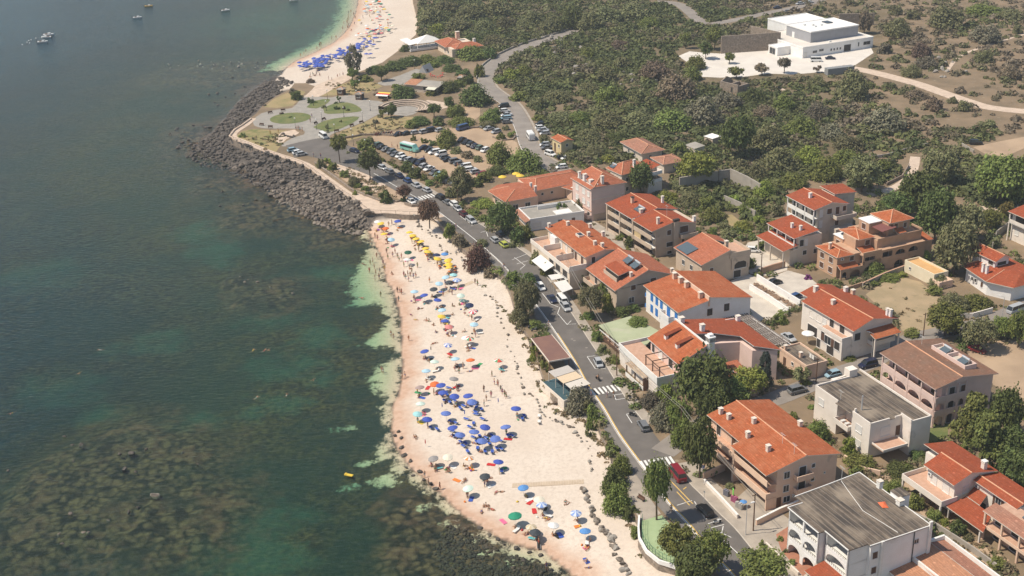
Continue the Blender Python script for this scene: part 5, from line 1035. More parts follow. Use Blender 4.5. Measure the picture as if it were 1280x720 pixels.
H.pl['f'] = -.2; H.win('f', .45, 1.6, .7, .9, 'dark', n=2, step=1.2); H.pl['f'] = -.4; H.win('f', .85, 1.2, 1.4, 1.4, 'shut'); H.done()
H = House('villa', 'cream house with corner loggia and red roof cut off by the frame edge', 'house', 8.4, px=(1259.7,264), L=14, W=12, ang=-67, wall=W_OFFW)
H.block(.4, 8, 1.6, 11.4, 0, 8.2, main=True); H.gable(0, 8.6, 0, 12, 8.4, 9.4, 6, T_RED); H.w.box(.4, 8, .4, 1.6, 5.2, 5.4, 1); H.w.box(.4, 8, .35, .5, 5.4, 6.3); H.w.box(.4, .7, .35, .65, 0, 8.4); H.w.box(7.7, 8, .35, .65, 0, 8.4); H.win('f', .5, 5.5, 5, 2, 'dark'); H.win('f', .3, 2.0, 1.3, 1.5, 'roll'); H.win('e', .4, 3, 1.2, 1.4, 'roll'); H.block(8, 15, .4, 11, 0, 5); H.block(8, 15, .3, .5, 5, 5.8, W_WHITE); H.win('f', 1.4, 1, 3, 2, 'dark'); H.panels([[(9,4,6.4),(16,4,6.4),(16,12,7.6),(9,12,7.6)]], T_RED); H.block(9.6, 15.4, 4.6, 11.4, 5, 6.3); H.done()
# -- red-tiled villa bottom right
H = House('villa', 'cream villa with red gable roofs, balcony and tiled carport behind the grey-roofed block', 'house', 6.5, O=(75.1,202.2), L=17, W=10.5, ang=-66, wall=W_OFFW)
H.block(.2, 7.2, .9, 9.9, 0, 6.4, main=True); H.gable(-.2, 7.8, 0, 10.4, 6.5, 8.0, 4.0, T_RED, 6.6)
H.block(-3.6, .2, 3.6, 9.8, 0, 6.4); H.panels([[(-.2,10.4,6.6),(-4.2,10.4,6.6),(-4.2,3.4,7.9),(-.2,3.4,7.9)]], T_RED)
H.block(7.2, 18.0, 5.6, 10.0, 0, 6.0); H.panels([[(7.4,4.9,6.0),(18,4.9,6.0),(18,6.4,6.6),(7.4,6.4,6.6)], [(18,11,6.0),(7.4,11,6.0),(7.4,6.4,6.6),(18,6.4,6.6)]], T_RED, ridges=[((7.4,6.4,6.6),(18,6.4,6.6))])
H.w.box(-2.4, 8.0, -2.6, .9, 3.0, 3.2, 3); H.w.box(-2.5, 8.1, -2.75, -2.6, 2.9, 4.1); H.w.box(7.95, 8.1, -2.6, .9, 2.9, 4.1); H.w.box(-2.5, -2.35, -2.6, 3, 2.9, 4.1)
for u in (-2.4, 2.4, 7.6): H.w.box(u, u+.3, -2.7, -2.4, 0, 3.0)
H.w.box(-2.3, .2, .9, 3.6, 3.0, 3.2, 3); H.win('f', .25, 3.3, 1.4, 2.1, 'roll'); H.win('f', .7, 3.3, 1.6, 2.1, 'roll'); H.ac('f', .12, 4.6); H.pl['f'] = 5.6; H.x['f'] = (7.2, 18); H.win('f', .55, 3.2, 1.2, 2.0, 'open'); H.win('f', .25, .4, 1.4, 2.0, 'dark'); H.ac('f', .08, 4.6)
H.panels([[(8.1,-1.7,2.9),(17.4,-1.7,2.9),(14.6,2.9,3.5),(8.1,2.9,3.5)]], T_RED, name='carport_roof'); H.panels([[(8.1,3.0,3.6),(11.5,3.0,3.6),(10.5,5.5,4.4),(7.3,5.5,4.4)]], T_RED, name='carport_roof')
for u, v in ((8.4,-1.4),(16.2,-1.4),(12.4,2.6)): H.w.box(u, u+.25, v, v+.25, 0, 2.9)
H.chimney(6.6, 8.0, 7.0, 1.4, .8, W_OFFW, M_WTRIM); H.win('e', .3, 3.6, 1.2, 1.4, 'roll'); H.win('b', .3, 3.5, n=3, step=4)
H.done()
H = House('loggia_house', 'peach two-storey loggia house with faded tile roof at the lower corner of the frame', 'house', 6, O=tuple((H.root.matrix_basis @ Vector((15.6,-.6,0)))[:2]), L=10, W=4, ang=-66, wall=W_PEACH)
H.block(.2, 11, 2.6, 6.4, 0, 5.8, main=True); H.panels([[(-.3,.4,5.7),(12,.4,5.7),(12,3.2,6.5),(-.3,3.2,6.5)]], T_OLD)
for u in (0, 4.0, 8.0): H.w.box(u, u+.35, .5, .85, 0, 5.7)
H.w.box(0, 11, .5, 2.6, 2.7, 2.95, 3); H.w.box(0, 11, .42, .5, 2.6, 3.2); H.w.box(0, 11, 2.6, 6.4, 5.8, 5.9, 3)
for a in (.15, .5, .85): H.win('f', a, 3.0, 2, 2.1, 'dark'); H.win('f', a, .1, 2, 2.1, 'dark')
H.win('e', .5, 3, n=1); H.solar(6, 5.0, 6.0, 2.4, 1.4); H.panels([[(-1,6,4.6),(4,6,4.6),(4,9,5.4),(-1,9,5.4)]], T_PALE); H.done()
# -- low tiled house beside the white block, bottom
H = House('low_house', 'low house with pale terracotta roof slopes against the white apartment block', 'house', 3.5, O=(65.3,181.1), L=13, W=9, ang=-66, wall=W_WHITE)
H.block(.2, 14, .3, 7.6, 0, 3.0, main=True); H.panels([[(0,0,3.4),(14,-1.2,3.4),(14,4.4,4.0),(.6,4.6,4.0)]], T_PALE, fascia=M_WTRIM); H.panels([[(.8,4.8,3.9),(14,4.6,3.9),(14,7.6,3.5),(1.2,7.8,3.5)]], T_OLD, fascia=M_WTRIM)
H.block(1.2, 14.4, 7.8, 8.1, 0, 4.2, M_WTRIM); H.block(0, 14, -.5, -.2, 2.6, 3.7, M_WTRIM); H.block(.9, 1.3, 4.4, 8, 3, 4.3, M_WTRIM); H.block(1.6, 12, -5.0, -.5, 0, 2.4, W_WHITE); H.panels([[(1.4,-5.4,2.4),(14,-5.6,2.4),(14,-.55,2.9),(1.0,-.55,2.9)]], T_PALE, fascia=M_WTRIM); H.win('w', .5, 1.2, .8, .9); H.done()
H = House('shed', 'grey-roofed shed with red tiled lean-to at the corner of the frame', 'shed', 4, O=(86.6,173.6), L=8, W=8, ang=-66, wall=W_BEIGE)
H.block(0, 8, 0, 7, 0, 3.7, main=True); H.flat(-.1, 8.1, -.1, 4.2, 3.9, 0, M_GREYROOF); H.shed(-.2, 8.2, 4.2, 8, 3.9, 4.8, T_RED); H.win('w', .4, 1, .9, .9); H.done()
# -- white house seen at right edge of the wood
H = House('small_house', 'small white house half hidden behind the big conifer at the frame edge', 'house', 4, px=(1262,556), L=8, W=7, ang=-67, wall=W_WHITE)
H.block(0, 7, .3, 6.4, 0, 3.8, main=True); H.flat(-.2, 7.2, 0, 6.6, 4.0, .5, M_TERRA); H.win('f', .4, 1, 1.2, 1.3); H.done()
# -- modern white building on the hill with its long stone wall
H = House('modern_building', 'modern white flat-roofed building with grey upper box on the white square', 'building', 9, O=(124.1,557.8), L=17.6, W=25.6, ang=-66, wall=W_WHITE)
H.block(0, 17.4, .3, 25.4, 3, 8.9, mat('grey_cladding', (.36,.36,.38), (.33,.33,.35), .5, .7), main=True); H.flat(-.2, 17.6, .1, 25.6, 9.0, .25, W_WHITE, cap=W_WHITE)
H.block(-8, 23.4, -8, 29, 0, 4.3); H.flat(-8.1, 23.5, -8.1, 29.1, 4.45, .35, M_WHITEG, cap=W_WHITE); H.block(-22, 0, 6, 27, 0, 6.8); H.flat(-22.1, 0, 5.9, 27.1, 6.95, .3, W_WHITE, cap=W_WHITE)
H.block(8, 14.5, -14.5, -8, 0, 3.4); H.flat(7.9, 14.6, -14.6, -8.01, 3.5, .2, W_WHITE, cap=W_WHITE); H.pl = dict(f=-14.5, e=23.4, b=29, w=-8); H.x = dict(f=(8, 14.5), b=(0, 20), e=(-8, 29), w=(0, 20)); H.win('f', .45, .3, 4, 2.6, 'win')
H.win('e', .17, 1.6, 2.2, 1.0); H.win('e', .26, 1.9, 2.2, .9); H.win('e', .40, 1.4, .8, .9, n=4, step=1.6); H.win('e', .63, .2, 3.6, 2.8, 'dark'); H.win('e', .79, 1.5, .6, 1.7); H.win('e', .91, 1.7, 3.6, 1.4); H.win('e', .04, .1, 1.6, 2.4, 'roll'); H.pl['f'] = .3; H.x['f'] = (0, 17); H.door('f', .3, 1.6, 2.4, W_WHITE, z=4.5)
for u, v in ((5,6),(7,9),(10,8),(9,12),(20.6,8)): 
    b_ = MB(); b_.box(u-.5, u+.5, v-.5, v+.5, 0, .5); H.part('roof_vent', b_, [M_AC], None, (0, 0, 9.05 if u < 20 else 4.5))
sk_ = MB(); sk_.box(4, 8, 16, 19, 9.05, 9.4); H.part('skylight', sk_, [M_GLASS]); H.done(); MODERN = H
def wpt(H, u, v): return tuple((H.root.matrix_basis @ Vector((u, v, 0)))[:2])
wl = MB(); wall_along([tuple(at(901,67)[:2]), tuple(at(974,62)[:2]), wpt(H,-14,-8.5)], .8, 0, lambda i: (7.6, 7.6, 7.0)[i], wl); 
for q in (912, 933): p_ = at(q, 63); wl.box(p_.x-.6, p_.x+.6, p_.y-.75, p_.y-.35, 1.8, 3.0, 1)
tag(obj('stone_wall', wl.mesh('long_wall', [M_STONEWALL, M_DARK])), 'long tall brown stone wall running out from the modern white building', 'wall')
wl = MB(); wall_along([tuple(at(1048,32)[:2]), tuple(at(1092,31)[:2])], .8, 0, 5.5, wl); tag(obj('stone_wall', wl.mesh('long_wall', M_STONEWALL)), 'dark stone wall end behind the modern white building', 'wall')
# -- beach restaurant and its white tent; bar; kiosks
H = House('restaurant', 'beach restaurant with orange hipped roofs beside the white tent', 'restaurant', 4, O=(-26.7,562.6), L=11, W=16, ang=-67, wall=W_CREAM)
H.block(-9, 8.6, .8, 14, 0, 3.9, main=True); H.hip(-10, 4, -.5, 10, 4.0, 6.0, T_SALM, 'u', 4.5); H.hip(1.5, 9.6, 2, 15.4, 4.0, 5.6, T_SALM, 'v', 4); H.chimney(-7, 9.6, 5.2, 2.2, 1.6, W_PEACH); H.chimney(5.5, 12.6, 4.8, 1.6, 1.0, W_WHITE); H.win('e', .2, 1.2, 1.2, 1.2, 'dark', n=2, step=3); H.win('f', .5, 1.2, 1.4, 1.3, n=2, step=4); H.done()
H = House('marquee', 'white peaked marquee over the beach restaurant deck', 'marquee', 3.4, O=(-37.3,570.9), L=8, W=12, ang=-67, wall=W_WHITE)
M_CANV = plain('white_canvas', (.82,.80,.75), .8)
ap = (-3.5, 4.5, 6.2); A, B, C, D = (-9,-1.5,3.3), (0,-1.5,3.3), (0,10.5,3.3), (-9,10.5,3.3)
H.panels([[A,B,ap],[B,C,ap],[C,D,ap],[D,A,ap]], M_CANV, .08, M_CANV, name='canopy'); H.panels([[(-14,-5,3.0),(-1,-5,3.0),(-1,-1.4,3.4),(-14,-1.4,3.4)]], M_CANV, .08, M_CANV, name='canopy')
for u in (-8.7, -4.4, -.3):
    for v in (-4.8, -1.3, 4.5, 10.2): H.w.box(u-.12, u+.12, v-.12, v+.12, 0, 3.2)
H.w.box(-9, .4, -5, 10.8, .3, .5, 1); H.w.box(.3, .45, -5, 10.8, .5, 1.3, 1); H.done()
H = House('beach_bar', 'beach bar under a grey and orange lean-to roof among the trees by the amphitheatre', 'bar', 3.2, O=(-40.5,502.5), L=7, W=13, ang=-25, wall=W_BEIGE)
H.block(.5, 14, .6, 6, 0, 3.0, main=True); H.shed(0, 5.5, 0, 6.4, 3.0, 3.7, T_PALE); H.shed(5.6, 15.5, 0, 6.4, 2.9, 3.6, M_GREYROOF); H.win('f', .7, 1.0, 3, 1.4, 'dark'); H.awning(11, 15, -2.4, -.05, 2.4, 2.8, plain('cream_awning', (.70,.68,.55), .8)); H.win('e', .5, 1, 1.2, 1.2); H.done()
for i, (px, lab) in enumerate((((427,118), 'dark square wooden kiosk on the plaza nearer the beach path'), ((450,124), 'dark narrow wooden kiosk on the plaza beside lamp posts'), ((577,103), 'dark wooden lookout hut among trees below the hill road'))):
    p_ = at(*px); H = House('kiosk', lab, 'kiosk', 2.6, O=(p_.x, p_.y), L=3, W=3, ang=-20, wall=M_WOOD); H.block(-1.3, 1.3, -1.3, 1.3, 0, 2.5, main=True); H.hip(-1.6, 1.6, -1.6, 1.6, 2.5, 3.1, M_GREYROOF, 'u', 1.6); H.win('f', .5, 1.0, 1.4, .9, 'dark'); H.door('e', .5, .9, 2.0, M_DARK); H.done()
H = House('garden_shed', 'small shed with bright white roof among rocks beyond the cottages', 'shed', 2.8, px=(880.5,170), L=4, W=4, ang=-55, wall=W_BRN)
H.block(0, 4, 0, 3.6, 0, 2.7, main=True); H.shed(-.2, 4.2, -.2, 3.8, 2.8, 3.0, W_WHITE); H.door('f', .5); H.done()
H = House('garden_shed', 'grey flat-roofed shed beside the cluttered yard beyond the cottages', 'shed', 2.8, px=(857,181), L=5, W=4, ang=-60, wall=W_BEIGE)
H.block(0, 5, 0, 4, 0, 2.7, main=True); H.shed(-.2, 5.2, -.2, 4.2, 2.8, 3.1, M_GREYROOF); H.win('f', .3, 1.2, .8, .8, 'dark'); H.done()
# -- cream pool box, pink flat annex
H = House('pool_house', 'cream box with orange floored roof terrace below the terracotta house', 'building', 3.2, O=(102.5,306.1), L=11, W=4.6, ang=-66, wall=mat('wall_vanilla', (.74,.66,.50), (.70,.62,.46), .6, .9))
H.block(0, 11, 0, 4.6, 0, 2.8, main=True); H.flat(0, 11, 0, 4.6, 2.85, .45, mat('ochre_floor', (.66,.40,.18), (.60,.36,.16), .6, .9)); H.win('f', .2, 1.4, .6, .6, 'dark'); H.block(10.9, 13.5, -.4, 4, 0, 2.0, W_PEACH); H.done()
H = House('flat_roofed_house', 'low pink annex with laundry on its flat slatted roof', 'building', 3.4, O=(60.4,256.9), L=9, W=5.4, ang=-67, wall=W_PEACH)
H.block(-1, 9, 0, 5.4, 0, 3.2, main=True); H.flat(-1.1, 9.1, -.1, 5.5, 3.3, .35, M_BITU); H.door('f', .2, 1, 2); H.door('f', .75, 1, 2); H.win('f', .5, 1.4, .7, .7, 'dark'); H.chimney(4.6, 1.6, 3.3, .9, .6, W_PEACH); H.chimney(.2, .6, 3.3, .9, .6, W_PEACH); H.done()
ld = MB()
for k, c in enumerate((0, .9)): ld.box(6+c, 6.7+c, 2.9, 2.93, 3.7, 4.7)
ld.tube((5.4,2.9,4.72), (8.4,2.9,4.72), .02, n=4); tag(obj('laundry', ld.mesh('laundry', M_CANV), None, H.root.location, H.root.rotation_euler.z), 'white sheets drying on a line over the pink annex roof', 'laundry')
H = House('driveway_pergola', 'long slatted pergola shading the driveway behind the pale pink house', 'pergola', 3, O=(50.5,274.8), L=19, W=6.5, ang=-67, wall=W_OFFW)
sl = MB()
for k in range(11): sl.box(-1, 17, k*.62, k*.62+.34, 2.9, 3.0)
for k in range(7): sl.box(-1+k*2.9, -.85+k*2.9, 0, 6.6, 2.78, 2.9, 1)
H.part('slats', sl, [mat('grey_slats', (.20,.17,.15), (.26,.22,.19), .8, .9), M_WTRIM])
for k in range(4):
    for v in (.2, 6.2): H.w.box(k*5-.8, k*5-.6, v, v+.2, 0, 2.8)
H.done()
wl = MB(); wall_along([wpt(H,-4,7.3), wpt(H,20,7.2)], .3, 0, 1.9, wl); tag(obj('garden_wall', wl.mesh('low_wall', W_WHITE)), 'white garden wall along the inland side of the slatted pergola', 'wall')
# -- street-side shelters
H = House('terrace_shelter', 'flat brown-roofed restaurant terrace between beach shrubs and the street', 'shelter', 3.2, O=(4.1,267.8), L=12.8, W=5.0, ang=-73, wall=M_WOOD)
H.flat(0, 12.6, 0, 5.0, 3.2, 0, mat('maroon_roof', (.235,.13,.10), (.20,.11,.09), .4, .9)); H.part('roof_edge', (lambda m: (m.box(-.1, 12.7, -.12, -.01, 2.95, 3.28), m.box(-.1, 12.7, 5.01, 5.12, 2.95, 3.28), m.box(12.61, 12.72, 0, 5, 2.95, 3.28), m)[-1])(MB()), [M_BEAM if 'M_BEAM' in globals() else M_TRIM])
for u in (.2, 4.2, 8.3, 12.3):
    for v in (.2, 4.8): H.w.box(u-.1, u+.1, v-.1, v+.1, 0, 3.0)
H.w.box(0, 12.6, 0, .15, 0, 1.0); H.w.box(0, .15, 0, 5, 0, 3.0); H.done(); tbl = H
H = House('terrace_shelter', 'restaurant deck under cream and grey canvas strips above the beach wall', 'shelter', 2.8, O=(7.2,251.8), L=10.2, W=5.5, ang=-64, wall=M_TRIM)
for i, (a, c) in enumerate(((0, (.50,.46,.42)), (3.4, (.66,.52,.36)), (6.9, (.62,.57,.50)))):
    H.awning(a, a+3.2, .2+i*.2, 5.2, 2.7, 2.95, plain(f'canvas_{i}', c, .85), 'canvas')
for u in (.1, 3.3, 6.8, 10):
    for v in (.3, 5.1): H.w.box(u-.06, u+.06, v-.06, v+.06, 0, 2.75)
H.w.box(-.6, 10.5, -1.5, 5.2, 0, .12); M_TEAL = plain('teal_floor', (.05,.10,.12), .7); H.w.box(-.5, 10.4, -1.4, 5.1, .12, .15, H.mi(M_TEAL)); H.w.box(-.6, 10.5, -1.65, -1.5, -1.5, .8); H.w.box(10.4, 10.55, -1.5, 3, -1.5, .9); H.done()
H = House('restaurant', 'street restaurant with pale green flat roof and open timber front', 'restaurant', 3.4, O=(20.4,272.9), L=16.4, W=11, ang=-67, wall=M_WOOD)
rf = MB(); rf.prism([(-.2,-.2),(12.2,-.4),(16.6,-.9),(15.8,2.4),(9.4,11),(-1.2,9)], 3.3, 3.45); H.part('roof', rf, [mat('green_roof', (.42,.45,.29), (.37,.40,.25), .3, .9, spots=((.46,.45,.33), .25, .6))])
rm = MB(); rm.tube((12.3,-.3,3.5), (12.0,9.2,3.5), .07, n=4); H.part('roof_seam', rm, [M_WOOD])
for k in range(7): H.w.box(k*2.5-.1, k*2.5+.1, 0, .2, 0, 3.3); H.w.box(k*2.5-.1, k*2.5+.1, 8.0, 8.2, 0, 3.3) if k < 5 else None
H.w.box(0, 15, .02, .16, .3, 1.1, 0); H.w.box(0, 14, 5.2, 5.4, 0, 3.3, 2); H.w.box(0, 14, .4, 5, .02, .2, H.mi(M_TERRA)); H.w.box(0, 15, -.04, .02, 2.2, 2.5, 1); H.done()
H = House('terrace_shelter', 'street shelter roofed with weathered old tiles below the terrace of the pale pink house', 'shelter', 3.4, O=(24.6,253.6), L=12, W=4.3, ang=-67, wall=M_WOOD)
H.shed(-.1, 8.2, 0, 4.3, 3.2, 3.7, tile_mat('tiles_weathered', (.48,.36,.26), (.38,.28,.20), (.56,.47,.36), stain=.5)); H.shed(8.3, 12.4, 1.4, 4.3, 3.1, 3.5, T_OLD)
for u in (.2, 4, 7.8): H.w.box(u-.12, u+.12, .2, .44, 0, 3.2)
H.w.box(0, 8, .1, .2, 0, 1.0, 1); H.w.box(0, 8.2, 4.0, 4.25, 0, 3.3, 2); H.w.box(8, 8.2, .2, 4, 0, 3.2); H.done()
# -- ruin, container
p_ = at(918, 113); H = House('ruin', 'roofless brown stone ruin among scrub below the white square', 'ruin', 4, O=(p_.x, p_.y), L=8, W=8, ang=-50, wall=M_STONEWALL)
H.block(-4.5, 4.5, -3.5, -2.9, 0, 3.6); H.block(-4.5, 4.5, 2.9, 3.5, 0, 2.8); H.block(-4.5, -3.9, -2.9, 2.9, 0, 3.4); H.block(3.9, 4.5, -2.9, 2.9, 0, 3.0); H.block(-.3, .3, -2.9, 2.9, 0, 3.2); H.gwall(-4.5, .6, -3.5, 3.5, 3.4, 5.0, 0); H.block(1, 2, -3.52, -3.48, .3, 2.2, M_DARK); H.done()
p_ = at(1049, 92); cn = MB(); cn.box(-6, 6, -1.4, 1.4, .1, 2.8)
for k in range(24): cn.box(-5.9+k*.5, -5.7+k*.5, -1.46, -1.4, .2, 2.7)
tag(obj('shipping_container', cn.mesh('shipping_container', plain('grey_steel', (.27,.28,.28), .6)), None, (p_.x, p_.y, 0), R(16)), 'long grey steel container at the edge of the white square', 'container')
# ================================================================== vegetation
def leaf_mat(name, c, sat=1.0, use_col=True):
    m, N, Lk, out = nodes(name)
    b = N('ShaderNodeBsdfPrincipled'); b.inputs['Roughness'].default_value = .7; b.inputs['Specular IOR Level'].default_value = .25
    oi = N('ShaderNodeObjectInfo').outputs['Random']; at_ = N('ShaderNodeAttribute', attribute_name='Col')
    hsv = N('ShaderNodeHueSaturation'); hsv.inputs['Color'].default_value = (*c, 1)
    Lk(math_(N, Lk, 'ADD', math_(N, Lk, 'MULTIPLY', oi, .05), .475), hsv.inputs['Hue']); Lk(math_(N, Lk, 'ADD', math_(N, Lk, 'MULTIPLY', oi, .4), .85), hsv.inputs['Value'])
    col = mix(N, Lk, 1.0, hsv.outputs[0] if not name.startswith('scrub') else (1, 1, 1), at_.outputs['Color'], 'MULTIPLY')
    Lk(col, b.inputs['Base Color'])
    tl = N('ShaderNodeBsdfTranslucent'); Lk(col, tl.inputs[0]); ms = N('ShaderNodeMixShader'); ms.inputs[0].default_value = .18; Lk(b.outputs[0], ms.inputs[1]); Lk(tl.outputs[0], ms.inputs[2])
    Lk(ms.outputs[0], out.inputs[0]); return m
LEAF = dict(dark=leaf_mat('leaf_dark', (.105,.132,.040)), mid=leaf_mat('leaf_mid', (.165,.190,.050)), bright=leaf_mat('leaf_bright', (.225,.255,.055)), olive=leaf_mat('leaf_olive', (.185,.185,.085)),
            grey=leaf_mat('leaf_grey', (.185,.170,.115)), dry=leaf_mat('leaf_dry', (.20,.152,.105)), red=leaf_mat('leaf_redbrown', (.150,.088,.060)), blue=leaf_mat('leaf_bluegreen', (.075,.095,.075)),
            purple=leaf_mat('leaf_purple', (.20,.050,.18)), pine=leaf_mat('leaf_pine', (.165,.190,.055)), yellow=leaf_mat('leaf_yellow', (.20,.18,.05)), scrub=leaf_mat('scrub_leaf', (1,1,1)))
M_BARK = mat('bark', (.16,.115,.08), (.10,.075,.055), 2., .95)
def leaves(C, Rc, n, size, rng, up=.65, flat=1.0):
    "n leaf quads spread over clumps C (k x 3) of radii Rc: returns V, F, colour"
    k = rng.integers(0, len(C), n); d = rng.normal(size=(n, 3)); d /= np.linalg.norm(d, axis=1, keepdims=True)
    d[:, 2] = np.where(d[:, 2] < -.35, -d[:, 2]*.6, d[:, 2])
    r = Rc[k]*(.62+.42*rng.random(n)); P = C[k]+d*r[:, None]*np.array([1, 1, flat])
    nrm = d+rng.normal(size=(n, 3))*.55; nrm[:, 2] += up; nrm /= np.linalg.norm(nrm, axis=1, keepdims=True)
    a = np.cross(nrm, rng.normal(size=(n, 3))); a /= np.linalg.norm(a, axis=1, keepdims=True)+1e-9; b = np.cross(nrm, a)
    s = size*(.6+.8*rng.random(n)); a *= s[:, None]; b *= (s*(.5+.4*rng.random(n)))[:, None]
    V = np.stack([P-a, P-b*.9, P+a, P+b*.9], 1).reshape(-1, 3); F = np.arange(4*n).reshape(n, 4)
    tone = (rng.random(len(C))*.5+.75)[k]*(.8+.4*rng.random(n)); col = np.stack([tone*(.94+.12*rng.random(n)), tone, tone*(.9+.2*rng.random(n))], 1)
    return V, F, np.repeat(col, 4, 0)
def crown_mesh(shape, n, leaf, seed):
    rng = np.random.default_rng(seed); K = max(6, int(n/42))
    if shape == 'dome':
        d = rng.normal(size=(K, 3)); d /= np.linalg.norm(d, axis=1, keepdims=True); d[:, 2] = np.abs(d[:, 2]); C = d*np.array([.74, .74, .72])*(.55+.5*rng.random((K, 1))); C[:, 2] = np.clip(C[:, 2], .06, 1); rc = .17+.18*rng.random(K)
    elif shape == 'round':
        d = rng.normal(size=(K, 3)); d /= np.linalg.norm(d, axis=1, keepdims=True); C = d*np.array([.76, .76, .40])*(.55+.5*rng.random((K, 1)))+np.array([0, 0, .5]); rc = .15+.17*rng.random(K)
    elif shape == 'tall':
        z = rng.random(K); a = rng.random(K)*2*np.pi; w = .78*np.sin(np.pi*np.clip(.12+.86*z, 0, 1))**.7*(.5+.5*rng.random(K)); C = np.stack([w*np.cos(a), w*np.sin(a), .06+.86*z], 1); rc = .13+.16*rng.random(K)
    elif shape == 'spread':
        a = rng.random(K)*2*np.pi; w = np.sqrt(rng.random(K))*.85; C = np.stack([w*np.cos(a), w*np.sin(a), .42+.42*np.sqrt(np.clip(1-w*w, 0, 1))-.25*rng.random(K)], 1); rc = .13+.15*rng.random(K)
    elif shape == 'conifer':
        z = rng.random(K)**.8; a = rng.random(K)*2*np.pi; tier = (np.floor(z*7)+.35)/7; w = (1-tier*.88)*(.45+.5*rng.random(K)); C = np.stack([w*np.cos(a)*.85, w*np.sin(a)*.85, .05+tier*.9], 1); rc = .12+.12*rng.random(K)
    flat = 1.0 if shape != 'conifer' else .5
    V, F, col = leaves(C, rc, n, leaf, rng, flat=flat)
    ce = np.array([0, 0, .4]); V = V
    return mesh_np('crown', V, F, LEAF['mid'], dict(Col=col))
CROWN = {}
for sh in ('dome', 'round', 'tall', 'spread', 'conifer'):
    for sz, (n, lf) in dict(s=(520, .14), m=(1700, .080), l=(4200, .053)).items():
        CROWN[sh, sz] = [crown_mesh(sh, n, lf, hash_) for hash_ in range(len(CROWN)*3+11, len(CROWN)*3+14)]
def trunk_mesh(seed):
    rng = random.Random(seed); mb = MB(); a = Vector((0,0,-.15)); b = Vector((rng.uniform(-.1,.1), rng.uniform(-.1,.1), .55)); mb.tube(a, b, 1.0*.1, .075, 7)
    for k in range(4):
        t = k*1.57+rng.random(); e = Vector((math.cos(t)*.42, math.sin(t)*.42, .85+.1*rng.random())); mb.tube(b, e, .05, .02, 5)
    return mb.mesh('trunk', M_BARK, True)
TRUNK = [trunk_mesh(i) for i in range(3)]
def setmat(o, m):
    o.material_slots[0].link = 'OBJECT'; o.material_slots[0].material = m
COLW = dict(dark='dark green', mid='green', bright='bright green', olive='olive green', grey='grey-green', dry='dry brownish', red='reddish brown', blue='blue-green', purple='purple flowering', pine='pine green', yellow='yellowish')
def sizeword(r): return 'small' if r < 1.7 else 'large' if r > 4.2 else 'medium'
def bush(cx, cy, w, h, c='mid', shape='dome', z=0, label=None, name='bush', group='bushes and shrubs', noun=None):
    p = at(cx, cy, z); s = scale_at(p); th = theta_at(p); r = w/2/s; by = cy+h/2-r*math.sin(th)*s*.75; p = at(cx, by, z)
    if z == 0:
        g = hgt(p.x, p.y)
        if g != 0: p = gnd(cx, by)
    H_ = max((by-(cy-h/2))/(s*math.cos(th))-r*math.tan(th)*.25, .45*r)
    sz = 's' if w < 13 else 'm' if w < 26 else 'l'
    o = obj(name, random.choice(CROWN[shape, sz]), None, p-Vector((0, 0, .1)), random.random()*6.28, scale=(r*1.16, r*1.16, H_*1.08)); setmat(o, LEAF[c])
    o['category'] = 'bush'; o['group'] = group
    if label: o['label'] = label
    else: name_later(o, f'{sizeword(r)} {COLW[c]} {noun or "bush"}')
    return o
def tree(cx, cy, w, h, bx, by, c='mid', shape='round', label=None, name='tree', noun=None):
    p = at(bx, by); s = scale_at(p); th = theta_at(p); r = w/2/s; H_ = (by-(cy-h/2))/(s*math.cos(th)); zb = max((by-(cy+h/2))/(s*math.cos(th))+r*math.tan(th)*.5, .25); zb = min(zb, H_*.6)
    root = thing(name, label or 'x', 'tree', p, random.random()*6.28, 'trees')
    t = obj('trunk', random.choice(TRUNK), root, scale=(max(2.0, r*.55), max(2.0, r*.55), H_*.85))
    sz = 's' if w < 13 else 'm' if w < 26 else 'l'
    off = at(cx, by)-p; k = obj('crown', random.choice(CROWN[shape, sz]), root, (0, 0, zb), 0, scale=(r*1.2, r*1.2, (H_-zb)*1.06)); setmat(k, LEAF[c])
    if not label: name_later(root, f'{sizeword(r)} {COLW[c]} {noun or "tree"}')
    return root
for ph, x, y in (('grey-roofed white block',1078,640),('orange apartment house',966,550),('pink brown-roofed house',1170,455),('striped flat roof',1090,495),('cream house by the bare plot',1058,395),('blue-shuttered house',870,370),('pale pink terrace house',880,430),('green restaurant roof',780,425),('two-panel brown house',785,345),
    ('bougainvillea house',730,300),('brown loggia apartment house',812,275),('arched brown house',885,320),('tall pink house',745,235),('flat white annex',685,265),('salmon hipped restaurant',650,240),('grey hipped house',797,212),('old cottage roofs',810,185),('yellow cabin',702,185),
    ('stepped red-roofed house',1010,275),('terracotta arched house',1090,310),('white hipped villa',1235,340),('carport villa',1205,595),('peach loggia house',1260,675),('modern white building',1030,55),('stone ruin',918,113),('grey container',1049,92),('marquee',532,52),('beach restaurant roof',578,50),
    ('beach bar',530,105),('amphitheatre',505,137),('round lawn',363,148),('half-moon lawn',430,136),('lower lawn',422,155),('green sports court',830,680),('lower zebra crossing',815,580),('middle zebra crossing',757,487),('upper zebra crossing',532,247),('brown terrace shelter',685,435),('canvas terrace deck',705,475),
    ('hill road bend',612,105),('lower hill road',658,165),('parking lot',560,195),('promenade bend',400,215),('dirt track',1150,105),('garden path',1130,225),('bare plot',1140,380),('dirt lot',1245,460),('side street',1000,487),('white square',930,80),('upper hill boulders',715,65),('lower hill boulders',800,100),('concrete retaining wall',915,225),('far coast road',800,28)): landmark(ph, x, y)
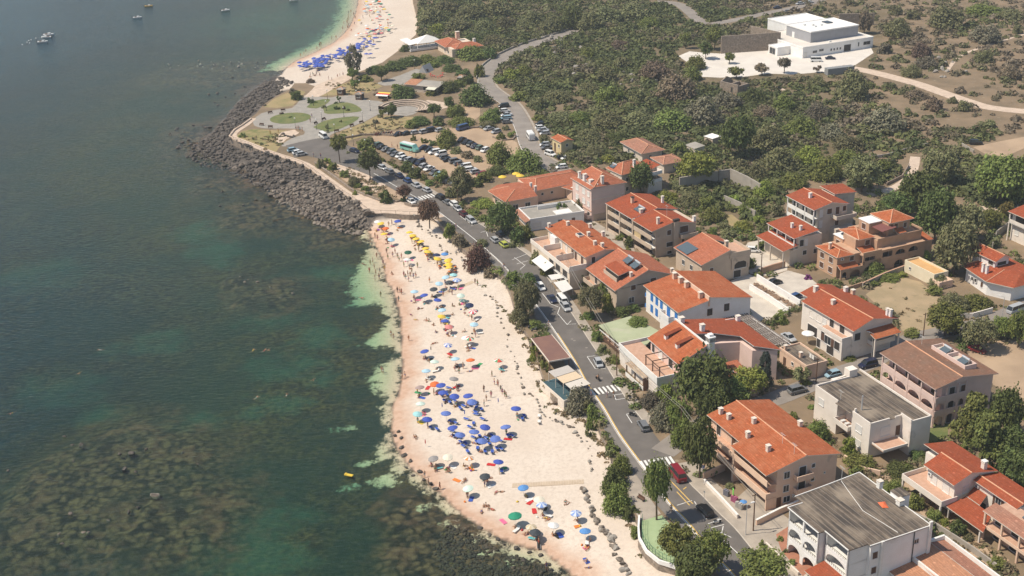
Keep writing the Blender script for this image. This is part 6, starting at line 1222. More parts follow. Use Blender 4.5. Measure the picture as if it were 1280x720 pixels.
# ---- street side, beach slope and promenade
tree(818,608,33,56,821,650,'mid','round','tall round street tree by the green sports court')
for q in ((776,581,28,30,'mid'),(768,601,36,42,'dark'),(771,624,38,44,'mid'),(789,641,25,26,'dark'),(794,664,17,20,'mid'),(740,521,16,36,'mid'),(735,506,14,16,'olive')): bush(*q)
bush(724,501,38,40,'grey','dome',label='pale grey-green oleander overhanging the canvas terrace deck',name='oleander')
tree(838,681,44,40,846,706,'mid','round',label='rounded tree shading the inland end of the green sports court'); tree(882,693,44,44,888,718,'mid','round'); tree(866,712,56,40,868,738,'dark','round'); tree(948,713,58,34,952,742,'mid','round')
tree(655,378,30,44,657,400,'olive','round'); bush(643,346,22,20,'mid'); tree(660,352,20,18,662,362,'dark','round')
for q in ((650,395,26,26,'olive'),(668,405,18,14,'mid'),(668,440,13,24,'bright'),(680,456,12,20,'mid'),(676,447,10,12,'olive'),(697,503,14,8,'dry'),(684,420,14,12,'mid'),(735,540,8,14,'olive'),(762,566,10,14,'olive')): bush(*q)
for q in ((597,322,34,38,'red'),(574,300,22,20,'dry'),(563,287,18,22,'mid'),(612,340,18,16,'dry'),(603,303,16,12,'olive')): bush(*q)
tree(534,266,26,28,537,282,'red','round','reddish brown tree between promenade and upper beach steps'); tree(502,240,19,15,505,251,'red','round','small reddish tree beside the upper zebra crossing')
for q in ((402,204,13,14,'olive'),(409,200,10,10,'bright'),(416,207,14,12,'mid'),(431,217,13,11,'mid'),(443,226,17,15,'olive'),(447,231,10,8,'mid'),(457,235,12,9,'mid'),(460,241,9,8,'mid'),(482,246,19,19,'dark'),(444,240,6,8,'bright'),(505,248,9,8,'dark'),(435,190,5,4,'olive')): bush(*q)
tree(419,181,21,21,425,203,'mid','round','slender street tree at the top of the coast road'); tree(453,203,28,27,463,225,'dark','round','broad street tree leaning over the coast road kerb')
# ---- park
for q in ((371,119,18,14,'dark'),(366,113,10,8,'grey'),(388,101,13,7,'dry'),(388,125,10,9,'dark'),(394,127,6,4,'mid'),(421,134,8,7,'dark'),(430,134,4,6,'red'),(435,137,5,4,'dark'),(409,157,5,9,'olive'),(426,151,4,4,'dark'),(303,168.5,9,7,'mid'),(363,146,6,3,'dark'),(410,163,5,6,'olive'),(420,128,6,4,'dark'),(470,152,7,6,'dry'),(405,133,7,5,'olive'),(352,141,6,4,'dry'),(470,117,7,5,'dry'),(423,106,5,4,'mid'),(429,169,9,6,'mid')): bush(*q)
tree(441,75,22,28,443,93,'grey','tall','tall grey eucalyptus at the edge of the distant beach'); tree(440,92,14,12,441,101,'mid','round'); tree(443,105,12,12,444,114,'mid','round'); tree(476,91,17,14,477,101,'dark','round'); tree(424,123,7,5,424,128,'dark','round'); tree(470,153,8,8,470,162,'grey','round')
for q in ((455,98,24,10,'mid'),(470,87,28,12,'dark'),(492,82,30,14,'dark'),(512,76,32,14,'dark'),(533,73,28,12,'mid'),(556,74,26,12,'dark'),(590,66,40,20,'mid'),(612,66,22,16,'dark'),(565,84,26,12,'dark'),(540,80,22,10,'mid'),(507,60,14,10,'dark'),(505,114,34,20,'dark'),(494,107,12,9,'bright'),(523,95,20,10,'mid'),(525,151,26,14,'dark'),(514,155,18,12,'mid'),(540,116,18,9,'mid'),
          (561,108,28,17,'dark'),(580,92,22,14,'dark'),(572,104,18,12,'mid'),(596,119,42,30,'dark'),(569,138,26,18,'mid'),(576,152,34,15,'mid'),(561,126,15,14,'dark'),(613,146,26,18,'mid'),(609,156,24,12,'olive'),(586,99,16,14,'dark'),(548,151,17,13,'dark'),(475,144,9,6,'olive'),(600,88,14,18,'mid'),(482,124,9,6,'dry'),(482,120,9,7,'dark')): bush(*q)
tree(488,138,15,15,489,147,'dark','round'); tree(478,141,11,10,479,148,'mid','round'); tree(542,137,18,13,543,147,'dark','round')
# ---- car park and street edge
for q in ((558,171,28,24,'mid'),(556,183,18,10,'mid'),(530,175,10,9,'mid'),(540,178,11,9,'dark'),(517,172,7,9,'mid'),(456,180,24,16,'mid'),(461,175,16,10,'olive'),(466,188,12,10,'mid'),(570,187,17,11,'olive'),(584,193,17,12,'dry'),(597,198,13,10,'olive'),(626,170,13,10,'mid'),(640,167,11,10,'mid'),(632,159,10,8,'olive'),(618,140,20,13,'dark'),(614,147,22,12,'olive'),(673,147,18,9,'mid'),(680,173,15,12,'olive'),
          (478,199,9,8,'mid'),(487,203,7,7,'mid'),(493,207,9,7,'mid'),(500,209,7,8,'olive'),(509,208,18,16,'dark'),(519,215,22,17,'dark'),(530,221,9,10,'mid'),(537,228,15,10,'mid'),(553,220,20,18,'mid'),(547,232,7,6,'olive'),(564,240,18,16,'olive'),(606,254,32,15,'bright'),(592,265,20,10,'mid'),(604,272,14,10,'mid'),(648,294,20,24,'dark'),(655,290,22,22,'mid'),(640,305,10,10,'olive'),(606,221,24,16,'mid'),(595,228,18,14,'dark'),(585,236,14,12,'olive'),(622,213,30,14,'dark')): bush(*q)
bush(625,192,36,32,'mid','dome',label='rounded green bush, seaward one of the large pair beside the parking lot'); bush(654,200,48,32,'mid','dome',label='rounded green bush, inland one of the large pair beside the parking lot')
tree(576,230,30,34,577,252,'olive','tall','tall olive-green tree at the seaward corner of the parking lot'); tree(625,273,36,34,628,294,'dark','round','round dark tree over the parked cars by the salmon restaurant')
# ---- gardens between the houses
for q in ((674,320,24,24,'olive'),(681,336,11,20,'mid'),(688,341,14,12,'mid'),(731,350,20,22,'mid'),(755,363,22,30,'mid'),(736,394,18,12,'mid'),(759,378,18,30,'bright'),(778,389,24,16,'dark'),(792,385,18,11,'dark'),(724,354,18,10,'mid'),(747,420,18,17,'mid'),(753,435,14,14,'olive'),(770,450,15,12,'mid'),(760,449,10,9,'mid'),(831,491,24,28,'bright'),(855,541,32,42,'mid'),(909,470,27,24,'mid'),(930,473,36,22,'mid'),(908,494,28,26,'dark'),(925,458,17,12,'mid'),(951,483,22,24,'olive'),
          (776,296,14,10,'mid'),(787,302,14,16,'dark'),(784,312,12,10,'mid'),(708,267,18,16,'mid'),(724,259,16,22,'olive'),(921,319,28,18,'mid'),(937,328,16,18,'mid'),(910,292,24,14,'olive'),(890,289,15,14,'mid'),(884,253,24,20,'mid'),(957,306,24,16,'dark'),(1092,334,26,22,'mid'),(1085,355,17,9,'mid'),(1110,348,34,9,'mid'),(1128,343,16,9,'bright'),(975,398,21,17,'mid'),(1156,319,17,17,'bright'),(1172,351,26,20,'olive'),(1239,300,24,20,'olive'),
          (1140,416,23,14,'mid'),(1168,363,22,13,'mid'),(1193,377,40,26,'olive'),(1217,377,40,22,'mid'),(1112,391,14,14,'olive'),(1060,447,20,10,'mid'),(1021,538,32,34,'mid'),(1060,558,22,28,'bright'),(1074,578,42,24,'mid'),(1126,587,40,22,'dark'),(1118,609,28,22,'mid'),(1146,569,22,14,'dark'),(1144,627,22,24,'mid'),(1168,645,24,20,'mid'),(1196,660,24,24,'dark'),(1246,704,24,18,'mid'),(1180,652,14,12,'bright'),(1210,672,14,12,'olive'),
          (975,673,9,8,'mid'),(990,702,11,10,'mid'),(974,711,16,14,'bright'),(982,688,8,8,'olive'),(953,680,12,12,'mid'),(912,607,13,9,'olive'),(1014,508,10,8,'mid'),(990,520,16,14,'mid'),(1008,478,14,8,'bright'),(1050,475,12,10,'bright'),(1075,508,9,9,'mid'),(1097,489,12,9,'mid'),(700,350,10,6,'mid'),(646,250,22,10,'mid'),(780,330,10,8,'mid')): bush(*q)
for cx, cy, w, h, lab in ((680,302,17,15,'purple bougainvillea spilling over the terrace of the long cream house'),(967,309,16,15,'purple bougainvillea beside the parked white car'),(832,397,12,22,'dark red bougainvillea climbing the blue-shuttered house'),(1010,346,10,8,'pale purple bush by the wall of the stepped house')):
    bush(cx, cy, w, h, 'purple' if 'red' not in lab else 'red', 'tall' if h > w else 'dome', label=lab, name='bougainvillea')
bush(812,500,28,26,'grey','dome',label='pale flowering oleander on the pavement beyond the middle zebra crossing',name='oleander'); bush(830,519,38,42,'grey','dome',label='large pinkish oleander beside the side street corner',name='oleander')
tree(874,484,68,68,877,524,'dark','round','big dark evergreen in the garden below the pale pink terrace house'); tree(888,515,40,46,890,545,'dark','round'); tree(873,562,42,62,874,598,'dark','round','dense dark tree on the corner beside the orange apartment house'); tree(958,463,26,44,955,487,'blue','conifer','blue-green conifer behind the pale pink terrace house')
for q in ((912,500,44,44,914,522,'mid','round'),(846,520,30,36,848,540,'mid','round'),(934,478,42,30,935,494,'bright','round'),(662,372,24,30,664,390,'olive','round'),(700,262,16,14,701,272,'dark','round'),(1000,470,22,18,1001,480,'olive','round')): tree(*q)
tree(736,376,30,28,738,398,'olive','round','olive tree on the pavement by the two-panel brown house'); tree(801,224,32,34,801,244,'dark','round','dark bushy tree standing before the grey hipped house'); tree(870,210,46,34,870,230,'bright','round','bright spreading tree above the concrete retaining wall')
bush(798,401,28,15,'mid','dome',3.45,'green creeper spreading over the pale green restaurant roof','creeper')
tree(1190,313,56,60,1192,344,'olive','round','big olive-green tree between the terracotta house and white villa'); tree(1203,280,50,42,1204,303,'olive','round'); tree(1166,272,50,60,1168,304,'dark','round'); tree(1236,275,26,24,1237,288,'mid','round'); tree(1256,262,20,17,1257,271,'yellow','round')
tree(1180,401,44,36,1181,420,'mid','round','round tree on the edge of the bare plot'); tree(1221,419,40,34,1222,438,'olive','round','round tree over the dark red car'); tree(1250,411,28,24,1251,424,'mid','round'); tree(1271,412,28,40,1272,434,'mid','round')
tree(1075,219,42,36,1077,240,'olive','round'); tree(1170,211,42,38,1172,232,'olive','round'); tree(1247,228,62,56,1249,258,'mid','round'); tree(1145,243,56,48,1147,268,'dark','round'); tree(1185,195,24,16,1186,204,'olive','round'); tree(1278,222,30,50,1279,250,'mid','round'); tree(1120,258,40,30,1122,274,'dark','round'); tree(1102,208,18,14,1103,217,'mid','round')
tree(1213,524,62,58,1214,556,'pine','conifer','tall layered conifer beside the pink brown-roofed house'); tree(1226,548,58,64,1227,582,'pine','conifer','tall layered conifer nearest the carport villa chimney'); tree(1252,518,44,56,1254,546,'dark','round'); tree(1265,590,46,44,1266,616,'dark','round'); tree(1256,560,46,40,1258,584,'dark','round')
tree(920,172,40,46,922,198,'dark','round','tall dark evergreen above the cluttered shed yard'); tree(929,92,15,11,930,105,'mid','round','lone small tree standing on the white square') if False else None
tree(911,72,13,11,911.5,79.5,'mid','round','lone small tree standing on the white square'); tree(881,62,18,18,882,74,'dark','round'); tree(892,46,24,20,893,62,'mid','round'); tree(856,48,14,14,857,61,'mid','round'); tree(979,80,16,14,980,92,'grey','round'); tree(951,86,18,12,952,94,'dry','round'); tree(919,90,20,12,920,98,'mid','round'); tree(1079,30,18,26,1080,42,'dry','round'); tree(1020,86,12,7,1021,91,'dry','round')
for x0, y0, w, h, k in ((1122,35,36,26,'olive'),(1118,12,20,14,'dark'),(1140,18,20,14,'dark'),(1183,20,46,32,'olive'),(1152,62,26,22,'dry'),(1160,78,30,18,'grey'),(1106,60,20,16,'grey'),(1232,42,40,26,'grey'),(1228,70,26,18,'olive'),(1140,88,26,18,'olive'),(1272,36,14,14,'olive'),(1262,90,30,20,'dry'),(1205,132,20,16,'olive'),(1235,155,24,12,'olive'),(1190,125,14,10,'olive'),(1168,130,24,20,'dry'),(1064,106,44,40,'olive'),(1020,138,34,24,'grey'),(1106,150,50,34,'grey'),(1060,178,40,24,'olive'),(980,128,26,24,'mid'),(1022,102,26,18,'olive'),
          (1146,118,30,14,'dry'),(1230,12,50,16,'mid'),(1262,18,36,16,'mid'),(655,30,26,14,'dark'),(668,22,30,22,'dark'),(690,30,26,24,'dark'),(715,22,36,30,'dark'),(738,26,34,26,'dark'),(760,18,40,26,'dark'),(790,14,40,22,'mid'),(812,28,26,16,'mid'),(775,55,26,14,'dry'),(735,66,22,16,'mid'),(778,78,22,18,'dark'),(757,92,26,22,'dark'),(820,88,40,28,'dry'),(845,108,50,36,'dry'),(870,78,26,20,'mid'),(865,92,26,20,'mid'),(795,118,24,18,'mid'),(760,118,40,26,'mid'),(735,110,30,16,'olive'),(725,146,30,20,'mid'),
          (760,150,40,24,'mid'),(800,150,44,24,'mid'),(840,150,50,30,'mid'),(880,140,50,40,'grey'),(695,120,40,18,'olive'),(672,128,26,16,'olive'),(700,146,34,16,'olive'),(650,120,24,14,'mid'),(655,88,26,16,'mid'),(690,76,30,16,'mid'),(640,92,22,16,'bright'),(626,100,18,10,'mid'),(960,170,46,36,'olive'),(1000,160,44,30,'mid'),(975,200,50,34,'mid'),(1010,195,40,28,'bright'),(1040,165,36,24,'grey'),(1030,210,44,34,'mid'),(945,215,30,24,'olive'),(1060,196,40,22,'mid'),(990,225,40,22,'mid'),(925,205,24,16,'olive'),(910,125,40,24,'grey'),(940,120,34,22,'dark'),(955,140,30,20,'dry'),
          (848,230,26,16,'olive'),(862,248,36,22,'mid'),(890,268,30,22,'mid'),(915,250,24,18,'bright'),(835,245,30,18,'bright'),(940,258,30,26,'mid'),(955,238,30,26,'bright'),(930,282,26,16,'bright'),(905,282,18,12,'mid'),(820,255,22,12,'mid'),(970,262,20,18,'mid'),(948,275,18,16,'bright'),(735,170,34,20,'mid'),(770,172,32,18,'dark'),(715,195,24,16,'mid'),(742,188,30,16,'mid'),(760,198,20,12,'bright'),(725,182,22,12,'mid'),(850,186,24,20,'mid'),(540,20,34,24,'mid'),(560,8,36,18,'dark'),(590,14,40,24,'dark'),(620,10,40,24,'mid'),(545,36,22,16,'bright'),(575,30,36,18,'mid'),(605,32,30,18,'mid'),(632,28,26,18,'dark'),(592,48,26,14,'dark'),(618,50,30,16,'dark')):
    if k in ('mid', 'dark') and random.random() < .45: k = 'olive'
    bush(x0, y0, w, h, k, 'dome', name='shrub', group='shrubs of the hillside', noun='shrub')
# ---- the scrub that covers the hillside: nobody could count it
MAC = [(524,-30),(1300,-30),(1300,262),(1240,262),(1190,240),(1150,258),(1120,240),(1062,232),(1030,214),(985,236),(955,290),(925,292),(880,262),(850,240),(836,214),(800,200),(760,206),(715,202),(690,166),(672,140),(640,112),(615,96),(610,80),(640,64),(560,66),(524,44)]
KEEP = [[(845,60),(955,52),(1090,28),(1105,62),(1075,90),(975,100),(880,104),(850,84)],[(890,266),(918,264),(946,290),(925,296),(900,290)],[(1205,182),(1290,160),(1290,200),(1236,202)],[(900,110),(936,110),(936,122),(900,122)]]
WMAC = wpoly(MAC); sheet('hillside', None, .015, mat('hillside_soil', (.145,.115,.065), (.22,.165,.105), .06, .95, .5, 1.2, ((.29,.225,.155), .25, .6)), world=wpoly([(524,-30),(1120,-30),(1100,60),(1085,100),(1060,200),(1030,214),(985,236),(955,290),(925,292),(880,262),(850,240),(836,214),(800,200),(760,206),(715,202),(690,166),(672,140),(640,112),(618,98),(610,84),(640,66),(560,66),(524,44)])); WKEEP = [wpoly(k) for k in KEEP]
roads_ = [UP_C, smooth_line(wpoly([(1050,83),(1098,92),(1150,106),(1210,127),(1300,141)]), 3), smooth_line(wpoly([(820,2),(850,6),(880,30),(930,23),(1000,8)]), 3), smooth_line(wpoly([(1144,196),(1141,212),(1130,228),(1104,240)]), 3)]
rng = np.random.default_rng(5)
xs, ys = zip(*WMAC); Np = 70000
X = rng.uniform(min(xs), max(xs), Np); Y = rng.uniform(min(ys), min(max(ys), 760), Np)
EXT = [(92,140),(136,290),(175,400),(268,640),(420,640),(330,300),(200,120)]; X = np.concatenate([X, rng.uniform(92, 420, 12000)]); Y = np.concatenate([Y, rng.uniform(120, 640, 12000)]); Np = len(X); ok = inside(WMAC, X, Y) | inside(EXT, X, Y); pm_ = rng.permutation(Np); X, Y, ok = X[pm_], Y[pm_], ok[pm_]
for k in WKEEP: ok &= ~inside(k, X, Y)
for i_, r_ in enumerate(roads_): ok &= dist_line(r_, X, Y) > (6.2 if i_ == 1 else 4.6)
dry = np.clip((X-95)/60, 0, 1)*np.clip((Y-370)/60, 0, 1)            # right-hand hill is thinner and drier
dens = fbm(X/22, Y/22, 3); ok &= rng.random(Np) < np.clip((dens-.20)*4.5, .35, 1)*(1-.84*dry)
X, Y, dry = X[ok][:15500], Y[ok][:15500], dry[ok][:15500]
n = len(X); rad = .9+1.8*rng.random(n)**1.7; K = 40
pal = np.array([(.100,.118,.044),(.135,.146,.052),(.150,.150,.070),(.175,.150,.090),(.190,.155,.108),(.078,.098,.040)])
pk = fbm(X/16+7, Y/16+3, 3); pi = np.clip(((pk-.32)*9+rng.normal(size=n)*.9+dry*2.2), 0, 4.99).astype(int)
VV = []; FF = []; CC = []
d = rng.normal(size=(n, K, 3)); d /= np.linalg.norm(d, axis=2, keepdims=True); d[:, :, 2] = np.abs(d[:, :, 2])
P = np.stack([X, Y, np.zeros(n)], 1)[:, None, :]+d*(rad[:, None]*(.7+.4*rng.random((n, K))))[:, :, None]*np.array([1, 1, .8])
nr = d+rng.normal(size=(n, K, 3))*.5; nr[:, :, 2] += .3; nr /= np.linalg.norm(nr, axis=2, keepdims=True)
a = np.cross(nr, rng.normal(size=(n, K, 3))); a /= np.linalg.norm(a, axis=2, keepdims=True)+1e-9; b = np.cross(nr, a)
s = (rad[:, None]*.30*(.6+.8*rng.random((n, K))))[:, :, None]
V = np.stack([P-a*s, P-b*s*.7, P+a*s, P+b*s*.7], 2).reshape(-1, 3); F = np.arange(len(V)).reshape(-1, 4)
col = (pal[pi]*(.75+.5*rng.random((n, 1))))[:, None, :]*(.75+.5*rng.random((n, K, 1)))
sc_ = obj('scrub', mesh_np('scrub', V, F, LEAF['scrub'], dict(Col=np.repeat(col.reshape(-1, 3), 4, 0))), kind='stuff'); sc_['label'] = 'low macchia scrub covering the hillside'
# garden greenery between the houses and on the beach bank
TOWN = wpoly([(566,256),(640,232),(700,195),(760,205),(850,240),(900,268),(945,296),(985,250),(1060,235),(1130,245),(1180,260),(1240,262),(1300,262),(1300,760),(985,745),(940,700),(925,668),(880,630),(850,590),(815,545),(780,502),(735,430),(690,370),(640,310)]); BANK = wpoly([(553,284),(580,306),(612,330),(632,346),(650,362),(676,395),(692,420),(712,452),(730,486),(748,512),(770,548),(792,580),(796,600),(786,628),(777,606),(768,578),(752,542),(740,514),(724,505),(690,494),(674,455),(655,410),(638,365),(609,324)])
gx = []
for poly_, cnt, mg in ((TOWN, 1500, .9), (BANK, 260, .2)):
    xs, ys = zip(*poly_); x_ = rng.uniform(min(xs), max(xs), cnt*14); y_ = rng.uniform(min(ys), max(ys), cnt*14); k = inside(poly_, x_, y_)
    for s_ in SHEETS:
        if s_ is not None: k &= ~inside(s_, x_, y_)
    k &= dist_line(SIDE, x_, y_) > 4.2
    for (ox, oy, c, sn, a0, a1, b0, b1) in FOOT:
        u = (x_-ox)*c+(y_-oy)*sn; v = -(x_-ox)*sn+(y_-oy)*c; k &= ~((u > a0) & (u < a1) & (v > b0) & (v < b1))
    k &= rng.random(len(x_)) < np.clip((fbm(x_/9, y_/9, 3)-.28)*4, 0, 1); gx.append(np.stack([x_[k], y_[k]], 1)[:cnt])
T = np.concatenate(gx); n = len(T); K = 60; rad = .6+1.1*rng.random(n)**1.5
d = rng.normal(size=(n, K, 3)); d /= np.linalg.norm(d, axis=2, keepdims=True); d[:, :, 2] = np.abs(d[:, :, 2]); zt = np.array([hgt(x, y) for x, y in T])
P = np.stack([T[:, 0], T[:, 1], zt], 1)[:, None, :]+d*(rad[:, None]*(.65+.45*rng.random((n, K))))[:, :, None]*np.array([1, 1, .95])
nr = d+rng.normal(size=(n, K, 3))*.55; nr[:, :, 2] += .3; nr /= np.linalg.norm(nr, axis=2, keepdims=True); a = np.cross(nr, rng.normal(size=(n, K, 3))); a /= np.linalg.norm(a, axis=2, keepdims=True)+1e-9; b = np.cross(nr, a)
s = (rad[:, None]*.22*(.6+.8*rng.random((n, K))))[:, :, None]; V = np.stack([P-a*s, P-b*s*.7, P+a*s, P+b*s*.7], 2).reshape(-1, 3)
pal3 = np.array([(.095,.130,.038),(.140,.170,.048),(.175,.210,.055),(.175,.175,.085),(.20,.17,.10)]); col = (pal3[rng.integers(0, 5, n)]*(.8+.4*rng.random((n, 1))))[:, None, :]*(.75+.5*rng.random((n, K, 1)))
g_ = obj('shrubbery', mesh_np('shrubbery', V, np.arange(len(V)).reshape(-1, 4), LEAF['scrub'], dict(Col=np.repeat(col.reshape(-1, 3), 4, 0))), kind='stuff'); g_['label'] = 'low garden greenery between the houses and on the beach bank'
# dry tufts on verges, park and gardens
tx = []; 
for poly_, cnt in (([(300,172),(360,165),(352,182),(330,188)],60),([(400,104),(470,102),(478,112),(430,120)],60),([(425,166),(500,146),(530,152),(470,170)],90),([(392,203),(440,210),(505,250),(470,245)],120),([(600,345),(645,392),(668,440),(690,500),(740,515),(768,580),(790,640),(800,690),(770,600),(735,530),(680,500),(650,410)],240),([(720,285),(800,190),(850,230),(900,290),(960,290),(940,330),(860,300),(820,330)],220),([(1040,555),(1110,590),(1180,640),(1262,700),(1230,715),(1160,650)],160),([(1085,365),(1118,344),(1190,385),(1165,414),(1120,410)],10),([(1150,350),(1290,390),(1290,430),(1200,430),(1170,395)],120),([(470,198),(560,240),(600,270),(560,232),(500,200)],120)):
    w = wpoly(poly_); xs, ys = zip(*w)
    x_ = rng.uniform(min(xs), max(xs), cnt*12); y_ = rng.uniform(min(ys), max(ys), cnt*12); k = inside(w, x_, y_); tx.append(np.stack([x_[k], y_[k]], 1)[:cnt])
T = np.concatenate(tx); zt = np.array([hgt(x, y) for x, y in T]); zt = np.where(zt < -3.2, -99, zt); T = T[zt > -50]; zt = zt[zt > -50]; n = len(T); K = 14
d = rng.normal(size=(n, K, 3)); d /= np.linalg.norm(d, axis=2, keepdims=True); d[:, :, 2] = np.abs(d[:, :, 2]); rad = .35+.6*rng.random(n)
P = np.stack([T[:, 0], T[:, 1], zt], 1)[:, None, :]+d*(rad[:, None]*(.5+.5*rng.random((n, K))))[:, :, None]*np.array([1, 1, .6])
nr = d+rng.normal(size=(n, K, 3))*.6; nr[:, :, 2] += .3; nr /= np.linalg.norm(nr, axis=2, keepdims=True); a = np.cross(nr, rng.normal(size=(n, K, 3))); a /= np.linalg.norm(a, axis=2, keepdims=True)+1e-9; b = np.cross(nr, a)
s = (rad[:, None]*.42*(.6+.8*rng.random((n, K))))[:, :, None]; V = np.stack([P-a*s, P-b*s*.6, P+a*s, P+b*s*.6], 2).reshape(-1, 3)
pal2 = np.array([(.26,.20,.11),(.20,.17,.09),(.12,.13,.05),(.30,.22,.13)]); col = pal2[rng.integers(0, 4, n)][:, None, :]*(.75+.5*rng.random((n, K, 1)))
g_ = obj('undergrowth', mesh_np('undergrowth', V, np.arange(len(V)).reshape(-1, 4), LEAF['scrub'], dict(Col=np.repeat(col.reshape(-1, 3), 4, 0))), kind='stuff'); g_['label'] = 'dry tufts and weeds on verges and gardens'
# ================================================================== cars, scooters
M_TYRE = plain('tyre', (.018,.018,.018), .8); M_RIM = plain('rim', (.42,.42,.43), .35, .6); M_CGLASS = plain('car_glass', (.022,.026,.03), .08, spec=.7)
M_HEAD = plain('headlight_glass', (.75,.76,.74), .2); M_TAIL = plain('tail_light_glass', (.35,.02,.02), .3); M_PLASTIC = plain('black_plastic', (.03,.03,.03), .6)
PAINT = dict(black=(.012,.012,.014), white=(.78,.78,.76), silver=(.42,.43,.44), grey=(.17,.175,.18), blue=(.035,.075,.19), navy=(.016,.022,.055), red=(.22,.012,.018), maroon=(.10,.02,.025), lime=(.48,.52,.10), lightblue=(.28,.42,.50), teal=(.22,.50,.44), green=(.10,.16,.12))
PM = {k: mat('paint_'+k, v, tuple(x*.97 for x in v), 2., .28, spec=.6, world=False) for k, v in PAINT.items()}
def loft(st, mb, mi=0):
    "hull from stations (x, z bottom, z top, half width, shoulder drop)"
    n = 8; vs = []
    for x, zb, zt, w, s in st: vs += [(x,-w*.9,zb),(x,-w,zb+.15),(x,-w,zt-s),(x,-w*.82,zt),(x,w*.82,zt),(x,w,zt-s),(x,w,zb+.15),(x,w*.9,zb)]
    fs = [(i*n+k, i*n+(k+1) % n, (i+1)*n+(k+1) % n, (i+1)*n+k) for i in range(len(st)-1) for k in range(n)]
    fs += [tuple(range(n))[::-1], tuple((len(st)-1)*n+k for k in range(n))]; mb.add(vs, fs, mi)
def car_proto(L, W, Hh, kind):
    w = W/2; bl = .56*Hh+.06; b = MB(); q = L/2
    bonnet = {'van': .05, 'hatch': .20, 'sedan': .25, 'wagon': .23, 'suv': .22}[kind]; boot = {'van': .02, 'hatch': .03, 'sedan': .17, 'wagon': .02, 'suv': .03}[kind]
    loft([(-q,.34,bl-.14,w*.86,.08),(-q+.12,.22,bl-.03,w*.97,.1),(-q*.5,.2,bl,w,.1),(0,.2,bl,w,.1),(q-L*bonnet,.2,bl-.02,w,.1),(q-.35,.22,bl-.17,w*.96,.12),(q-.04,.3,bl-.30,w*.82,.1)], b)
    a0, a1 = -q+L*boot+.04, q-L*bonnet+.08; r0, r1 = a0+(.18 if kind in ('van','wagon','suv') else .45 if kind == 'hatch' else .62), a1-(.45 if kind == 'van' else .72)
    wr = w*.74; z1 = Hh-.05
    b.box(r0-.03, r1+.03, -wr-.01, wr+.01, z1-.01, Hh)
    for x0, x1 in ((a0, r0), (a1, r1), ((a0+a1)/2-.05, (r0+r1)/2-.05)):
        for sy in (-1, 1): b.tube((x0, sy*w*.88, bl-.02), (x1, sy*wr, z1), .045, n=4)
    g = MB(); vs = [(a0,-w*.88,bl-.03),(a1,-w*.88,bl-.03),(a1,w*.88,bl-.03),(a0,w*.88,bl-.03),(r0,-wr,z1),(r1,-wr,z1),(r1,wr,z1),(r0,wr,z1)]
    g.add(vs, [(0,3,2,1),(4,5,6,7),(0,1,5,4),(1,2,6,5),(2,3,7,6),(3,0,4,7)])
    me = b.mesh('car_body', [PM['white'], M_PLASTIC]); return dict(L=L, W=W, H=Hh, body=me, glass=g.mesh('car_windows', M_CGLASS), bl=bl)
def wheel_meshes(r):
    t = MB(); t.tube((0,-.1,0), (0,.1,0), r, n=14); k = MB(); k.tube((0,-.115,0), (0,.115,0), r*.58, n=10); return t.mesh('tyre', M_TYRE), k.mesh('rim', M_RIM)
CARS = dict(hatch=car_proto(3.9,1.68,1.46,'hatch'), sedan=car_proto(4.4,1.74,1.43,'sedan'), suv=car_proto(4.5,1.84,1.72,'suv'), wagon=car_proto(4.6,1.78,1.5,'wagon'), van=car_proto(4.9,1.9,2.05,'van'))
TY, RM = wheel_meshes(.32)
_m = MB(); _m.box(-.04,.04,-.2,.2,-.07,.07); HL = _m.mesh('headlight', M_HEAD); TL = _m.mesh('tail_light', M_TAIL)
_m = MB(); _m.box(-.02,.02,-.26,.26,-.06,.06); PL = _m.mesh('number_plate', M_FRAMEW)
KINDN = dict(hatch='hatchback', sedan='saloon car', suv='off-roader', wagon='estate car', van='van')
def place_car(p, head, kind, colour, label=None, group='parked cars', lm=None):
    c = CARS[kind]; s = random.uniform(.97, 1.03)
    root = thing('car' if kind != 'van' else 'van', label or 'x', 'car' if kind != 'van' else 'van', p, head, group, s)
    b = obj('body', c['body'], root); b.material_slots[0].link = 'OBJECT'; b.material_slots[0].material = PM[colour]
    obj('windows', c['glass'], root)
    far = p[1] > 330
    for sx in (-1, 1):
        for sy in (-1, 1):
            w_ = obj('wheel', TY, root, (sx*c['L']*.31, sy*(c['W']/2-.1), .32))
            if not far: obj('rim', RM, w_)
    for sy in (-1, 1):
        obj('headlight', HL, root, (c['L']/2-.16, sy*c['W']*.33, c['bl']-.36)); obj('tail_light', TL, root, (-c['L']/2+.08, sy*c['W']*.36, c['bl']-.26))
    if not far: obj('number_plate', PL, root, (-c['L']/2+.02, 0, .5))
    if not label: name_later(root, f'{dict(lightblue="pale blue", navy="navy blue").get(colour, colour)} {KINDN[kind]}')
    return root
def road_dir(px, py):
    p = np.array(at(px, py)[:2]); i = int(np.argmin([np.hypot(*(np.array(q)-p)) for q in WL])); i = min(max(i, 1), len(WL)-2); d = np.array(WL[i+1])-np.array(WL[i-1]); return math.atan2(d[1], d[0])
def car(px, py, kind='hatch', colour='silver', ang=None, label=None, flip=None, group='parked cars'):
    p = at(px, py, .7); p.z = .045
    a = road_dir(px, py) if ang is None else R(ang)
    if flip is None: flip = random.random() < .5
    return place_car(p, a+(math.pi if flip else 0), kind, colour, label, group)
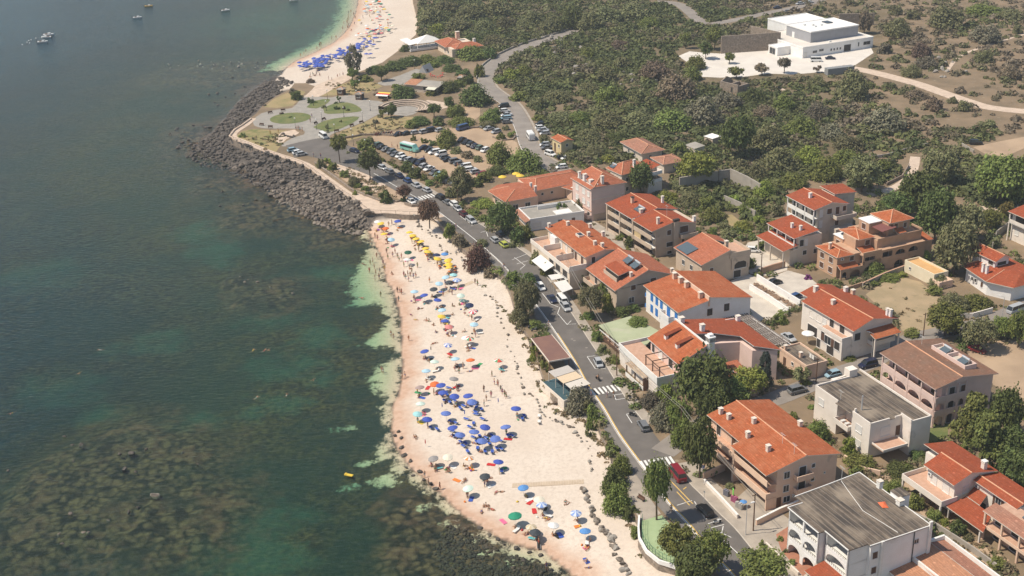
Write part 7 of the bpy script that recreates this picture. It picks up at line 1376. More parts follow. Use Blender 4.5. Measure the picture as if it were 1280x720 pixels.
for a in ((881,637,'wagon','black',None,'long black estate car parked in the pale kerbside bay',True),(946,697,'sedan','grey',None,'dark grey car parked near the bottom of the coast road',True),(847,593,'van','red',None,'dark red people carrier driving just past the lower zebra crossing',True),(804,531,'wagon','grey',None,'dark grey car behind the black scooter on the kerb',True),(748,453,'hatch','silver',None,'silver car in a white-lined bay by the green restaurant',False),
          (707,383,'wagon','silver',None,'silver car in a long white-lined bay below the canvas sunshades',False),(690,373,'sedan','navy',None,'dark blue car parked behind the yellow line',False),(676,358,'hatch','white',None,'white car parked nose to tail beside the white sunshades',False),(670,348,'sedan','black',None,'near-black car at the far end of the bays by the sunshades',False),(629.5,305,'hatch','lime',None,'lime green hatchback parked on the coast road',True),
          (703,376,'van','white',None,'white van parked ahead of the silver car below the canvas sunshades',False)): car(a[0], a[1], a[2], a[3], a[4], a[5], a[6])
for x, y, k, c in ((550,246,'suv','black'),(559,252,'sedan','grey'),(567,255,'suv','white'),(572,260,'hatch','silver'),(579,267,'hatch','maroon'),(589,275,'wagon','silver'),(618,299,'hatch','silver'),(625,292,'hatch','black'),(470,203,'suv','maroon'),(478,209,'hatch','silver'),(487,214,'hatch','grey'),(499,219,'sedan','navy'),(509,225,'hatch','blue'),(520,231,'sedan','silver'),(533,237,'hatch','silver'),(443,188,'hatch','navy'),(514,251,'hatch','white')): car(x, y, k, c, group='cars along the coast road')
for x, y, k, c, l in ((366,187,'hatch','lightblue','pale blue hatchback, seaward of three parked at the road head'),(372.5,190,'hatch','white','white hatchback in the middle of three parked at the road head'),(377,192,'hatch','silver','silver hatchback, inland of three parked at the road head')): car(x, y, k, c, 25, l, False)
car(404,170,'van','white',-62,'white van parked where plaza and coast road meet',False)
def row(pts, ang, group):
    for x, y, k, c in pts: car(x, y, k, c, ang+random.uniform(-5, 5), group=group)
GL = 'cars in the dusty parking lot'
row([(498,167,'sedan','black'),(509,166,'sedan','black'),(519,165,'hatch','silver'),(530,164,'hatch','silver'),(540,162,'suv','navy'),(550,162,'hatch','silver'),(578,160,'van','blue'),(607,157,'sedan','grey'),(611,160,'sedan','silver'),(620,164,'hatch','silver')], 35, GL)
row([(473,180,'hatch','green'),(477,183,'sedan','black'),(483,186,'sedan','grey'),(489,189,'hatch','grey'),(494,192,'sedan','grey'),(500,194,'hatch','white'),(505,197,'hatch','white'),(512,199,'hatch','silver'),(518,201,'sedan','black'),(525,203,'suv','navy'),(530,207,'hatch','silver'),(536,210,'sedan','white'),(543,215,'sedan','grey'),(548,218,'hatch','lightblue'),(559,226,'hatch','black'),(567,227,'wagon','grey')], 50, GL)
row([(530,184,'sedan','navy'),(538,187,'sedan','black'),(543,190,'suv','white'),(551,192,'suv','white'),(556,196,'hatch','grey'),(561,199,'sedan','black'),(569,201,'suv','grey'),(574,204,'hatch','grey'),(581,207,'wagon','white'),(588,211,'wagon','white'),(595,214,'hatch','silver'),(602,217,'hatch','red')], 25, GL)
row([(577,174,'sedan','black'),(583,177,'sedan','black'),(589,180,'suv','black'),(594,182,'sedan','navy'),(600,184,'hatch','green'),(606,187,'hatch','white')], 55, GL)
GH = 'cars beside the hill road'
row([(629.5,132,'suv','black'),(631,138,'hatch','white'),(633,143,'sedan','silver'),(632,147,'wagon','lightblue'),(634,152,'hatch','grey'),(676,154,'sedan','black'),(676,159,'hatch','white'),(679,162,'sedan','silver'),(681,166,'hatch','silver'),(681,180,'hatch','silver'),(684,184,'sedan','grey'),(703,196,'hatch','black'),(708,197,'hatch','white'),(702,208,'hatch','white')], 12, GH)
car(688,192,'suv','white',-50,'white off-roader standing before the yellow cabin door',False); car(941,312,'hatch','white',-15,'white hatchback in the pale yard below the stepped house',False); car(968,352,'sedan','black',25,'black saloon in the yard behind the white-walled stone bed',False); car(986,421,'sedan','silver',-65,'silver car under the slatted driveway pergola',False)
car(995,370,'hatch','blue',40,'small blue car tucked beside the cream house roof',False); car(1085,455,'suv','navy',22,'navy blue car parked at the lamp post beside the pink brown-roofed house',True); car(1041,467,'hatch','lightblue',22,'pale car half hidden behind shrubs on the side street',True); car(997,487,'suv','grey',22,'grey off-roader in the tree shade of the side street',False)
car(1221,436,'sedan','red',-45,'dark red car on the dirt lot under a tree',False); car(1269,387,'van','silver',30,'silver people carrier on the side street near the frame edge',True); car(1194,413,'sedan','black',25,'black car shaded by the round tree on the bare plot edge',False); car(1220,178,'suv','black',-10,'black off-roader alone at the pale track junction',False)
car(1020,75,'van','white',-5,'white van beside the modern white building',False); car(1038,72,'sedan','navy',-5,'dark blue car beside the white van at the modern building',False)
for x, y, c in ((972,9,'navy'),(1000,4,'silver'),(1012,2,'white'),(985,14,'grey')): car(x, y, 'sedan', c, 15, group='cars by the far coast road')
# minibus and light truck
def minibus(px, py, ang, Lb, body, lab, name, cat):
    p = at(px, py, 1); p.z = .05; root = thing(name, lab, cat, p, R(ang)); b = MB(); q = Lb/2
    loft([(-q,.4,2.3,1.0,.2),(-q+.1,.3,2.6,1.08,.2),(q-1.3,.3,2.6,1.08,.2),(q-.7,.3,1.7,1.05,.2),(q-.05,.35,1.1,.95,.15)], b); obj('body', b.mesh('bus_body', PM[body]), root)
    g = MB(); g.box(-q+.3, q-1.4, -1.1, 1.1, 1.35, 2.1); g.add([(q-1.32,-.95,2.45),(q-1.32,.95,2.45),(q-.72,.95,1.72),(q-.72,-.95,1.72)], [(0,1,2,3),(3,2,1,0)]); obj('windows', g.mesh('bus_windows', M_CGLASS), root)
    r = MB(); r.box(-q+.3, q-1.5, -.85, .85, 2.61, 2.7); obj('roof_panel', r.mesh('bus_roof', PM['white']), root)
    for sx in (-1, 1):
        for sy in (-1, 1): w_ = obj('wheel', TY, root, (sx*Lb*.3, sy*.98, .4), scale=1.2); obj('rim', RM, w_)
    for sy in (-1, 1): obj('headlight', HL, root, (q-.08, sy*.7, .75)); obj('tail_light', TL, root, (-q, sy*.8, .8))
minibus(512,185,-42,7.6,'teal','mint green minibus parked in the dusty parking lot','minibus','minibus'); minibus(663,170,100,6.2,'white','white small bus coming down the hill road','minibus','minibus')
# scooters
_s = MB(); _s.tube((-.75,0,.42), (.3,0,.36), .14, .12, 8); _s.tube((.3,0,.36), (.58,0,.95), .06, .05, 6); _s.box(-.72,.1,-.14,.14,.5,.72); _s.box(.26,.36,-.2,.2,.3,.8); SB = _s.mesh('scooter_body', M_PLASTIC)
_s = MB(); _s.tube((.56,-.32,.98), (.56,.32,.98), .025, n=5); HB = _s.mesh('handlebar', M_RIM); _s = MB(); _s.box(-.75,-.05,-.15,.15,.72,.8); SEATM = _s.mesh('scooter_seat', M_TYRE); _s = MB(); _s.tube((0,-.05,0), (0,.05,0), .25, n=12); SW = _s.mesh('scooter_wheel', M_TYRE)
def scooter(px, py, ang, lab, colour='black', group=None):
    p = at(px, py, .3); p.z = hgt(p.x, p.y)+.14 if hgt(p.x, p.y) == 0 else hgt(p.x, p.y)
    root = thing('scooter', lab or 'x', 'scooter', p, R(ang), group); b = obj('body', SB, root); b.material_slots[0].link = 'OBJECT'; b.material_slots[0].material = PM[colour]
    obj('handlebar', HB, root); obj('seat', SEATM, root)
    for x in (-.62, .68): obj('wheel', SW, root, (x, 0, .25))
    if not lab: name_later(root, f'{colour} scooter')
    return root
scooter(791,519,-30,'black scooter standing ahead of the dark grey parked car'); scooter(896,653,20,'black and white scooter behind the long black estate car','white'); RIDE = scooter(747,474,115,'dark scooter ridden up the street above the middle zebra crossing')
for i in range(7): scooter(470+i*3.2, 168.5-i*.35, 70, None, random.choice(['black','navy','grey','red']), 'scooters parked by the plaza wall')
for x, y in ((664,409),(668,413),(660,404)): scooter(x, y, 20, None, 'grey', 'scooters on the seaward walkway')
# ================================================================== people
def skin_person(name, J, E, Rad):
    me = bpy.data.meshes.new(name); names = list(J); me.from_pydata([J[n] for n in names], [(names.index(a), names.index(b)) for a, b in E], [])
    o = bpy.data.objects.new(name, me); COL.objects.link(o); md = o.modifiers.new('skin', 'SKIN'); md.use_smooth_shade = True
    lay = me.skin_vertices[0].data
    for i, n in enumerate(names):
        r = Rad.get(n, Rad.get(n.rstrip('LR'), .04)); lay[i].radius = r if isinstance(r, tuple) else (r, r); lay[i].use_root = n == 'pelvis'
    ss = o.modifiers.new('sub', 'SUBSURF'); ss.levels = 1; ss.render_levels = 1
    dg = bpy.context.evaluated_depsgraph_get(); out = bpy.data.meshes.new_from_object(o.evaluated_get(dg)); out.name = name
    bpy.data.objects.remove(o); out.materials.clear(); out.materials.append(SKIN[0]); return out
SKIN = [plain('skin_a', (.52,.31,.20), .6), plain('skin_b', (.40,.215,.13), .6), plain('skin_c', (.30,.15,.085), .6)]
HAIRM = [plain('hair_dark', (.03,.02,.015), .7), plain('hair_brown', (.11,.06,.03), .7), plain('hair_fair', (.40,.28,.13), .7)]
CL = {k: plain('cloth_'+k, c, .8) for k, c in dict(red=(.55,.03,.03), blue=(.04,.10,.42), black=(.02,.02,.02), white=(.78,.76,.72), pink=(.72,.16,.30), yellow=(.75,.52,.06), green=(.05,.32,.12), turquoise=(.08,.42,.45), orange=(.75,.22,.04), purple=(.22,.07,.30)).items()}
def hand(J, E, s, wr, d, side):
    "palm and five unequal, slightly curled fingers growing from the wrist; d: hand direction"
    d = Vector(d).normalized(); sv = Vector(side).normalized(); nv = d.cross(sv)
    J['palm'+s] = tuple(Vector(wr)+d*.07); E.append(('wrist'+s, 'palm'+s))
    for i, (off, ln) in enumerate(((-.03,.06),(-.012,.075),(.01,.07),(.028,.055))):
        a = Vector(J['palm'+s])+sv*off+d*.03; b = a+d*ln*.5+nv*.008; c = b+d*ln*.45+nv*.022
        J[f'fin{i}a'+s] = tuple(a); J[f'fin{i}b'+s] = tuple(b); J[f'fin{i}c'+s] = tuple(c); E += [('palm'+s, f'fin{i}a'+s), (f'fin{i}a'+s, f'fin{i}b'+s), (f'fin{i}b'+s, f'fin{i}c'+s)]
    J['thuma'+s] = tuple(Vector(wr)+d*.035-sv*.04+nv*.01); J['thumb'+s] = tuple(Vector(wr)+d*.075-sv*.06+nv*.03); E += [('wrist'+s, 'thuma'+s), ('thuma'+s, 'thumb'+s)]
RAD = dict(pelvis=(.15,.11), waist=(.125,.095), chest=(.165,.115), neckb=(.07,.07), neck=.052, head=(.075,.09), crown=(.07,.085), nose=.022, hip=.095, knee=.06, calf=.062, ankle=.04, toe=.035, sh=.065, elbow=.043, wrist=.03, palm=(.04,.02), fin=.009, thum=.011)
for i in range(4):
    for q in 'abc': RAD[f'fin{i}{q}'] = .0095
RAD['thuma'] = RAD['thumb'] = .011
def body(pose):
    J = {}; E = []
    if pose in ('stand', 'walk'):
        st = .0 if pose == 'stand' else .22
        J.update(pelvis=(0,0,.93), waist=(0,0,1.08), chest=(0,0,1.30), neckb=(0,.01,1.44), neck=(0,-.005,1.50), head=(0,-.02,1.60), crown=(0,-.01,1.67), nose=(0,-.11,1.585))
        for s, x, f in (('L',1,1),('R',-1,-1)):
            J['hip'+s] = (x*.09,0,.88); J['knee'+s] = (x*.10,-.03-f*st*.5,.48); J['calf'+s] = (x*.10,.0-f*st*.3+.02,.36); J['ankle'+s] = (x*.10,.02-f*st*(1 if f > 0 else 1),.08); J['toe'+s] = (x*.11,J['ankle'+s][1]-.16,.035)
            J['sh'+s] = (x*.19,0,1.41); J['elbow'+s] = (x*.25,.03+f*st*.4,1.12); w = (x*.25,-.06+f*st*.7,.88); J['wrist'+s] = w; hand(J, E, s, w, (0,-.1,-1), (0,-x,0))
    elif pose == 'sit':
        J.update(pelvis=(0,0,.13), waist=(0,.04,.28), chest=(0,.08,.50), neckb=(0,.07,.64), neck=(0,.05,.70), head=(0,.03,.80), crown=(0,.04,.87), nose=(0,-.06,.785))
        for s, x in (('L',1),('R',-1)):
            J['hip'+s] = (x*.10,-.04,.11); J['knee'+s] = (x*.15,-.40,.36); J['calf'+s] = (x*.15,-.52,.24); J['ankle'+s] = (x*.14,-.66,.07); J['toe'+s] = (x*.14,-.80,.05)
            J['sh'+s] = (x*.19,.07,.61); J['elbow'+s] = (x*.27,.16,.36); w = (x*.27,.22,.12); J['wrist'+s] = w; hand(J, E, s, w, (x*.3,.9,-.35), (1,0,0))
    elif pose == 'lie':
        J.update(pelvis=(0,0,.12), waist=(0,.15,.11), chest=(0,.37,.13), neckb=(0,.51,.12), neck=(0,.57,.12), head=(0,.67,.12), crown=(0,.74,.13), nose=(0,.66,.225))
        for s, x in (('L',1),('R',-1)):
            kz = .32 if s == 'L' else .10; ky = -.38 if s == 'L' else -.45
            J['hip'+s] = (x*.09,-.05,.11); J['knee'+s] = (x*.12,ky,kz); J['calf'+s] = (x*.12,ky-.13,kz*.7); J['ankle'+s] = (x*.12,-.72 if s == 'L' else -.85,.06); J['toe'+s] = (x*.14,J['ankle'+s][1]-.06,.16 if s == 'R' else .04)
            J['sh'+s] = (x*.19,.48,.12); J['elbow'+s] = (x*.33,.22,.08); w = (x*.28,-.02,.07); J['wrist'+s] = w; hand(J, E, s, w, (0,-1,-.1), (x,0,0))
    elif pose == 'swim':
        J.update(pelvis=(0,0,-.10), waist=(0,.15,-.06), chest=(0,.37,.0), neckb=(0,.51,.04), neck=(0,.57,.08), head=(0,.66,.12), crown=(0,.72,.16), nose=(0,.75,.10))
        for s, x in (('L',1),('R',-1)):
            J['hip'+s] = (x*.09,-.05,-.10); J['knee'+s] = (x*.14,-.45,-.12); J['calf'+s] = (x*.16,-.6,-.1); J['ankle'+s] = (x*.18,-.85,-.05); J['toe'+s] = (x*.2,-1.0,-.03)
            J['sh'+s] = (x*.19,.48,.0); J['elbow'+s] = (x*.42,.66,-.02); w = (x*.40,.92,.0); J['wrist'+s] = w; hand(J, E, s, w, (0,1,0), (x,0,0))
    E += [('pelvis','waist'),('waist','chest'),('chest','neckb'),('neckb','neck'),('neck','head'),('head','crown'),('head','nose')]
    for s in 'LR': E += [('pelvis','hip'+s),('hip'+s,'knee'+s),('knee'+s,'calf'+s),('calf'+s,'ankle'+s),('ankle'+s,'toe'+s),('neckb','sh'+s),('sh'+s,'elbow'+s),('elbow'+s,'wrist'+s)]
    return J, E
BODY = {}; TRUNKS = {}; TOP = {}; HAIR = {}
for ps in ('stand', 'walk', 'sit', 'lie', 'swim'):
    J, E = body(ps); BODY[ps] = skin_person('person_'+ps, J, E, RAD)
    def band(c, ax, rx, ry, h, nm, m):
        c = Vector(c); ax = Vector(ax).normalized(); u = Vector((1,0,0)); v = ax.cross(u); mb = MB(); n = 12
        vs = [c+u*rx*math.cos(2*math.pi*k/n)*f+v*ry*math.sin(2*math.pi*k/n)*f+ax*z for z, f in ((-h,.92),(-h*.3,1.03),(h*.5,1.0),(h,.9)) for k in range(n)]
        mb.add(vs, [(i*n+k, i*n+(k+1) % n, (i+1)*n+(k+1) % n, (i+1)*n+k) for i in range(3) for k in range(n)]); return mb.mesh(nm, m, True)
    ax = Vector(J['waist'])-Vector(J['pelvis']); TRUNKS[ps] = band(Vector(J['pelvis'])-ax.normalized()*.03, ax, .185, .145, .10, 'swimwear', CL['blue'])
    ax = Vector(J['neckb'])-Vector(J['chest']); TOP[ps] = band(J['chest'], ax, .185, .14, .06, 'swim_top', CL['blue'])
    mb = MB(); hd = Vector(J['head']); up = (Vector(J['crown'])-hd).normalized(); back = -(Vector(J['nose'])-hd).normalized()
    cc = hd+up*.035+back*.025; n = 8; vs = []; fs = []
    for i in range(5):
        t = i/4*1.75
        for k in range(n):
            f = 2*math.pi*k/n; a = up.orthogonal().normalized(); b = up.cross(a); vs.append(cc+(a*math.cos(f)+b*math.sin(f))*.108*math.sin(t)+up*.112*math.cos(t))
    fs = [(i*n+k, i*n+(k+1) % n, (i+1)*n+(k+1) % n, (i+1)*n+k) for i in range(4) for k in range(n)]; mb.add(vs, fs); HAIR[ps] = mb.mesh('hair', HAIRM[0], True)
BL = {}
def blm(ph, x, y):
    landmark(ph, x, y); BL[ph] = 1
for ph, x, y in (('row of yellow parasols',522,298),('white parasol at the beach head',472,280),('dark green parasol',510,318),('navy and blue parasol pair',551,320),('lower yellow parasols',560,331),('upper boardwalk',570,362),('lone navy parasol',587,384),('red and white parasol',591,390),('lone yellow parasol',552,397),('orange-red parasol',588,452),('multicoloured parasol',623,453),('grey-brown parasol',525,487),
    ('topmost blue rental parasol',551,484),('blue rental parasol cluster',595,540),('stone-line blue parasol',645,514),('blue parasol below the cluster',623,580),('blue parasol nearest the dark rocks',534,527),('pale parasol at the shore bend',541,576),('white parasol at the lower shore',585,613),('plank boardwalk',690,606),('big green parasol',643,648),('pale blue boardwalk parasol',654,612),('white-grey parasol',692,660),('bright blue lower parasol',731,667),('waterline below the rocks',475,320),('weedy shallows',490,395),('shore middle',504,470),('black rocks at the lower shore',650,690),('canvas deck wall',690,520)): blm(ph, x, y)
for ph, x, y in (('first reef',135,600),('open water',150,420),('far blue parasols',420,65),('far mixed parasols',470,35),('pale path to the far beach',420,108),('plaza lamps',395,140)): blm(ph, x, y)
ADJ = dict(stand='standing', walk='walking', sit='seated', lie='sunbathing', swim='swimming')
def person(px, py, pose='stand', rz=None, col=None, label=None, on=None, water=False, z=None, group='bathers on the beach', scale=None):
    if z is not None: p = at(px, py, z)
    else:
        p = gnd(px, py, water); 
    c = col or random.choice(list(CL)); f = random.random() < .5; k = scale or random.uniform(.92, 1.06)
    root = thing('person', label or 'x', 'person', p, random.random()*6.28 if rz is None else rz, group, k)
    b = obj('body', BODY[pose], root); setmat(b, random.choices(SKIN, (2, 3, 1))[0])
    t = obj('swim_shorts' if not f else 'bikini_bottom', TRUNKS[pose], root); setmat(t, CL[c])
    if f: t = obj('bikini_top', TOP[pose], root); setmat(t, CL[c])
    h = obj('hair', HAIR[pose], root); setmat(h, random.choice(HAIRM))
    if not label: name_later(root, f'{ADJ[pose]} {"woman" if False else "person"} in {c} swimwear', BL)
    return root
# ================================================================== parasols, loungers, towels
def canopy_mesh(n=10, r=1.1, h=.42, cols=1):
    mb = MB(); vs = [(0,0,h)]; fs = []
    for rr, z in ((r*.5, h*.62), (r, 0), (r*1.0, -.12)): vs += [(rr*math.cos(2*math.pi*k/n), rr*math.sin(2*math.pi*k/n), z) for k in range(n)]
    mi = []
    for k in range(n): fs.append((0, 1+k, 1+(k+1) % n)); mi.append(k % cols)
    for i in range(2):
        for k in range(n): fs.append((1+i*n+k, 1+(i+1)*n+k, 1+(i+1)*n+(k+1) % n, 1+i*n+(k+1) % n)); mi.append(k % cols)
    mb.v = vs; mb.f = [list(f) for f in fs]; mb.m = mi; mb.uv = [None]*len(fs)
    return mb
def canopy(cols): return canopy_mesh(cols=len(cols)).mesh('canopy', [plain('canvas_'+'_'.join('%d' % int(100*x) for x in c), c, .75) for c in cols])
UC = dict(blue=[(.055,.10,.42)], lblue=[(.12,.19,.50)], navy=[(.02,.035,.10)], yellow=[(.80,.55,.07)], white=[(.80,.79,.76)], cream=[(.78,.72,.58)], paleblue=[(.42,.62,.74)], cyan=[(.35,.65,.66)], mint=[(.62,.76,.66)], green=[(.02,.26,.15)], dgreen=[(.015,.10,.06)], orange=[(.74,.16,.04)], red=[(.60,.06,.07)], salmon=[(.72,.26,.24)], grey=[(.30,.28,.27)], brown=[(.36,.27,.25)], sky=[(.10,.27,.58)],
    patt=[(.22,.32,.62), (.62,.68,.78)], stripe=[(.16,.22,.55), (.80,.79,.77)], multi=[(.70,.10,.06), (.80,.78,.70), (.10,.35,.18)], redwhite=[(.66,.10,.12), (.80,.78,.75)], orwhite=[(.80,.76,.70), (.72,.30,.10)], dark=[(.05,.06,.07)], teal=[(.08,.18,.19), (.30,.36,.30)], beige=[(.55,.44,.28), (.66,.58,.44)])
UNAME = dict(lblue='light blue', paleblue='pale blue', dgreen='dark green', sky='bright blue', patt='blue patterned', stripe='blue and white', multi='multicoloured', redwhite='red and white', orwhite='white and orange', teal='dark teal', orange='orange-red', brown='grey-brown')
CAN = {k: canopy(v) for k, v in UC.items()}
_p = MB(); _p.tube((0,0,-.3), (0,0,2.45), .025, n=5); POLE = _p.mesh('pole', M_AC); _p = MB(); _p.lathe([(.02,2.3),(.11,1.95),(.13,1.3),(.06,1.0)], 8); CLOSED = _p.mesh('folded_canopy', CL['blue'])
_p = MB()
for k in range(5): a = 2*math.pi*k/5; _p.tube((0,0,2.28), (.95*math.cos(a), .95*math.sin(a), 1.98), .012, n=3)
RIBS = _p.mesh('ribs', M_AC)
def parasol(px, py, c, label=None, far=False, scale=1.0, only=BL, group='parasols on the beach'):
    z = -2.0
    for _ in range(4): p = at(px, py, z+2.1*scale); z = hgt(p.x, p.y)
    root = thing('parasol', label or 'x', 'parasol', (p.x, p.y, z), random.random()*6.28, group, scale)
    obj('pole', POLE, root); k = obj('canopy', CAN[c], root, (0, 0, 2.0)); k.rotation_euler = (R(random.uniform(-9, 9)), R(random.uniform(-9, 9)), 0)
    if not far: obj('ribs', RIBS, root)
    if not label: name_later(root, f'{UNAME.get(c, c)} parasol', only)
    return Vector((p.x, p.y, z))
_p = MB(); _p.box(-.3,.3,-.95,.35,.30,.33); _p.add([(-.3,.35,.30),(.3,.35,.30),(.3,.85,.72),(-.3,.85,.72),(-.3,.35,.33),(.3,.35,.33),(.3,.85,.75),(-.3,.85,.75)], [(3,2,1,0),(4,5,6,7),(0,1,5,4),(1,2,6,5),(2,3,7,6),(3,0,4,7)]); SLING = _p.mesh('sling', CL['blue'])
_p = MB()
for x in (-.32, .32): _p.tube((x,-.95,.3), (x,.35,.3), .025, n=5); _p.tube((x,.35,.3), (x,.87,.74), .025, n=5)
LFR = _p.mesh('lounger_frame', M_AC); _p = MB(); _p.tube((0,0,0), (0,0,.3), .022, n=5); LLEG = _p.mesh('lounger_leg', M_AC)
def lounger(p, rz, c='blue', label=None, group='loungers on the beach'):
    root = thing('sun_lounger', label or 'x', 'sun lounger', (p[0], p[1], hgt(p[0], p[1])), rz, group)
    s = obj('sling', SLING, root); setmat(s, CL[c]); obj('frame', LFR, root)
    for x in (-.32, .32):
        for y in (-.8, .3): obj('leg', LLEG, root, (x, y, 0))
    if not label: name_later(root, f'{c} sun lounger', BL)
def towel(p, rz, c, label=None, w=.9, l=1.8):
    rr = random.Random(int(p[0]*97+p[1]*31)); mb = MB(); n = 5; zz = lambda i, j: hgt(p[0], p[1])+.045+.02*rr.random()
    vs = [(-w/2+w*i/n+.03*rr.uniform(-1,1), -l/2+l*j/n+.03*rr.uniform(-1,1), .05+.03*rr.random()) for j in range(n+1) for i in range(n+1)]
    mb.add(vs, [(j*(n+1)+i, j*(n+1)+i+1, (j+1)*(n+1)+i+1, (j+1)*(n+1)+i) for j in range(n) for i in range(n)])
    o = obj('towel', mb.mesh('towel', CL[c]), None, (p[0], p[1], hgt(p[0], p[1])), rz); o['category'] = 'towel'; o['group'] = 'towels on the sand'
    if label: o['label'] = label
    else: name_later(o, f'{c} beach towel', BL)
_p = MB(); _p.lathe([(.0,0),(.2,.02),(.24,.14),(.16,.3),(.05,.33)], 8); BAG = _p.mesh('beach_bag', CL['blue'])
def bag(p, c):
    o = obj('beach_bag', BAG, None, (p[0], p[1], hgt(p[0], p[1])), random.random()*6, scale=(1.2, .8, 1)); setmat(o, CL[c]); o['category'] = 'bag'; o['group'] = 'bags on the sand'; name_later(o, f'{c} beach bag', BL)
UMB = [(472,277,'white'),(476,279,'yellow'),(482,285,'orange'),(497,276,'blue'),(480,292,'yellow'),(512,290,'yellow'),(516,294,'yellow'),(520,298,'yellow'),(526,301.5,'yellow'),(532,310,'yellow'),(534.5,314,'yellow'),(510,315,'dgreen'),(489,299,'paleblue'),(546,318,'navy'),(556,317,'sky'),(560,325,'yellow'),(561,330,'yellow'),(561,334,'yellow'),(509,324,'white'),(547,323,'yellow'),
  (557,346,'paleblue'),(567,343,'cyan'),(549,354,'paleblue'),(561,352,'dark'),(571,349.5,'patt'),(518,364,'paleblue'),(542,361,'dark'),(530,368.5,'blue'),(547,374.5,'blue'),(552.6,387,'paleblue'),(552,395,'yellow'),(556,400.5,'blue'),(561,408,'salmon'),(576,369,'mint'),(578.5,375,'teal'),(587,381,'navy'),(591,389,'redwhite'),(592.6,405,'paleblue'),(582,421.5,'white'),(587,422.5,'multi'),(560,431,'stripe'),(530.6,438.6,'blue'),(569,448,'paleblue'),(588,449.5,'orange'),(623,450,'multi'),(543,451.5,'mint'),
  (532.6,463,'paleblue'),(567.4,473,'grey'),(524.7,483.6,'brown'),(551,481,'blue'),(543,479.6,'orange'),(553.5,490,'blue'),(568,495,'blue'),(585,494,'blue'),(590,502,'lblue'),(525.5,504,'mint'),(522,517,'cyan'),(534,523.5,'blue'),(557.4,516,'lblue'),(565.6,534,'blue'),(575,543,'lblue'),(592.7,539,'lblue'),(606.4,533.4,'blue'),(602.5,550.7,'lblue'),(619,548,'lblue'),(632,533,'lblue'),(645,510,'blue'),
  (559.6,571,'cream'),(541.6,572.7,'grey'),(586,572,'orwhite'),(623,576.6,'blue'),(585,610,'mint'),(654,609,'sky'),(674,624,'cream'),(677,630.5,'patt'),(606,595,'dark'),(643.6,644,'green'),(720,641,'patt'),(692,656,'white'),(731.4,663,'sky'),(664,658,'beige'),(669,665,'dark')]
TW = list(CL); spots = []
for i, (x, y, c) in enumerate(UMB):
    p = parasol(x, y, c, scale=1.03 if c in ('blue', 'lblue') and 475 < y < 560 else 1.2 if c == 'green' else .98); spots.append(p)
    rental = c in ('blue', 'lblue') and 475 < y < 560; k = random.choice((1, 1, 2)) if len(ITEMS) < 9e9 else 0
    for j in range(2 if rental or c == 'yellow' else 1):
        q = (p.x+random.uniform(.2, 1.3)+j*.9, p.y-random.uniform(.3, 1.6)); a = random.uniform(0, 6.28)
        if rental: lounger(q, R(200)+random.uniform(-.4, .4), 'blue')
        elif c == 'yellow': lounger(q, R(200)+random.uniform(-.4, .4), random.choice(('orange', 'yellow', 'black')))
        elif random.random() < .62: towel(q, a, random.choice(TW))
        else: lounger(q, a, random.choice(('blue', 'white', 'turquoise', 'black')))
    for j in range(k):
        q = (p.x+random.uniform(-.5, 1.5), p.y-random.uniform(.2, 2.0)); h = hgt(*q)
        d = Vector((q[0], q[1], h)); ps = random.choice(('sit', 'sit', 'lie', 'stand'))
        o = person(0, 0, ps, z=None) if False else None
        c2 = random.choice(TW); f = random.random() < .5
        o = person(x+random.uniform(-2, 6), y+11+random.uniform(-1, 6), ps)
    if random.random() < .5: bag((p.x+random.uniform(-1.4, 1.4), p.y-random.uniform(.5, 1.8)), random.choice(TW))
for x, y, l in ((553,510,'folded navy parasol behind the topmost light blue rental parasol'),(623,504,'folded navy parasol standing alone between walkers and blue parasol'),(581,519,'folded navy parasol among the blue rental chairs'),(539,438.6,'folded black parasol beside the small blue parasol'),(532,556,'folded red parasol stuck in the sand near the shore')):
    p = gnd(x, y+3); root = thing('parasol', l, 'parasol', p, 0, 'folded parasols', .85); obj('pole', POLE, root); k = obj('folded_canopy', CLOSED, root); setmat(k, CL['red' if 'red' in l else 'black' if 'black' in l else 'blue'])
for x, y in ((562,486),(576,512),(584,525),(595,511),(596,519),(604,525),(592,531),(593,548),(674,522),(674,529),(585,566),(597,562),(612,556),(626,552),(577,554),(580,559),(600,547),(608,552),(588,535),(570,503),(566,540)):
    p = gnd(x, y); lounger((p.x, p.y), R(200)+random.uniform(-.7, .7), 'blue' if x < 670 else 'white')
STAND = [(615,471),(618,481),(622.5,483),(626,490),(628,493),(631,496),(633,498),(605,490),(614,497),(608,501),(605.3,508),(503,474),(506.4,472),(574,467),(522,491),(511,426),(498.5,377),(497,366),(500,366),(502,368),(597,357),(594,355),(469,298),(472,300),(483.5,317),(485,324),(505,346),(510,345),(513,346),(515,342),(520,347),(502,323),(497,323),(491,321),(505,334),(537,353),(547,333),(531,597),(536,607),(550,612),(544,590),(539,584),(683,712),(579,461),(507,349),(517,348),(511,352),(494,317),(499,327),(522,335),(486,283),(490,281),(495,283),(501,279)]
for i, (x, y) in enumerate(STAND): person(x, y, 'walk' if i % 3 == 0 else 'stand')
for x, y in ((519,379),(533,401),(536,402),(542,407),(545,416),(564,415),(581,415),(532,448),(530,449),(566,383),(566,394),(490,343),(518,547),(520,548),(560,589),(562,591),(582,601),(580,603),(604,601),(609,602),(612,598),(606,598),(608,633),(611,636),(605,634),(656,669),(660,668),(668,671),(672,673),(733,703),(580,583),(540,583),(545,588)): person(x, y, 'sit')
for x, y in ((523,386),(526,386),(541,430),(544,429),(520,400),(707,628),(709,630),(683,648),(685,650),(732,684),(735,686),(736,710),(620,616),(626,615),(615,637),(514,394),(571,456),(602,640)): person(x, y, 'lie')
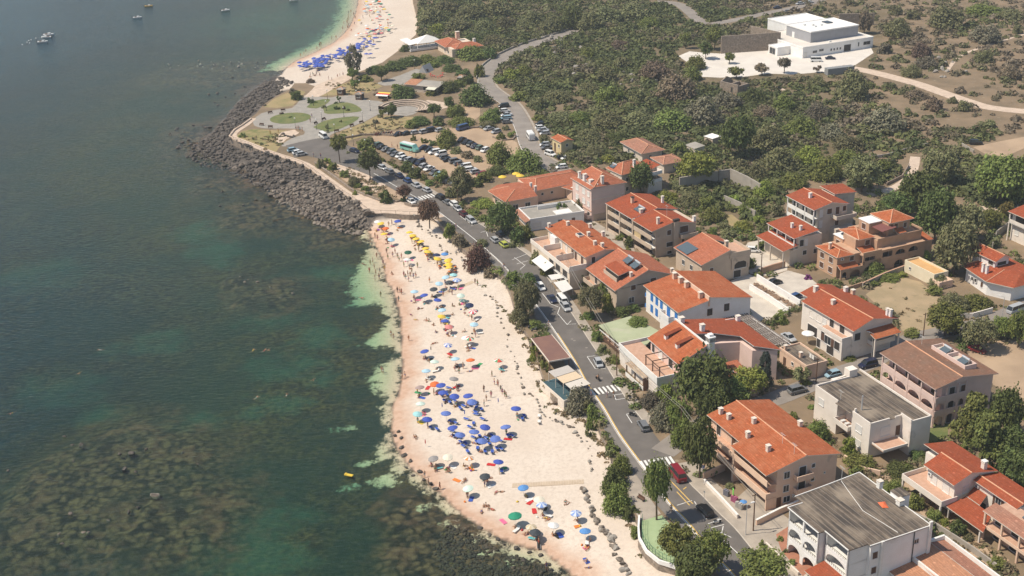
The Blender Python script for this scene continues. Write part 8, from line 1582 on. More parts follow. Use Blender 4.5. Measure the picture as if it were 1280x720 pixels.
for x, y, c, l in ((629,652,'pink','crumpled pink towel spread seaward of the big green parasol'),(700.5,669,'blue','bright blue towel beside the white-grey parasol'),(571,600.5,'orange','orange and blue towel near the wet sand bend'),(614,581,'red','red towel beside the blue parasol below the cluster'),(629,586,'green','bright green towel below the blue parasol below the cluster'),(635,549,'red','pale red towel seaward of the plank boardwalk top'),(734,684,'pink','pink towel under the sunbathing pair near the lower stones'),(733,701,'blue','blue towel beneath a seated bather near the lower stones'),(535,485,'red','red towel by the grey-brown parasol'),(523,491,'green','green towel at the grey-brown parasol foot'),(663,628,'red','small red towel on open sand near the cream parasol'),(668,639,'red','larger red towel near the blue patterned parasol'),(599,456,'green','green towel beside the orange-red parasol')):
    p = gnd(x, y); towel((p.x, p.y), random.random()*3, c, l)
for x, y in ((466,328),(471,322),(479,331),(463,331),(462,341),(470,344),(474,349),(469,351),(475,341),(463,303),(465,308),(476,371),(492,424),(489,421),(477,465),(479,467),(468,336),(481,338)): person(x, y, 'stand', water=True, group='waders in the shallows')
for x, y in ((330,438),(336,437),(316,438),(392,474),(358,494),(15,516),(99,466),(320,497),(126,437),(452,372),(455,330)): person(x, y, 'swim', z=SEA-.02, group='swimmers in the sea')
# people about the town and plaza
for x, y, ps, l in ((759,497,'walk','pedestrian stepping off the middle zebra crossing with a companion'),(767,497,'walk','pedestrian in white crossing inland of the middle zebra crossing'),(739,497,'stand','person waiting at the seaward end of the middle zebra crossing'),(735,489,'stand','person on the walkway above the middle zebra crossing'),(839,640,'stand','person in dark clothes on the walkway by the tall round street tree'),(857,665,'walk','person walking a bicycle-width from the seaward kerb by the green court'),(686,407,'walk','person walking in the street beside the brown terrace shelter'),(570,286,'walk','person on the seaward kerb above the red-brown bush'),(546,260,'walk','person in black beside the reddish promenade tree'),(630,336,'walk','person leaning at the wall above the stone steps'),(392,196,'stand','person at the top of the promenade path'),(401,197,'stand','second person at the top of the promenade path')):
    c = 'black' if 'black' in l or 'dark' in l else 'white' if 'white' in l else 'blue'; person(x, y, ps, label=l, col=c, group='pedestrians')
for x, y in ((373,162),(375,164),(378,164),(371,163),(388,153),(390,147),(338,168),(348,166),(425,96),(429,95),(411,100),(415,101),(422,97),(500,170),(490,184),(497,186),(512,192),(520,197),(530,200),(574,211),(572,209)): person(x, y, random.choice(('stand', 'walk')), group='people about the plaza and parking lot')
o = person(747, 474, 'sit', z=.05, label='rider in black seated on the moving scooter', col='black', group='pedestrians'); o.location = RIDE.location+Vector((.1, -.1, .62)); o.rotation_euler = (0, 0, RIDE.rotation_euler.z+math.pi/2)
# ---- far beach, hundreds of metres away
rg = random.Random(3)
def far_spot(band):
    (x0, y0, x1, y1, sp) = band; t = rg.random(); return x0+(x1-x0)*t+rg.uniform(-1, 1)*sp, y0+(y1-y0)*t+rg.uniform(-1, 1)*sp*.62
for i in range(118):
    x, y = far_spot(rg.choice(((378,78,415,70,6),(400,74,440,62,7),(425,66,466,50,8),(376,81,405,80,4))))
    parasol(x, y, 'blue', 'one of the dense blue rental parasols on the distant beach', True, rg.uniform(.85, 1.05), group='dense blue parasols on the distant beach')
for x, y in ((458,67),(463,67)): parasol(x, y, 'blue', None, True)
FARC = ['white','paleblue','red','orange','cream','navy','green','salmon','patt','multi','yellow']
for i in range(62):
    x, y = far_spot(rg.choice(((452,44,478,34,10),(458,30,482,12,12),(462,10,478,2,10),(460,38,486,36,8)))); parasol(x, y, rg.choice(FARC), None, True, rg.uniform(.8, 1.0), ('far mixed parasols', 'far blue parasols'), 'mixed parasols on the distant beach')
for i in range(46):
    x, y = far_spot(rg.choice(((378,84,420,76,5),(420,72,470,56,7),(450,46,490,30,12),(446,30,486,4,14),(380,92,402,96,6),(440,40,455,8,4),(452,64,480,40,6)))); person(x, y, rg.choice(('stand', 'walk', 'sit')), group='bathers on the distant beach')
for i in range(22):
    x, y = far_spot(rg.choice(((372,74,428,46,3),(428,46,445,10,4)))); person(x-2, y-1, 'stand', water=True, group='waders off the distant beach')
# ---- floats and boats
fl = MB(); fl.box(-.9,.9,-.35,.35,-.05,.12); fl.box(-.9,-.55,-.35,.35,.12,.22)
p = at(436,594,SEA); tag(obj('air_mattress', fl.mesh('air_mattress', CL['yellow']), None, (p.x, p.y, SEA+.02), -.4), 'yellow air mattress drifting near the sandy patch', 'air mattress')
def boat(px, py, L, rz, c, label, name='motor_boat', cabin=True):
    L *= .8
    p = at(px, py, SEA); root = thing(name, label, 'boat', (p.x, p.y, SEA), rz, 'boats at anchor'); h = MB(); st = []
    for x, w, zt in ((-.5,.30,.42),(-.3,.34,.42),(0,.35,.45),(.25,.28,.5),(.42,.14,.56),(.5,.015,.6)): st.append((x*L, w*L*.62, zt*L*.26))
    n = 5; vs = []
    for x, w, zt in st: vs += [(x,-w,zt),(x,-w*.75,-.12*L*.3),(x,0,-.2*L*.3),(x,w*.75,-.12*L*.3),(x,w,zt)]
    h.add(vs, [(i*n+k, (i+1)*n+k, (i+1)*n+k+1, i*n+k+1) for i in range(len(st)-1) for k in range(4)]+[(0,1,2,3,4)]+[(i*n, i*n+4, (i+1)*n+4, (i+1)*n) for i in range(len(st)-1)])
    obj('hull', h.mesh('hull', c), root); s = MB(); s.box(-.3*L, -.1*L, -.14*L, .14*L, .12*L, .15*L); obj('bench', s.mesh('bench', M_WOOD), root)
    e = MB(); e.box(-.56*L, -.5*L, -.05*L, .05*L, .02*L, .2*L); obj('outboard_motor', e.mesh('outboard_motor', M_PLASTIC), root)
    if cabin:
        k = MB(); k.box(-.05*L, .18*L, -.12*L, .12*L, .12*L, .22*L); cb_ = obj('cabin', k.mesh('cabin', M_AC), root); w_ = MB(); w_.box(.181*L, .19*L, -.1*L, .1*L, .15*L, .2*L); obj('windscreen', w_.mesh('windscreen', M_CGLASS), cb_)
for a in ((61,44,7,0.05,M_AC,'white motor boat, farthest out of the three moored together'),(58,47,6.5,3.1,PM['white'],'white boat between its two moored neighbours'),(53.5,53,6.5,0.1,M_AC,'white boat nearest the shore of the three moored together'),(186,8,5.5,.1,M_YPAINT,'small yellow-brown boat alone off the distant beach'),(172,22.5,6,.05,M_AC,'white boat with dark gap anchored below the yellow one'),(282,13.5,6,.35,M_AC,'white boat anchored nearest the distant beach'),(367,1,6,.2,M_AC,'white boat at the top edge close to the distant beach')): boat(*a)
_b = MB(); _b.lathe([(0,-.3),(.3,-.15),(.34,.1),(.2,.3),(0,.36)], 8); BUOY = _b.mesh('buoy', CL['white'])
for x, y in ((28,56),(34,53),(37,54),(39,50),(36,51),(45,48)): 
    p = at(x, y, SEA); o = obj('mooring_buoy', BUOY, None, p); o['category'] = 'buoy'; o['group'] = 'buoys by the moored boats'; o['label'] = 'one of the small white buoys bobbing beside the three moored boats'
# ================================================================== rocks
M_ROCK = mat('boulder', (.15,.12,.097), (.27,.23,.19), .9, .9, .5, 4, ((.075,.063,.053), .7, .54)); M_ROCKD = mat('dark_boulder', (.07,.061,.053), (.14,.122,.105), .8, .9, .5, 4); M_STONEL = mat('pale_stone', (.36,.33,.29), (.26,.235,.205), .9, .9, .5, 4)
def rock_mesh(seed, m):
    bm = bmesh.new(); bmesh.ops.create_icosphere(bm, subdivisions=2, radius=1); rr = random.Random(seed); ax = [Vector((rr.gauss(0,1), rr.gauss(0,1), rr.gauss(0,1))).normalized() for _ in range(9)]; cut = [rr.uniform(.42,.85) for _ in ax]
    for v in bm.verts:
        for a, c in zip(ax, cut):
            d = v.co.dot(a)
            if d > c: v.co -= a*(d-c)
        v.co *= rr.uniform(.96, 1.04); v.co.z *= .72
    me = bpy.data.meshes.new('boulder'); bm.to_mesh(me); bm.free(); me.materials.append(m); return me
ROCKS = {k: [rock_mesh(i*7+j, m) for i in range(5)] for j, (k, m) in enumerate(dict(brown=M_ROCK, dark=M_ROCKD, pale=M_STONEL).items())}
def rock(x, y, r, kind, base=None, name='boulder', group='boulders', sink=.25, only=None, label=None):
    z = hgt(x, y); o = obj(name, random.choice(ROCKS[kind]), None, (x, y, z+r*(.6-sink)), random.random()*6.28, scale=(r*random.uniform(.8,1.3), r*random.uniform(.7,1.1), r*random.uniform(.7,1.1))); o.rotation_euler = (random.uniform(-.4,.4), random.uniform(-.4,.4), random.random()*6.28)
    o['category'] = 'boulder' if name == 'boulder' else 'stone'; o['group'] = group; o['label'] = label or base; return o
SHORE_POLY = wpoly([(470,268),(445,256),(427,244),(402,226),(377,209),(345,199),(318,189),(296,181),(284,175),(284,166),(300,155),(318,139),(345,117),(366,104),(352,92),(335,98),(316,108),(298,124),(282,143),(266,162),(240,178),(232,190),(250,200),(285,207),(308,216),(330,232),(350,246),(370,258),(390,270),(410,278),(440,286),(462,284)], -2)
xs, ys = zip(*SHORE_POLY); rr = np.random.default_rng(4); X = rr.uniform(min(xs), max(xs), 16000); Y = rr.uniform(min(ys), max(ys), 16000); k = inside(SHORE_POLY, X, Y) & ~inside(PLAT_POLY, X, Y); X, Y = X[k], Y[k]
for x, y in zip(X[:90], Y[:90]):
    kd = 'dark' if y > 425 or random.random() < .3 else 'brown'; rock(x, y, random.uniform(.8, 1.7) if kd == 'brown' else random.uniform(.6, 1.3), kd, ('large dark boulder' if kd == 'dark' else 'large grey-brown boulder')+' tumbled on the rocky shore below the promenade', group='tumbled boulders of the rocky shore '+kd)
# the smaller stones between them
def rubble(name, XY, r0, r1, m, lab, zoff=0):
    base = [np.array([v.co for v in me.vertices]) for me in ROCKS['brown']]; fs = np.array([p.vertices for p in ROCKS['brown'][0].polygons]); VV, FF = [], []; o = 0; rr = np.random.default_rng(9)
    for x, y in XY:
        r = rr.uniform(r0, r1); a = rr.uniform(0, 6.28); b = base[rr.integers(0, 5)]*np.array([r*rr.uniform(.8,1.3), r*rr.uniform(.7,1.1), r*rr.uniform(.7,1.2)]); c, s = np.cos(a), np.sin(a)
        VV.append(np.stack([b[:,0]*c-b[:,1]*s+x, b[:,0]*s+b[:,1]*c+y, b[:,2]+hgt(x, y)+r*.3+zoff], 1)); FF.append(fs+o); o += len(b)
    ob = obj(name, mesh_np(name, np.concatenate(VV), np.concatenate(FF), m), kind='stuff'); ob['label'] = lab
near = Y < 400
rubble('rubble', list(zip(X[170:][near[170:]], Y[170:][near[170:]]))[:1700], .25, .85, M_ROCK, 'broken grey-brown rock between the boulders of the shore'); rubble('rubble', list(zip(X[170:][~near[170:]], Y[170:][~near[170:]]))[:1500], .28, .95, M_ROCKD, 'dark broken rock along the outer headland shore')
RR = random.Random(8)
def scatter(cx, cy, rx, ry, n, r0, r1, kind, lab, grp):
    for _ in range(n):
        a = RR.random()*6.28; t = math.sqrt(RR.random()); p = gnd(cx+rx*t*math.cos(a), cy+ry*t*math.sin(a), True); r = RR.uniform(r0, r1); o = rock(p.x, p.y, r, kind, lab, group=grp); o.location.z = max(hgt(p.x, p.y)+r*.3, SEA-r*.28)
scatter(270,80,72,9,28,.25,.9,'pale','pale rock breaking the surface on the long reef off the headland','pale rocks of the long reef'); scatter(296,118,42,26,24,.35,1.0,'dark','dark rock awash between headland shore and long reef','dark rocks awash off the headland'); scatter(246,172,36,18,26,.3,1.0,'dark','dark rock scattered off the tip of the headland','dark rocks off the headland tip')
scatter(325,246,60,22,18,.3,.9,'dark','dark rock awash in the bay below the tumbled boulders','dark rocks awash in the bay')
for i, (x, y, r, kd) in enumerate(((155,586,1.7,'brown'),(193,619,1.9,'pale'),(101,556,1.3,'dark'),(149,567,1.0,'brown'),(164,566,1.2,'brown'),(183,561,.8,'pale'),(172,634,1.0,'brown'),(88,642,.9,'pale'),(104,665,1.0,'pale'),(110,665,.8,'pale'),(78,679,1.0,'brown'),(74,667,.8,'pale'),(81,545,.9,'brown'),(90,556,.8,'brown'),(92,576,.8,'brown'),(160,640,.9,'dark'),(228,565,.7,'brown'),(247,580,.7,'pale'),(135,650,.8,'brown'),(10,588,.8,'brown'),(170,590,.9,'dark'))):
    p = at(x, y, SEA); r *= .62; o = rock(p.x, p.y, r, 'brown' if kd == 'pale' else 'dark', None, group='rocks of the brown reef'); o.location.z = SEA-r*.2; name_later(o, 'rock breaking the surface', ('first reef','open water'))
for x, y in ((300,345),(310,349),(350,372),(366,366),(338,358),(322,352),(306,352)): p = at(x, y, SEA); o = rock(p.x, p.y, .5, 'brown', 'brown rock just breaking the surface on the small middle reef', group='rocks of the small middle reef'); o.location.z = SEA-.2
# black rocks at the lower end of the beach
BLK = wpoly([(560,652),(600,668),(625,684),(650,690),(672,696),(690,704),(708,714),(700,730),(560,730),(540,680)], -3.5); xs, ys = zip(*BLK); X = rr.uniform(min(xs), max(xs), 4000); Y = rr.uniform(min(ys), max(ys), 4000); k = inside(BLK, X, Y); X, Y = X[k], Y[k]
rubble('weedy_rocks', list(zip(X, Y))[:1300], .16, .5, mat('weedy_rock', (.040,.038,.026), (.085,.070,.050), .9, .8, .5, 4, ((.10,.085,.03), .8, .6)), 'weedy dark rocks awash at the lower end of the beach', -.08)
for x, y in ((505,570),(502,560),(513,577),(524,590),(530,600),(538,605),(545,612),(508,585),(516,594),(600,660),(612,668),(630,679),(645,684),(662,690),(676,694),(686,704),(655,700),(640,695),(690,710),(622,674),(494,545),(498,540),(502,548)):
    p = gnd(x, y, True); o = rock(p.x, p.y, RR.uniform(.3, .7), 'dark', None, group='dark rocks along the waterline'); name_later(o, 'dark waterline rock', BL)
# lines of grey stones on the beach
for nm, px, n in (('upper',[(518,276),(527,285),(539,293),(553,300)],16),('upper',[(549,307),(556,314),(570,317),(579,325),(580,334)],14),('long',[(607,368),(617,375),(620,387),(625,400),(634,423),(638,440),(645,456),(648,470),(656,492),(668,497),(675,509),(682,520),(692,526),(707,532),(717,539),(725,550),(736,560),(740,582),(735,592)],60),('lower',[(730,612),(734,625),(740,642),(747,657),(762,670),(767,685),(777,705),(790,720)],44)):
    L = smooth_line([tuple(gnd(*q)[:2]) for q in px], 6)
    for i in range(n):
        q = L[int(i*(len(L)-1)/n)]; r = RR.uniform(.22, .6) if nm != 'lower' else RR.uniform(.4, .8); o = rock(q[0]+RR.uniform(-.5,.5), q[1]+RR.uniform(-.7,.7), r, RR.choice(('pale', 'brown')), f'grey stone in the {nm} line of stones along the back of the beach', 'stone', f'stones of the {nm} line on the beach')
for cx, cy, rx, ry, n in ((715,65,26,14,12),(800,104,24,14,16),(745,82,14,8,8),(690,45,14,8,6),(1180,85,30,12,12),(725,88,10,8,6)):
    for _ in range(n):
        p = at(cx+rx*RR.uniform(-1,1), cy+ry*RR.uniform(-1,1)); o = rock(p.x, p.y, RR.uniform(.7, 1.8), 'pale', None, 'rock_outcrop', 'pale outcrops of the hillside'); name_later(o, 'pale hillside rock outcrop')
for x, y in ((354,168),(357,170),(360,171),(364,172),(350,171),(367,171)): p = at(x, y); rock(p.x, p.y, .8, 'dark', 'dark ornamental stone in the ring on the sandy patch by the plaza', 'stone', 'ring of dark stones by the plaza')

# ================================================================== walls, fences, retaining walls
def wall(px, h, m, label, t=.3, name='garden_wall', cat='wall', z0=-.1, cap=None, closed=None):
    mb = MB(); L = [tuple(gnd(*q)[:2]) for q in px]; wall_along(L, t, z0, h, mb, 0)
    if cap: 
        c = MB()
    o = tag(obj(name, mb.mesh(name, m)), label, cat)
    if cap: wall_along(L, t+.12, h+.002, h+.1, c, 0); obj('coping', c.mesh('coping', cap), o)
    return o
wall([(937,362),(960,376),(985,393)], 1.5, W_WHITE, 'white wall with dark slots in front of the rubble-filled planting bed', cap=M_WTRIM); wall([(946,350),(972,366),(1000,383)], 1.7, W_WHITE, 'white wall along the car yard behind the rubble-filled bed')
XY = [tuple(at(941+t*52+RR.uniform(-2,2)+3, 356+t*30+RR.uniform(-2,2))[:2]) for t in [RR.random() for _ in range(160)]]; rubble('rubble_bed', XY, .25, .55, mat('brown_rubble', (.30,.20,.13), (.18,.12,.085), 1, .9), 'brown rubble filling the bed between two white walls')
wall([(951,343),(966,338),(981,334)], 1.7, W_TERRA, 'terracotta wall dividing the pale yard from the car yard', cap=M_TERRA); CW = mat('grey_concrete', (.40,.36,.31), (.33,.295,.255), .4, .9, spots=((.25,.22,.19), .3, .58))
wall([(849,238),(872,234),(897,230)], 4.2, CW, 'grey concrete retaining wall below the bright spreading tree', .5, 'retaining_wall'); wall([(912,228),(933,238),(950,248)], 4.6, CW, 'high concrete retaining wall with dark joints above the overgrown plot', .5, 'retaining_wall'); wall([(898,230),(912,228)], 4.4, CW, 'short shaded concrete wall joining two retaining walls', .5, 'retaining_wall'); wall([(905,255),(925,264),(944,275)], 2.8, CW, 'lower concrete wall half sunk in the overgrown plot', .4, 'retaining_wall')
wall([(1085,199),(1108,196),(1135,188),(1160,182)], 1.0, CW, 'low grey wall along the scrub above the garden path'); wall([(1202,182),(1217,191)], 1.0, CW, 'short low wall at the pale track junction'); wall([(1108,232),(1128,222),(1136,208)], 1.0, M_STONEWALL, 'dry stone terrace wall inside the bend of the garden path'); wall([(925,501),(947,494),(962,490)], 1.8, M_STONEWALL, 'stone wall lining the side street below the garden trees')
wall([(1078,360),(1106,347),(1133,337)], 1.4, CW, 'grey stair wall with terracotta coping below the terracotta arched house', cap=M_TERRA); wall([(1028,255),(1050,270),(1068,285)], 2.2, M_STONEWALL, 'stone wall climbing between the stepped house and terracotta house'); wall([(1032,360),(1050,366),(1078,357)], 1.0, W_TERRA, 'low terracotta wall at the foot of the arched house')
wall([(880,604),(900,625),(922,649)], .9, W_OFFW, 'low pale wall between pavement and shop forecourt', cap=M_WTRIM); wall([(879,600),(906,588)], 1.6, W_PEACH, 'peach boundary wall between the shop forecourt and the corner trees'); wall([(945,657),(975,642),(1000,632)], 1.2, W_PEACH, 'peach wall between the orange apartment house and white block', cap=M_WTRIM); wall([(957,682),(977,701),(998,720)], .8, M_TRIM, 'low cream wall around the terracotta-paved front garden')
wall([(1128,640),(1165,658),(1215,690),(1245,712)], 1.2, CW, 'grey boundary wall between white block garden and carport villa'); wall([(1240,312),(1245,297),(1262,284)], 2.0, CW, 'grey wall descending beside the right-edge cream house'); wall([(1178,398),(1215,398),(1240,391)], 1.4, W_OFFW, 'pale garden wall along the side street behind the hedge'); wall([(1100,595),(1078,590),(1055,575)], 1.2, W_PEACH, 'peach garden wall behind the orange apartment house')
wall([(393,204),(413,218),(440,238),(460,246),(478,253),(496,253),(506,250)], .6, M_STONEWALL, 'low brown stone kerb wall along the promenade planting', .45, 'kerb_wall'); wall([(506,256),(515,259),(530,258),(548,262)], .9, M_STONEWALL, 'curved stone wall above the beach steps', .5, 'kerb_wall'); wall([(296,176),(287,171),(293,163),(303,157),(314,149)], .5, M_PATH, 'pale rough kerb wall round the headland path', .6, 'kerb_wall')
wall([(425,174),(440,172),(452,169.5),(475,169),(492,170.5)], .7, M_STONEWALL, 'long low wall between park and parking lot', .4); wall([(585,161),(600,159.5)], .6, M_STONEWALL, 'short kerb wall at the back of the parking lot', .4); wall([(616,172),(628,176),(641,175),(645,170)], .5, M_STONEWALL, 'curved kerb wall round the tree island by the hill road', .4)
gw = wall([(799,648),(798,662),(799,675),(808,691),(824,704),(845,710.5),(858,711)], .7, W_WHITE, 'curved white wall round the green sports court', .35)
fn = MB(); Lf = smooth_line([tuple(at(*q)[:2]) for q in [(803,652),(803,675),(812,690),(828,702),(846,708)]], 4)
for a_, b_ in zip(Lf[:-1], Lf[1:]):
    fn.tube((*a_, 0), (*a_, 1.7), .04, n=4); fn.tube((*a_, 1.7), (*b_, 1.7), .03, n=4); fn.tube((*a_, 1.0), (*b_, 1.0), .02, n=4); fn.tube((*a_, .4), (*b_, .4), .02, n=4)
tag(obj('fence', fn.mesh('fence', plain('green_paint', (.03,.16,.10), .6))), 'green railing fence standing inside the curved white court wall', 'fence')
rl = MB(); Lr = shift(W_PROM, -.4)[::2]
for a_, b_ in zip(Lr[:-1], Lr[1:]): rl.tube((*a_, .05), (*a_, 1.0), .05, n=4); rl.tube((*a_, .95), (*b_, .95), .04, n=4)
tag(obj('fence', rl.mesh('fence', M_WOOD)), 'low wooden post-and-rail fence along the outer edge of the promenade', 'fence')
gr_ = MB(); UPL = shift(UP_C, 3.9)
wall_along(shift(UP_C, -3.9)[4:26], .35, 0, .8, gr_); tag(obj('parapet_wall', gr_.mesh('parapet_wall', CW)), 'grey parapet wall along the seaward side of the hill road', 'wall')
# ================================================================== lamps, poles, cables, signs, seats
_m = MB(); _m.tube((0,0,0), (0,0,3.6), .07, .045, 6); _m.lathe([(.16,0),(.12,.5),(.07,.55)], 6); LPOLE = _m.mesh('lamp_post', M_IRON); _m = MB(); _m.lathe([(.02,-.05),(.2,.05),(.27,.25),(.18,.45),(.02,.5)], 8); LHEAD = _m.mesh('lamp_globe', plain('lamp_globe', (.80,.79,.74), .4))
for i, (x, y) in enumerate(((369.5,160.5),(409.5,124.5),(408,138.5),(430,146.5),(446,125),(463,138.5),(402.5,152.6),(418.5,168.3),(396,162),(453.5,152.6),(392,132),(450,112),(442,182),(457,188),(517,223),(484,101),(518.5,86),(440,174))):
    p = at(x, y); r_ = thing('street_lamp', 'x', 'street lamp', p, 0, 'globe lamps of park and promenade'); obj('post', LPOLE, r_); obj('lamp_globe', LHEAD, r_, (0, 0, 3.6)); name_later(r_, 'black globe lamp post')
def tall_lamp(x, y, h, a, lab):
    p = at(x, y); r_ = thing('street_lamp', lab, 'street lamp', p, R(a)); b = MB(); b.tube((0,0,0), (0,0,h), .09, .06, 6); b.tube((0,0,h), (1.0,0,h+.25), .05, n=5); obj('post', b.mesh('post', M_STEEL), r_); l = MB(); l.box(.8,1.5,-.16,.16,h+.2,h+.36); obj('lamp_head', l.mesh('lamp_head', M_FRAMEW), r_)
tall_lamp(920,495,5.6,160,'grey street lamp among trees by the side street stone wall'); tall_lamp(1089,448,6.2,150,'grey street lamp beside the navy blue car'); tall_lamp(1252,400,6,160,'grey street lamp by the silver people carrier'); tall_lamp(932,669,6.4,20,'grey street lamp on the pavement by the X road marking')
def pole(x, y, h, lab):
    p = at(x, y); r_ = thing('utility_pole', lab, 'utility pole', p, R(20)); b = MB(); b.tube((0,0,-.2), (0,0,h), .14, .10, 7); obj('post', b.mesh('post', M_WOOD), r_); k = MB(); k.box(-.6,.6,-.05,.05,h-.4,h-.28); obj('crossbar', k.mesh('crossbar', M_WOOD), r_); return Vector((p.x, p.y, h-.25))
PT = [pole(703,348,7.5,'wooden utility pole by the canvas sunshades'), pole(771,470,7.5,'wooden utility pole at the front of the green restaurant'), pole(851,551,8.0,'wooden utility pole among oleanders at the side street corner'), pole(941.5,664,8.0,'wooden utility pole on the pavement in front of the shop forecourt')]; pole(951,347,7,'wooden utility pole standing in the pale yard'); pole(1020,478,6,'thin wooden pole beside the side street planting'); pole(1154,420,6,'wooden pole at the corner of the bare plot'); pole(573,262,6.5,'pale utility pole in front of the salmon restaurant')
for i, (a_, b_) in enumerate(zip(PT[:-1], PT[1:])):
    cb = MB(); N_ = 12
    for dx in (-.3, .3):
        pts = [a_.lerp(b_, t/N_)+Vector((dx, 0, -1.1*4*(t/N_)*(1-t/N_)*.5)) for t in range(N_+1)]
        for u_, v_ in zip(pts[:-1], pts[1:]): cb.tube(u_, v_, .035, n=4, cap=False)
    tag(obj('power_cable', cb.mesh('power_cable', plain('cable_grey', (.36,.33,.29), .6))), ('pair of cables strung from the sunshade pole to the green restaurant pole','pair of cables strung from the green restaurant pole to the oleander pole','pair of cables strung from the oleander pole to the shop forecourt pole')[i], 'cable')
def sign(x, y, h, c, lab, w=.6, hh=.6, glyph=None):
    p = at(x, y); r_ = thing('road_sign', lab, 'road sign', p, R(-110)); b = MB(); b.tube((0,0,0), (0,0,h), .035, n=5); obj('post', b.mesh('post', M_STEEL), r_); s = MB(); s.box(.03,.06,-w/2,w/2,h-hh,h); pl_ = obj('sign_plate', s.mesh('sign_plate', c), r_)
    if glyph: g = MB(); g.add([(.065,-w*.3,h-hh*.8),(.065,w*.3,h-hh*.8),(.065,0,h-hh*.15)], [(0,1,2)]); obj('symbol', g.mesh('symbol', M_FRAMEW), pl_)
sign(878,597,2.8,plain('sign_blue', (.03,.12,.50), .5),'blue pedestrian crossing sign beside the lower zebra crossing',.7,.7,True); sign(880,628,2.6,M_STEEL,'plain grey sign post on the pavement beside the black estate car',.3,.4)
fl_ = MB(); fl_.box(-.05,.05,-.4,.4,.3,2.6); tag(obj('feather_banner', fl_.mesh('feather_banner', plain('lime_flag', (.25,.75,.12), .7)), None, at(916,626), 0), 'bright green upright banner on the shop forecourt', 'banner')
for x, y, w_, c, l in ((918,628,1.4,(.42,.12,.22),'rack of purple and dark goods along the forecourt wall'),(908,620,1.2,(.20,.20,.24),'grey display rack along the forecourt wall'),(924,636,1.6,(.45,.43,.40),'pale wire racks by the forecourt steps')):
    b = MB()
    for k in range(5): b.box(-w_/2+k*w_/5, -w_/2+k*w_/5+w_/7, -.3, .3, .1, 1.3+.1*(k % 2)); 
    b.box(-w_/2-.1, w_/2+.1, -.35, .35, 0, .1); tag(obj('display_rack', b.mesh('display_rack', plain('rack_%d' % x, c, .7)), None, at(x, y), R(-50)), l, 'rack')
p_ = at(929,634); pr_ = thing('parasol', 'small sky blue parasol on the shop forecourt', 'parasol', p_, scale=.62); obj('pole', POLE, pr_); obj('canopy', CAN['sky'], pr_, (0,0,2.0)); obj('ribs', RIBS, pr_)
_m = MB(); _m.box(-.9,.9,-.22,.22,.42,.5); BENCHS = _m.mesh('bench_seat', M_WOOD); _m = MB(); _m.box(-.9,.9,.2,.26,.5,.95); BENCHB = _m.mesh('bench_back', M_WOOD); _m = MB(); _m.box(-.05,.05,-.2,.2,0,.42); BENCHL = _m.mesh('bench_leg', M_IRON)
for x, y, a in ((354,139,10),(338,142,30),(327,157,-20),(338,160,-5),(395,155,60),(405,150,50),(440,158,40),(452,154,40),(421,165,20),(801,625,-55)):
    p = at(x, y); r_ = thing('park_bench', 'x', 'bench', p, R(a), 'park benches'); obj('seat', BENCHS, r_); obj('backrest', BENCHB, r_)
    for sx in (-.75, .75): obj('leg', BENCHL, r_, (sx, 0, 0))
    name_later(r_, 'dark wooden bench')
for x, y, l in ((628,221,'yellow parasol seaward of its two companions by the salmon restaurant'),(645,217,'upper yellow parasol of the touching pair by the salmon restaurant'),(650,219.5,'lower yellow parasol of the touching pair by the salmon restaurant')):
    p = at(x, y, 2.4); r_ = thing('parasol', l, 'parasol', (p.x, p.y, 0), 0, None, 1.2); obj('pole', POLE, r_); obj('canopy', CAN['yellow'], r_, (0,0,2.0)); obj('ribs', RIBS, r_)
for x, y, l in ((1092,319,'white rectangular parasol on the arched terrace of the terracotta house'),(1010,417,'large white parasol on the terrace of the cream house')):
    p = at(x, y, 2.6 if y > 400 else 3.0); r_ = thing('parasol', l, 'parasol', (p.x, p.y, 0), 0, None, 1.35); obj('pole', POLE, r_); obj('canopy', CAN['white'], r_, (0,0,2.0)); obj('ribs', RIBS, r_)
# amphitheatre, stall, small things
ca = at(506,137.5); am = thing('amphitheatre', 'small stepped stone amphitheatre opening onto a pale stage beside the plaza', 'amphitheatre', (ca.x, ca.y, 0))
for k in range(4):
    mb = MB(); r0, r1 = 5.2+k*1.3, 6.5+k*1.3; n = 22; h = .35*(k+1); A0, A1 = R(-35), R(170)
    for i in range(n):
        t0, t1 = A0+(A1-A0)*i/n, A0+(A1-A0)*(i+1)/n; q = [(r0*math.cos(t0), r0*math.sin(t0)), (r1*math.cos(t0), r1*math.sin(t0)), (r1*math.cos(t1), r1*math.sin(t1)), (r0*math.cos(t1), r0*math.sin(t1))]
        mb.add([(*v, 0) for v in q]+[(*v, h) for v in q], [(4,5,6,7),(0,4,7,3),(1,2,6,5)], 0); mb.add([(*q[0], h+.004), (q[0][0]*1.06, q[0][1]*1.06, h+.004), (q[3][0]*1.06, q[3][1]*1.06, h+.004), (*q[3], h+.004)], [(0,1,2,3)], 1)
    obj('step', mb.mesh('step', [M_STONEWALL, M_PATH]), am)
mb = MB(); mb.lathe([(0,.09),(5.1,.09),(5.1,0)], 24); obj('stage', mb.mesh('stage', M_PLAZA), am)
st = thing('market_stall', 'open stall under red, yellow and white awnings on the plaza', 'stall', at(480,122), R(-20), None, .65)
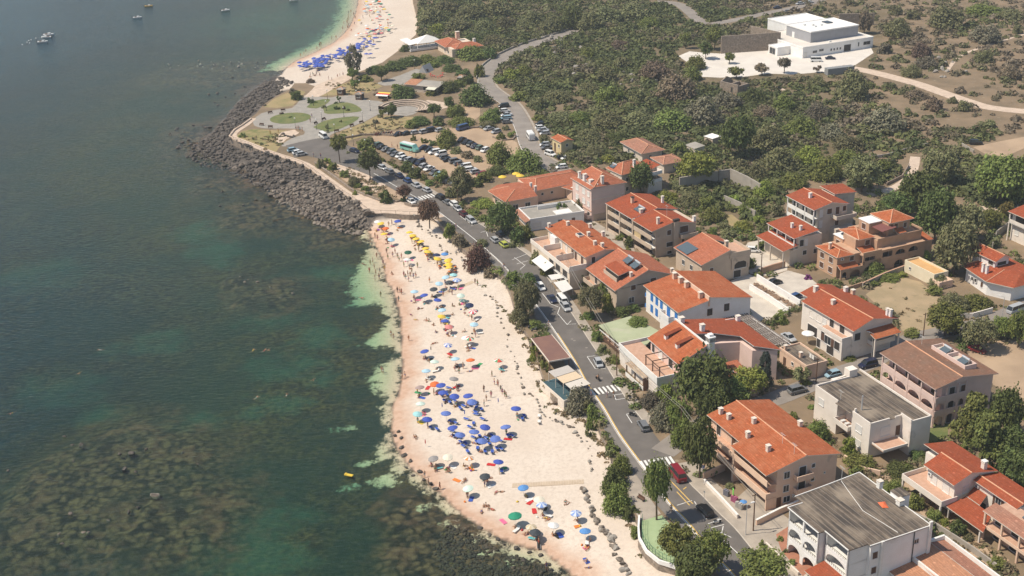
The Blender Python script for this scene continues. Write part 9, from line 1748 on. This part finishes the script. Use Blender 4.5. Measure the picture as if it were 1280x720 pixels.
for i, c in enumerate(((.78,.60,.10),(.70,.05,.05),(.80,.78,.74))): mb = MB(); v0 = 1.6-i*1.8; mb.add([(-4,v0-1.7,2.5-i*.25),(4,v0-1.7,2.5-i*.25),(4,v0,2.95-i*.25),(-4,v0,2.95-i*.25)]+[(-4,v0-1.7,2.4-i*.25),(4,v0-1.7,2.4-i*.25),(4,v0,2.85-i*.25),(-4,v0,2.85-i*.25)], [(0,1,2,3),(7,6,5,4),(0,4,5,1),(1,5,6,2),(2,6,7,3),(3,7,4,0)]); obj('awning', mb.mesh('awning', plain('stall_%d' % i, c, .7)), st)
mb = MB()
for x in (-3.9, 3.9):
    for y in (-3.5, 1.5): mb.box(x-.06, x+.06, y-.06, y+.06, 0, 2.2)
obj('frame', mb.mesh('frame', M_STEEL), st); mb = MB(); mb.box(-3.5,3.5,-1.5,.5,0,1.0); obj('counter', mb.mesh('counter', M_WOOD), st)
p_ = at(533,89); mb = MB(); mb.add([(-3,-2,0),(3,-2,0),(3,2,0),(-3,2,0),(-3,0,3.0),(3,0,3.0)], [(0,1,5,4),(2,3,4,5),(0,4,3),(1,2,5),(3,2,1,0)]); mb.box(-2.0,-1.0,-1.75,-1.2,.3,1.4,1); tag(obj('tent', mb.mesh('tent', [plain('grey_canvas', (.38,.38,.38), .8), M_DARK]), None, p_, R(60)), 'grey ridge tent between the beach hedge and the beach bar', 'tent')
for i in range(9):
    p_ = at(536+RR.uniform(0,18), 93+RR.uniform(0,6)); mb = MB(); mb.lathe([(0,.72),(.45,.72),(.45,.68),(.05,.66),(.05,.05),(.3,0)], 10); o = obj('terrace_table', mb.mesh('terrace_table', CL['red']), None, p_); o['category'] = 'table'; o['group'] = 'red tables of the beach bar'; o['label'] = 'one of the small red tables on the beach bar terrace'
name_items()
# ================================================================== light, air, render settings
SUN_EL, SUN_AZ = R(57), R(277)   # azimuth clockwise from +Y (away from the camera); sun stands to the left, a little ... of the view
sd = Vector((math.cos(SUN_EL)*math.sin(SUN_AZ+R(-14)), math.cos(SUN_EL)*math.cos(SUN_AZ+R(-14)), math.sin(SUN_EL)))
sl = bpy.data.lights.new('sun', 'SUN'); sl.energy = 4.9; sl.angle = R(.53); sl.color = (1, .90, .755)
so = bpy.data.objects.new('sun', sl); COL.objects.link(so); so.rotation_euler = sd.to_track_quat('Z', 'Y').to_euler(); so.location = (-200, 100, 400)
w = bpy.data.worlds.new('World'); SC.world = w; w.use_nodes = True; nt = w.node_tree; nt.nodes.clear()
sk = nt.nodes.new('ShaderNodeTexSky'); sk.sky_type = 'NISHITA'; sk.sun_disc = False; sk.sun_elevation = SUN_EL; sk.sun_rotation = math.atan2(sd.x, sd.y) % (2*math.pi)
sk.dust_density = .8; sk.air_density = 1.2
bg = nt.nodes.new('ShaderNodeBackground'); bg.inputs[1].default_value = .10
wo = nt.nodes.new('ShaderNodeOutputWorld'); nt.links.new(sk.outputs[0], bg.inputs[0]); nt.links.new(bg.outputs[0], wo.inputs[0])
# haze: one closed box of thin pale air round camera and scene
HAZE = 0.00018
if HAZE:
    hb = MB(); hb.box(-3100, 1000, -600, 3100, -14, 140)
    hm = bpy.data.materials.new('haze_air'); hm.use_nodes = True; nt = hm.node_tree; nt.nodes.clear()
    ho = nt.nodes.new('ShaderNodeOutputMaterial'); pv = nt.nodes.new('ShaderNodeVolumePrincipled')
    pv.inputs['Color'].default_value = (.84, .90, .96, 1); pv.inputs['Density'].default_value = HAZE; pv.inputs['Anisotropy'].default_value = .15
    nt.links.new(pv.outputs[0], ho.inputs['Volume'])
    obj('haze', hb.mesh('haze', hm), kind='stuff')
SC.view_settings.view_transform = 'Standard'; SC.view_settings.look = 'None'; SC.view_settings.gamma = 1; SC.view_settings.use_curve_mapping = False
SC.view_settings.exposure = .03
SC.render.engine = 'CYCLES'
cy = SC.cycles; cy.max_bounces = 6; cy.diffuse_bounces = 3; cy.glossy_bounces = 2; cy.transmission_bounces = 2; cy.transparent_max_bounces = 8; cy.volume_bounces = 0
cy.use_denoising = True; cy.use_adaptive_sampling = True; cy.adaptive_threshold = .02
try: cy.denoiser = 'OPENIMAGEDENOISE'
except Exception: pass
cy.caustics_reflective = False; cy.caustics_refractive = False
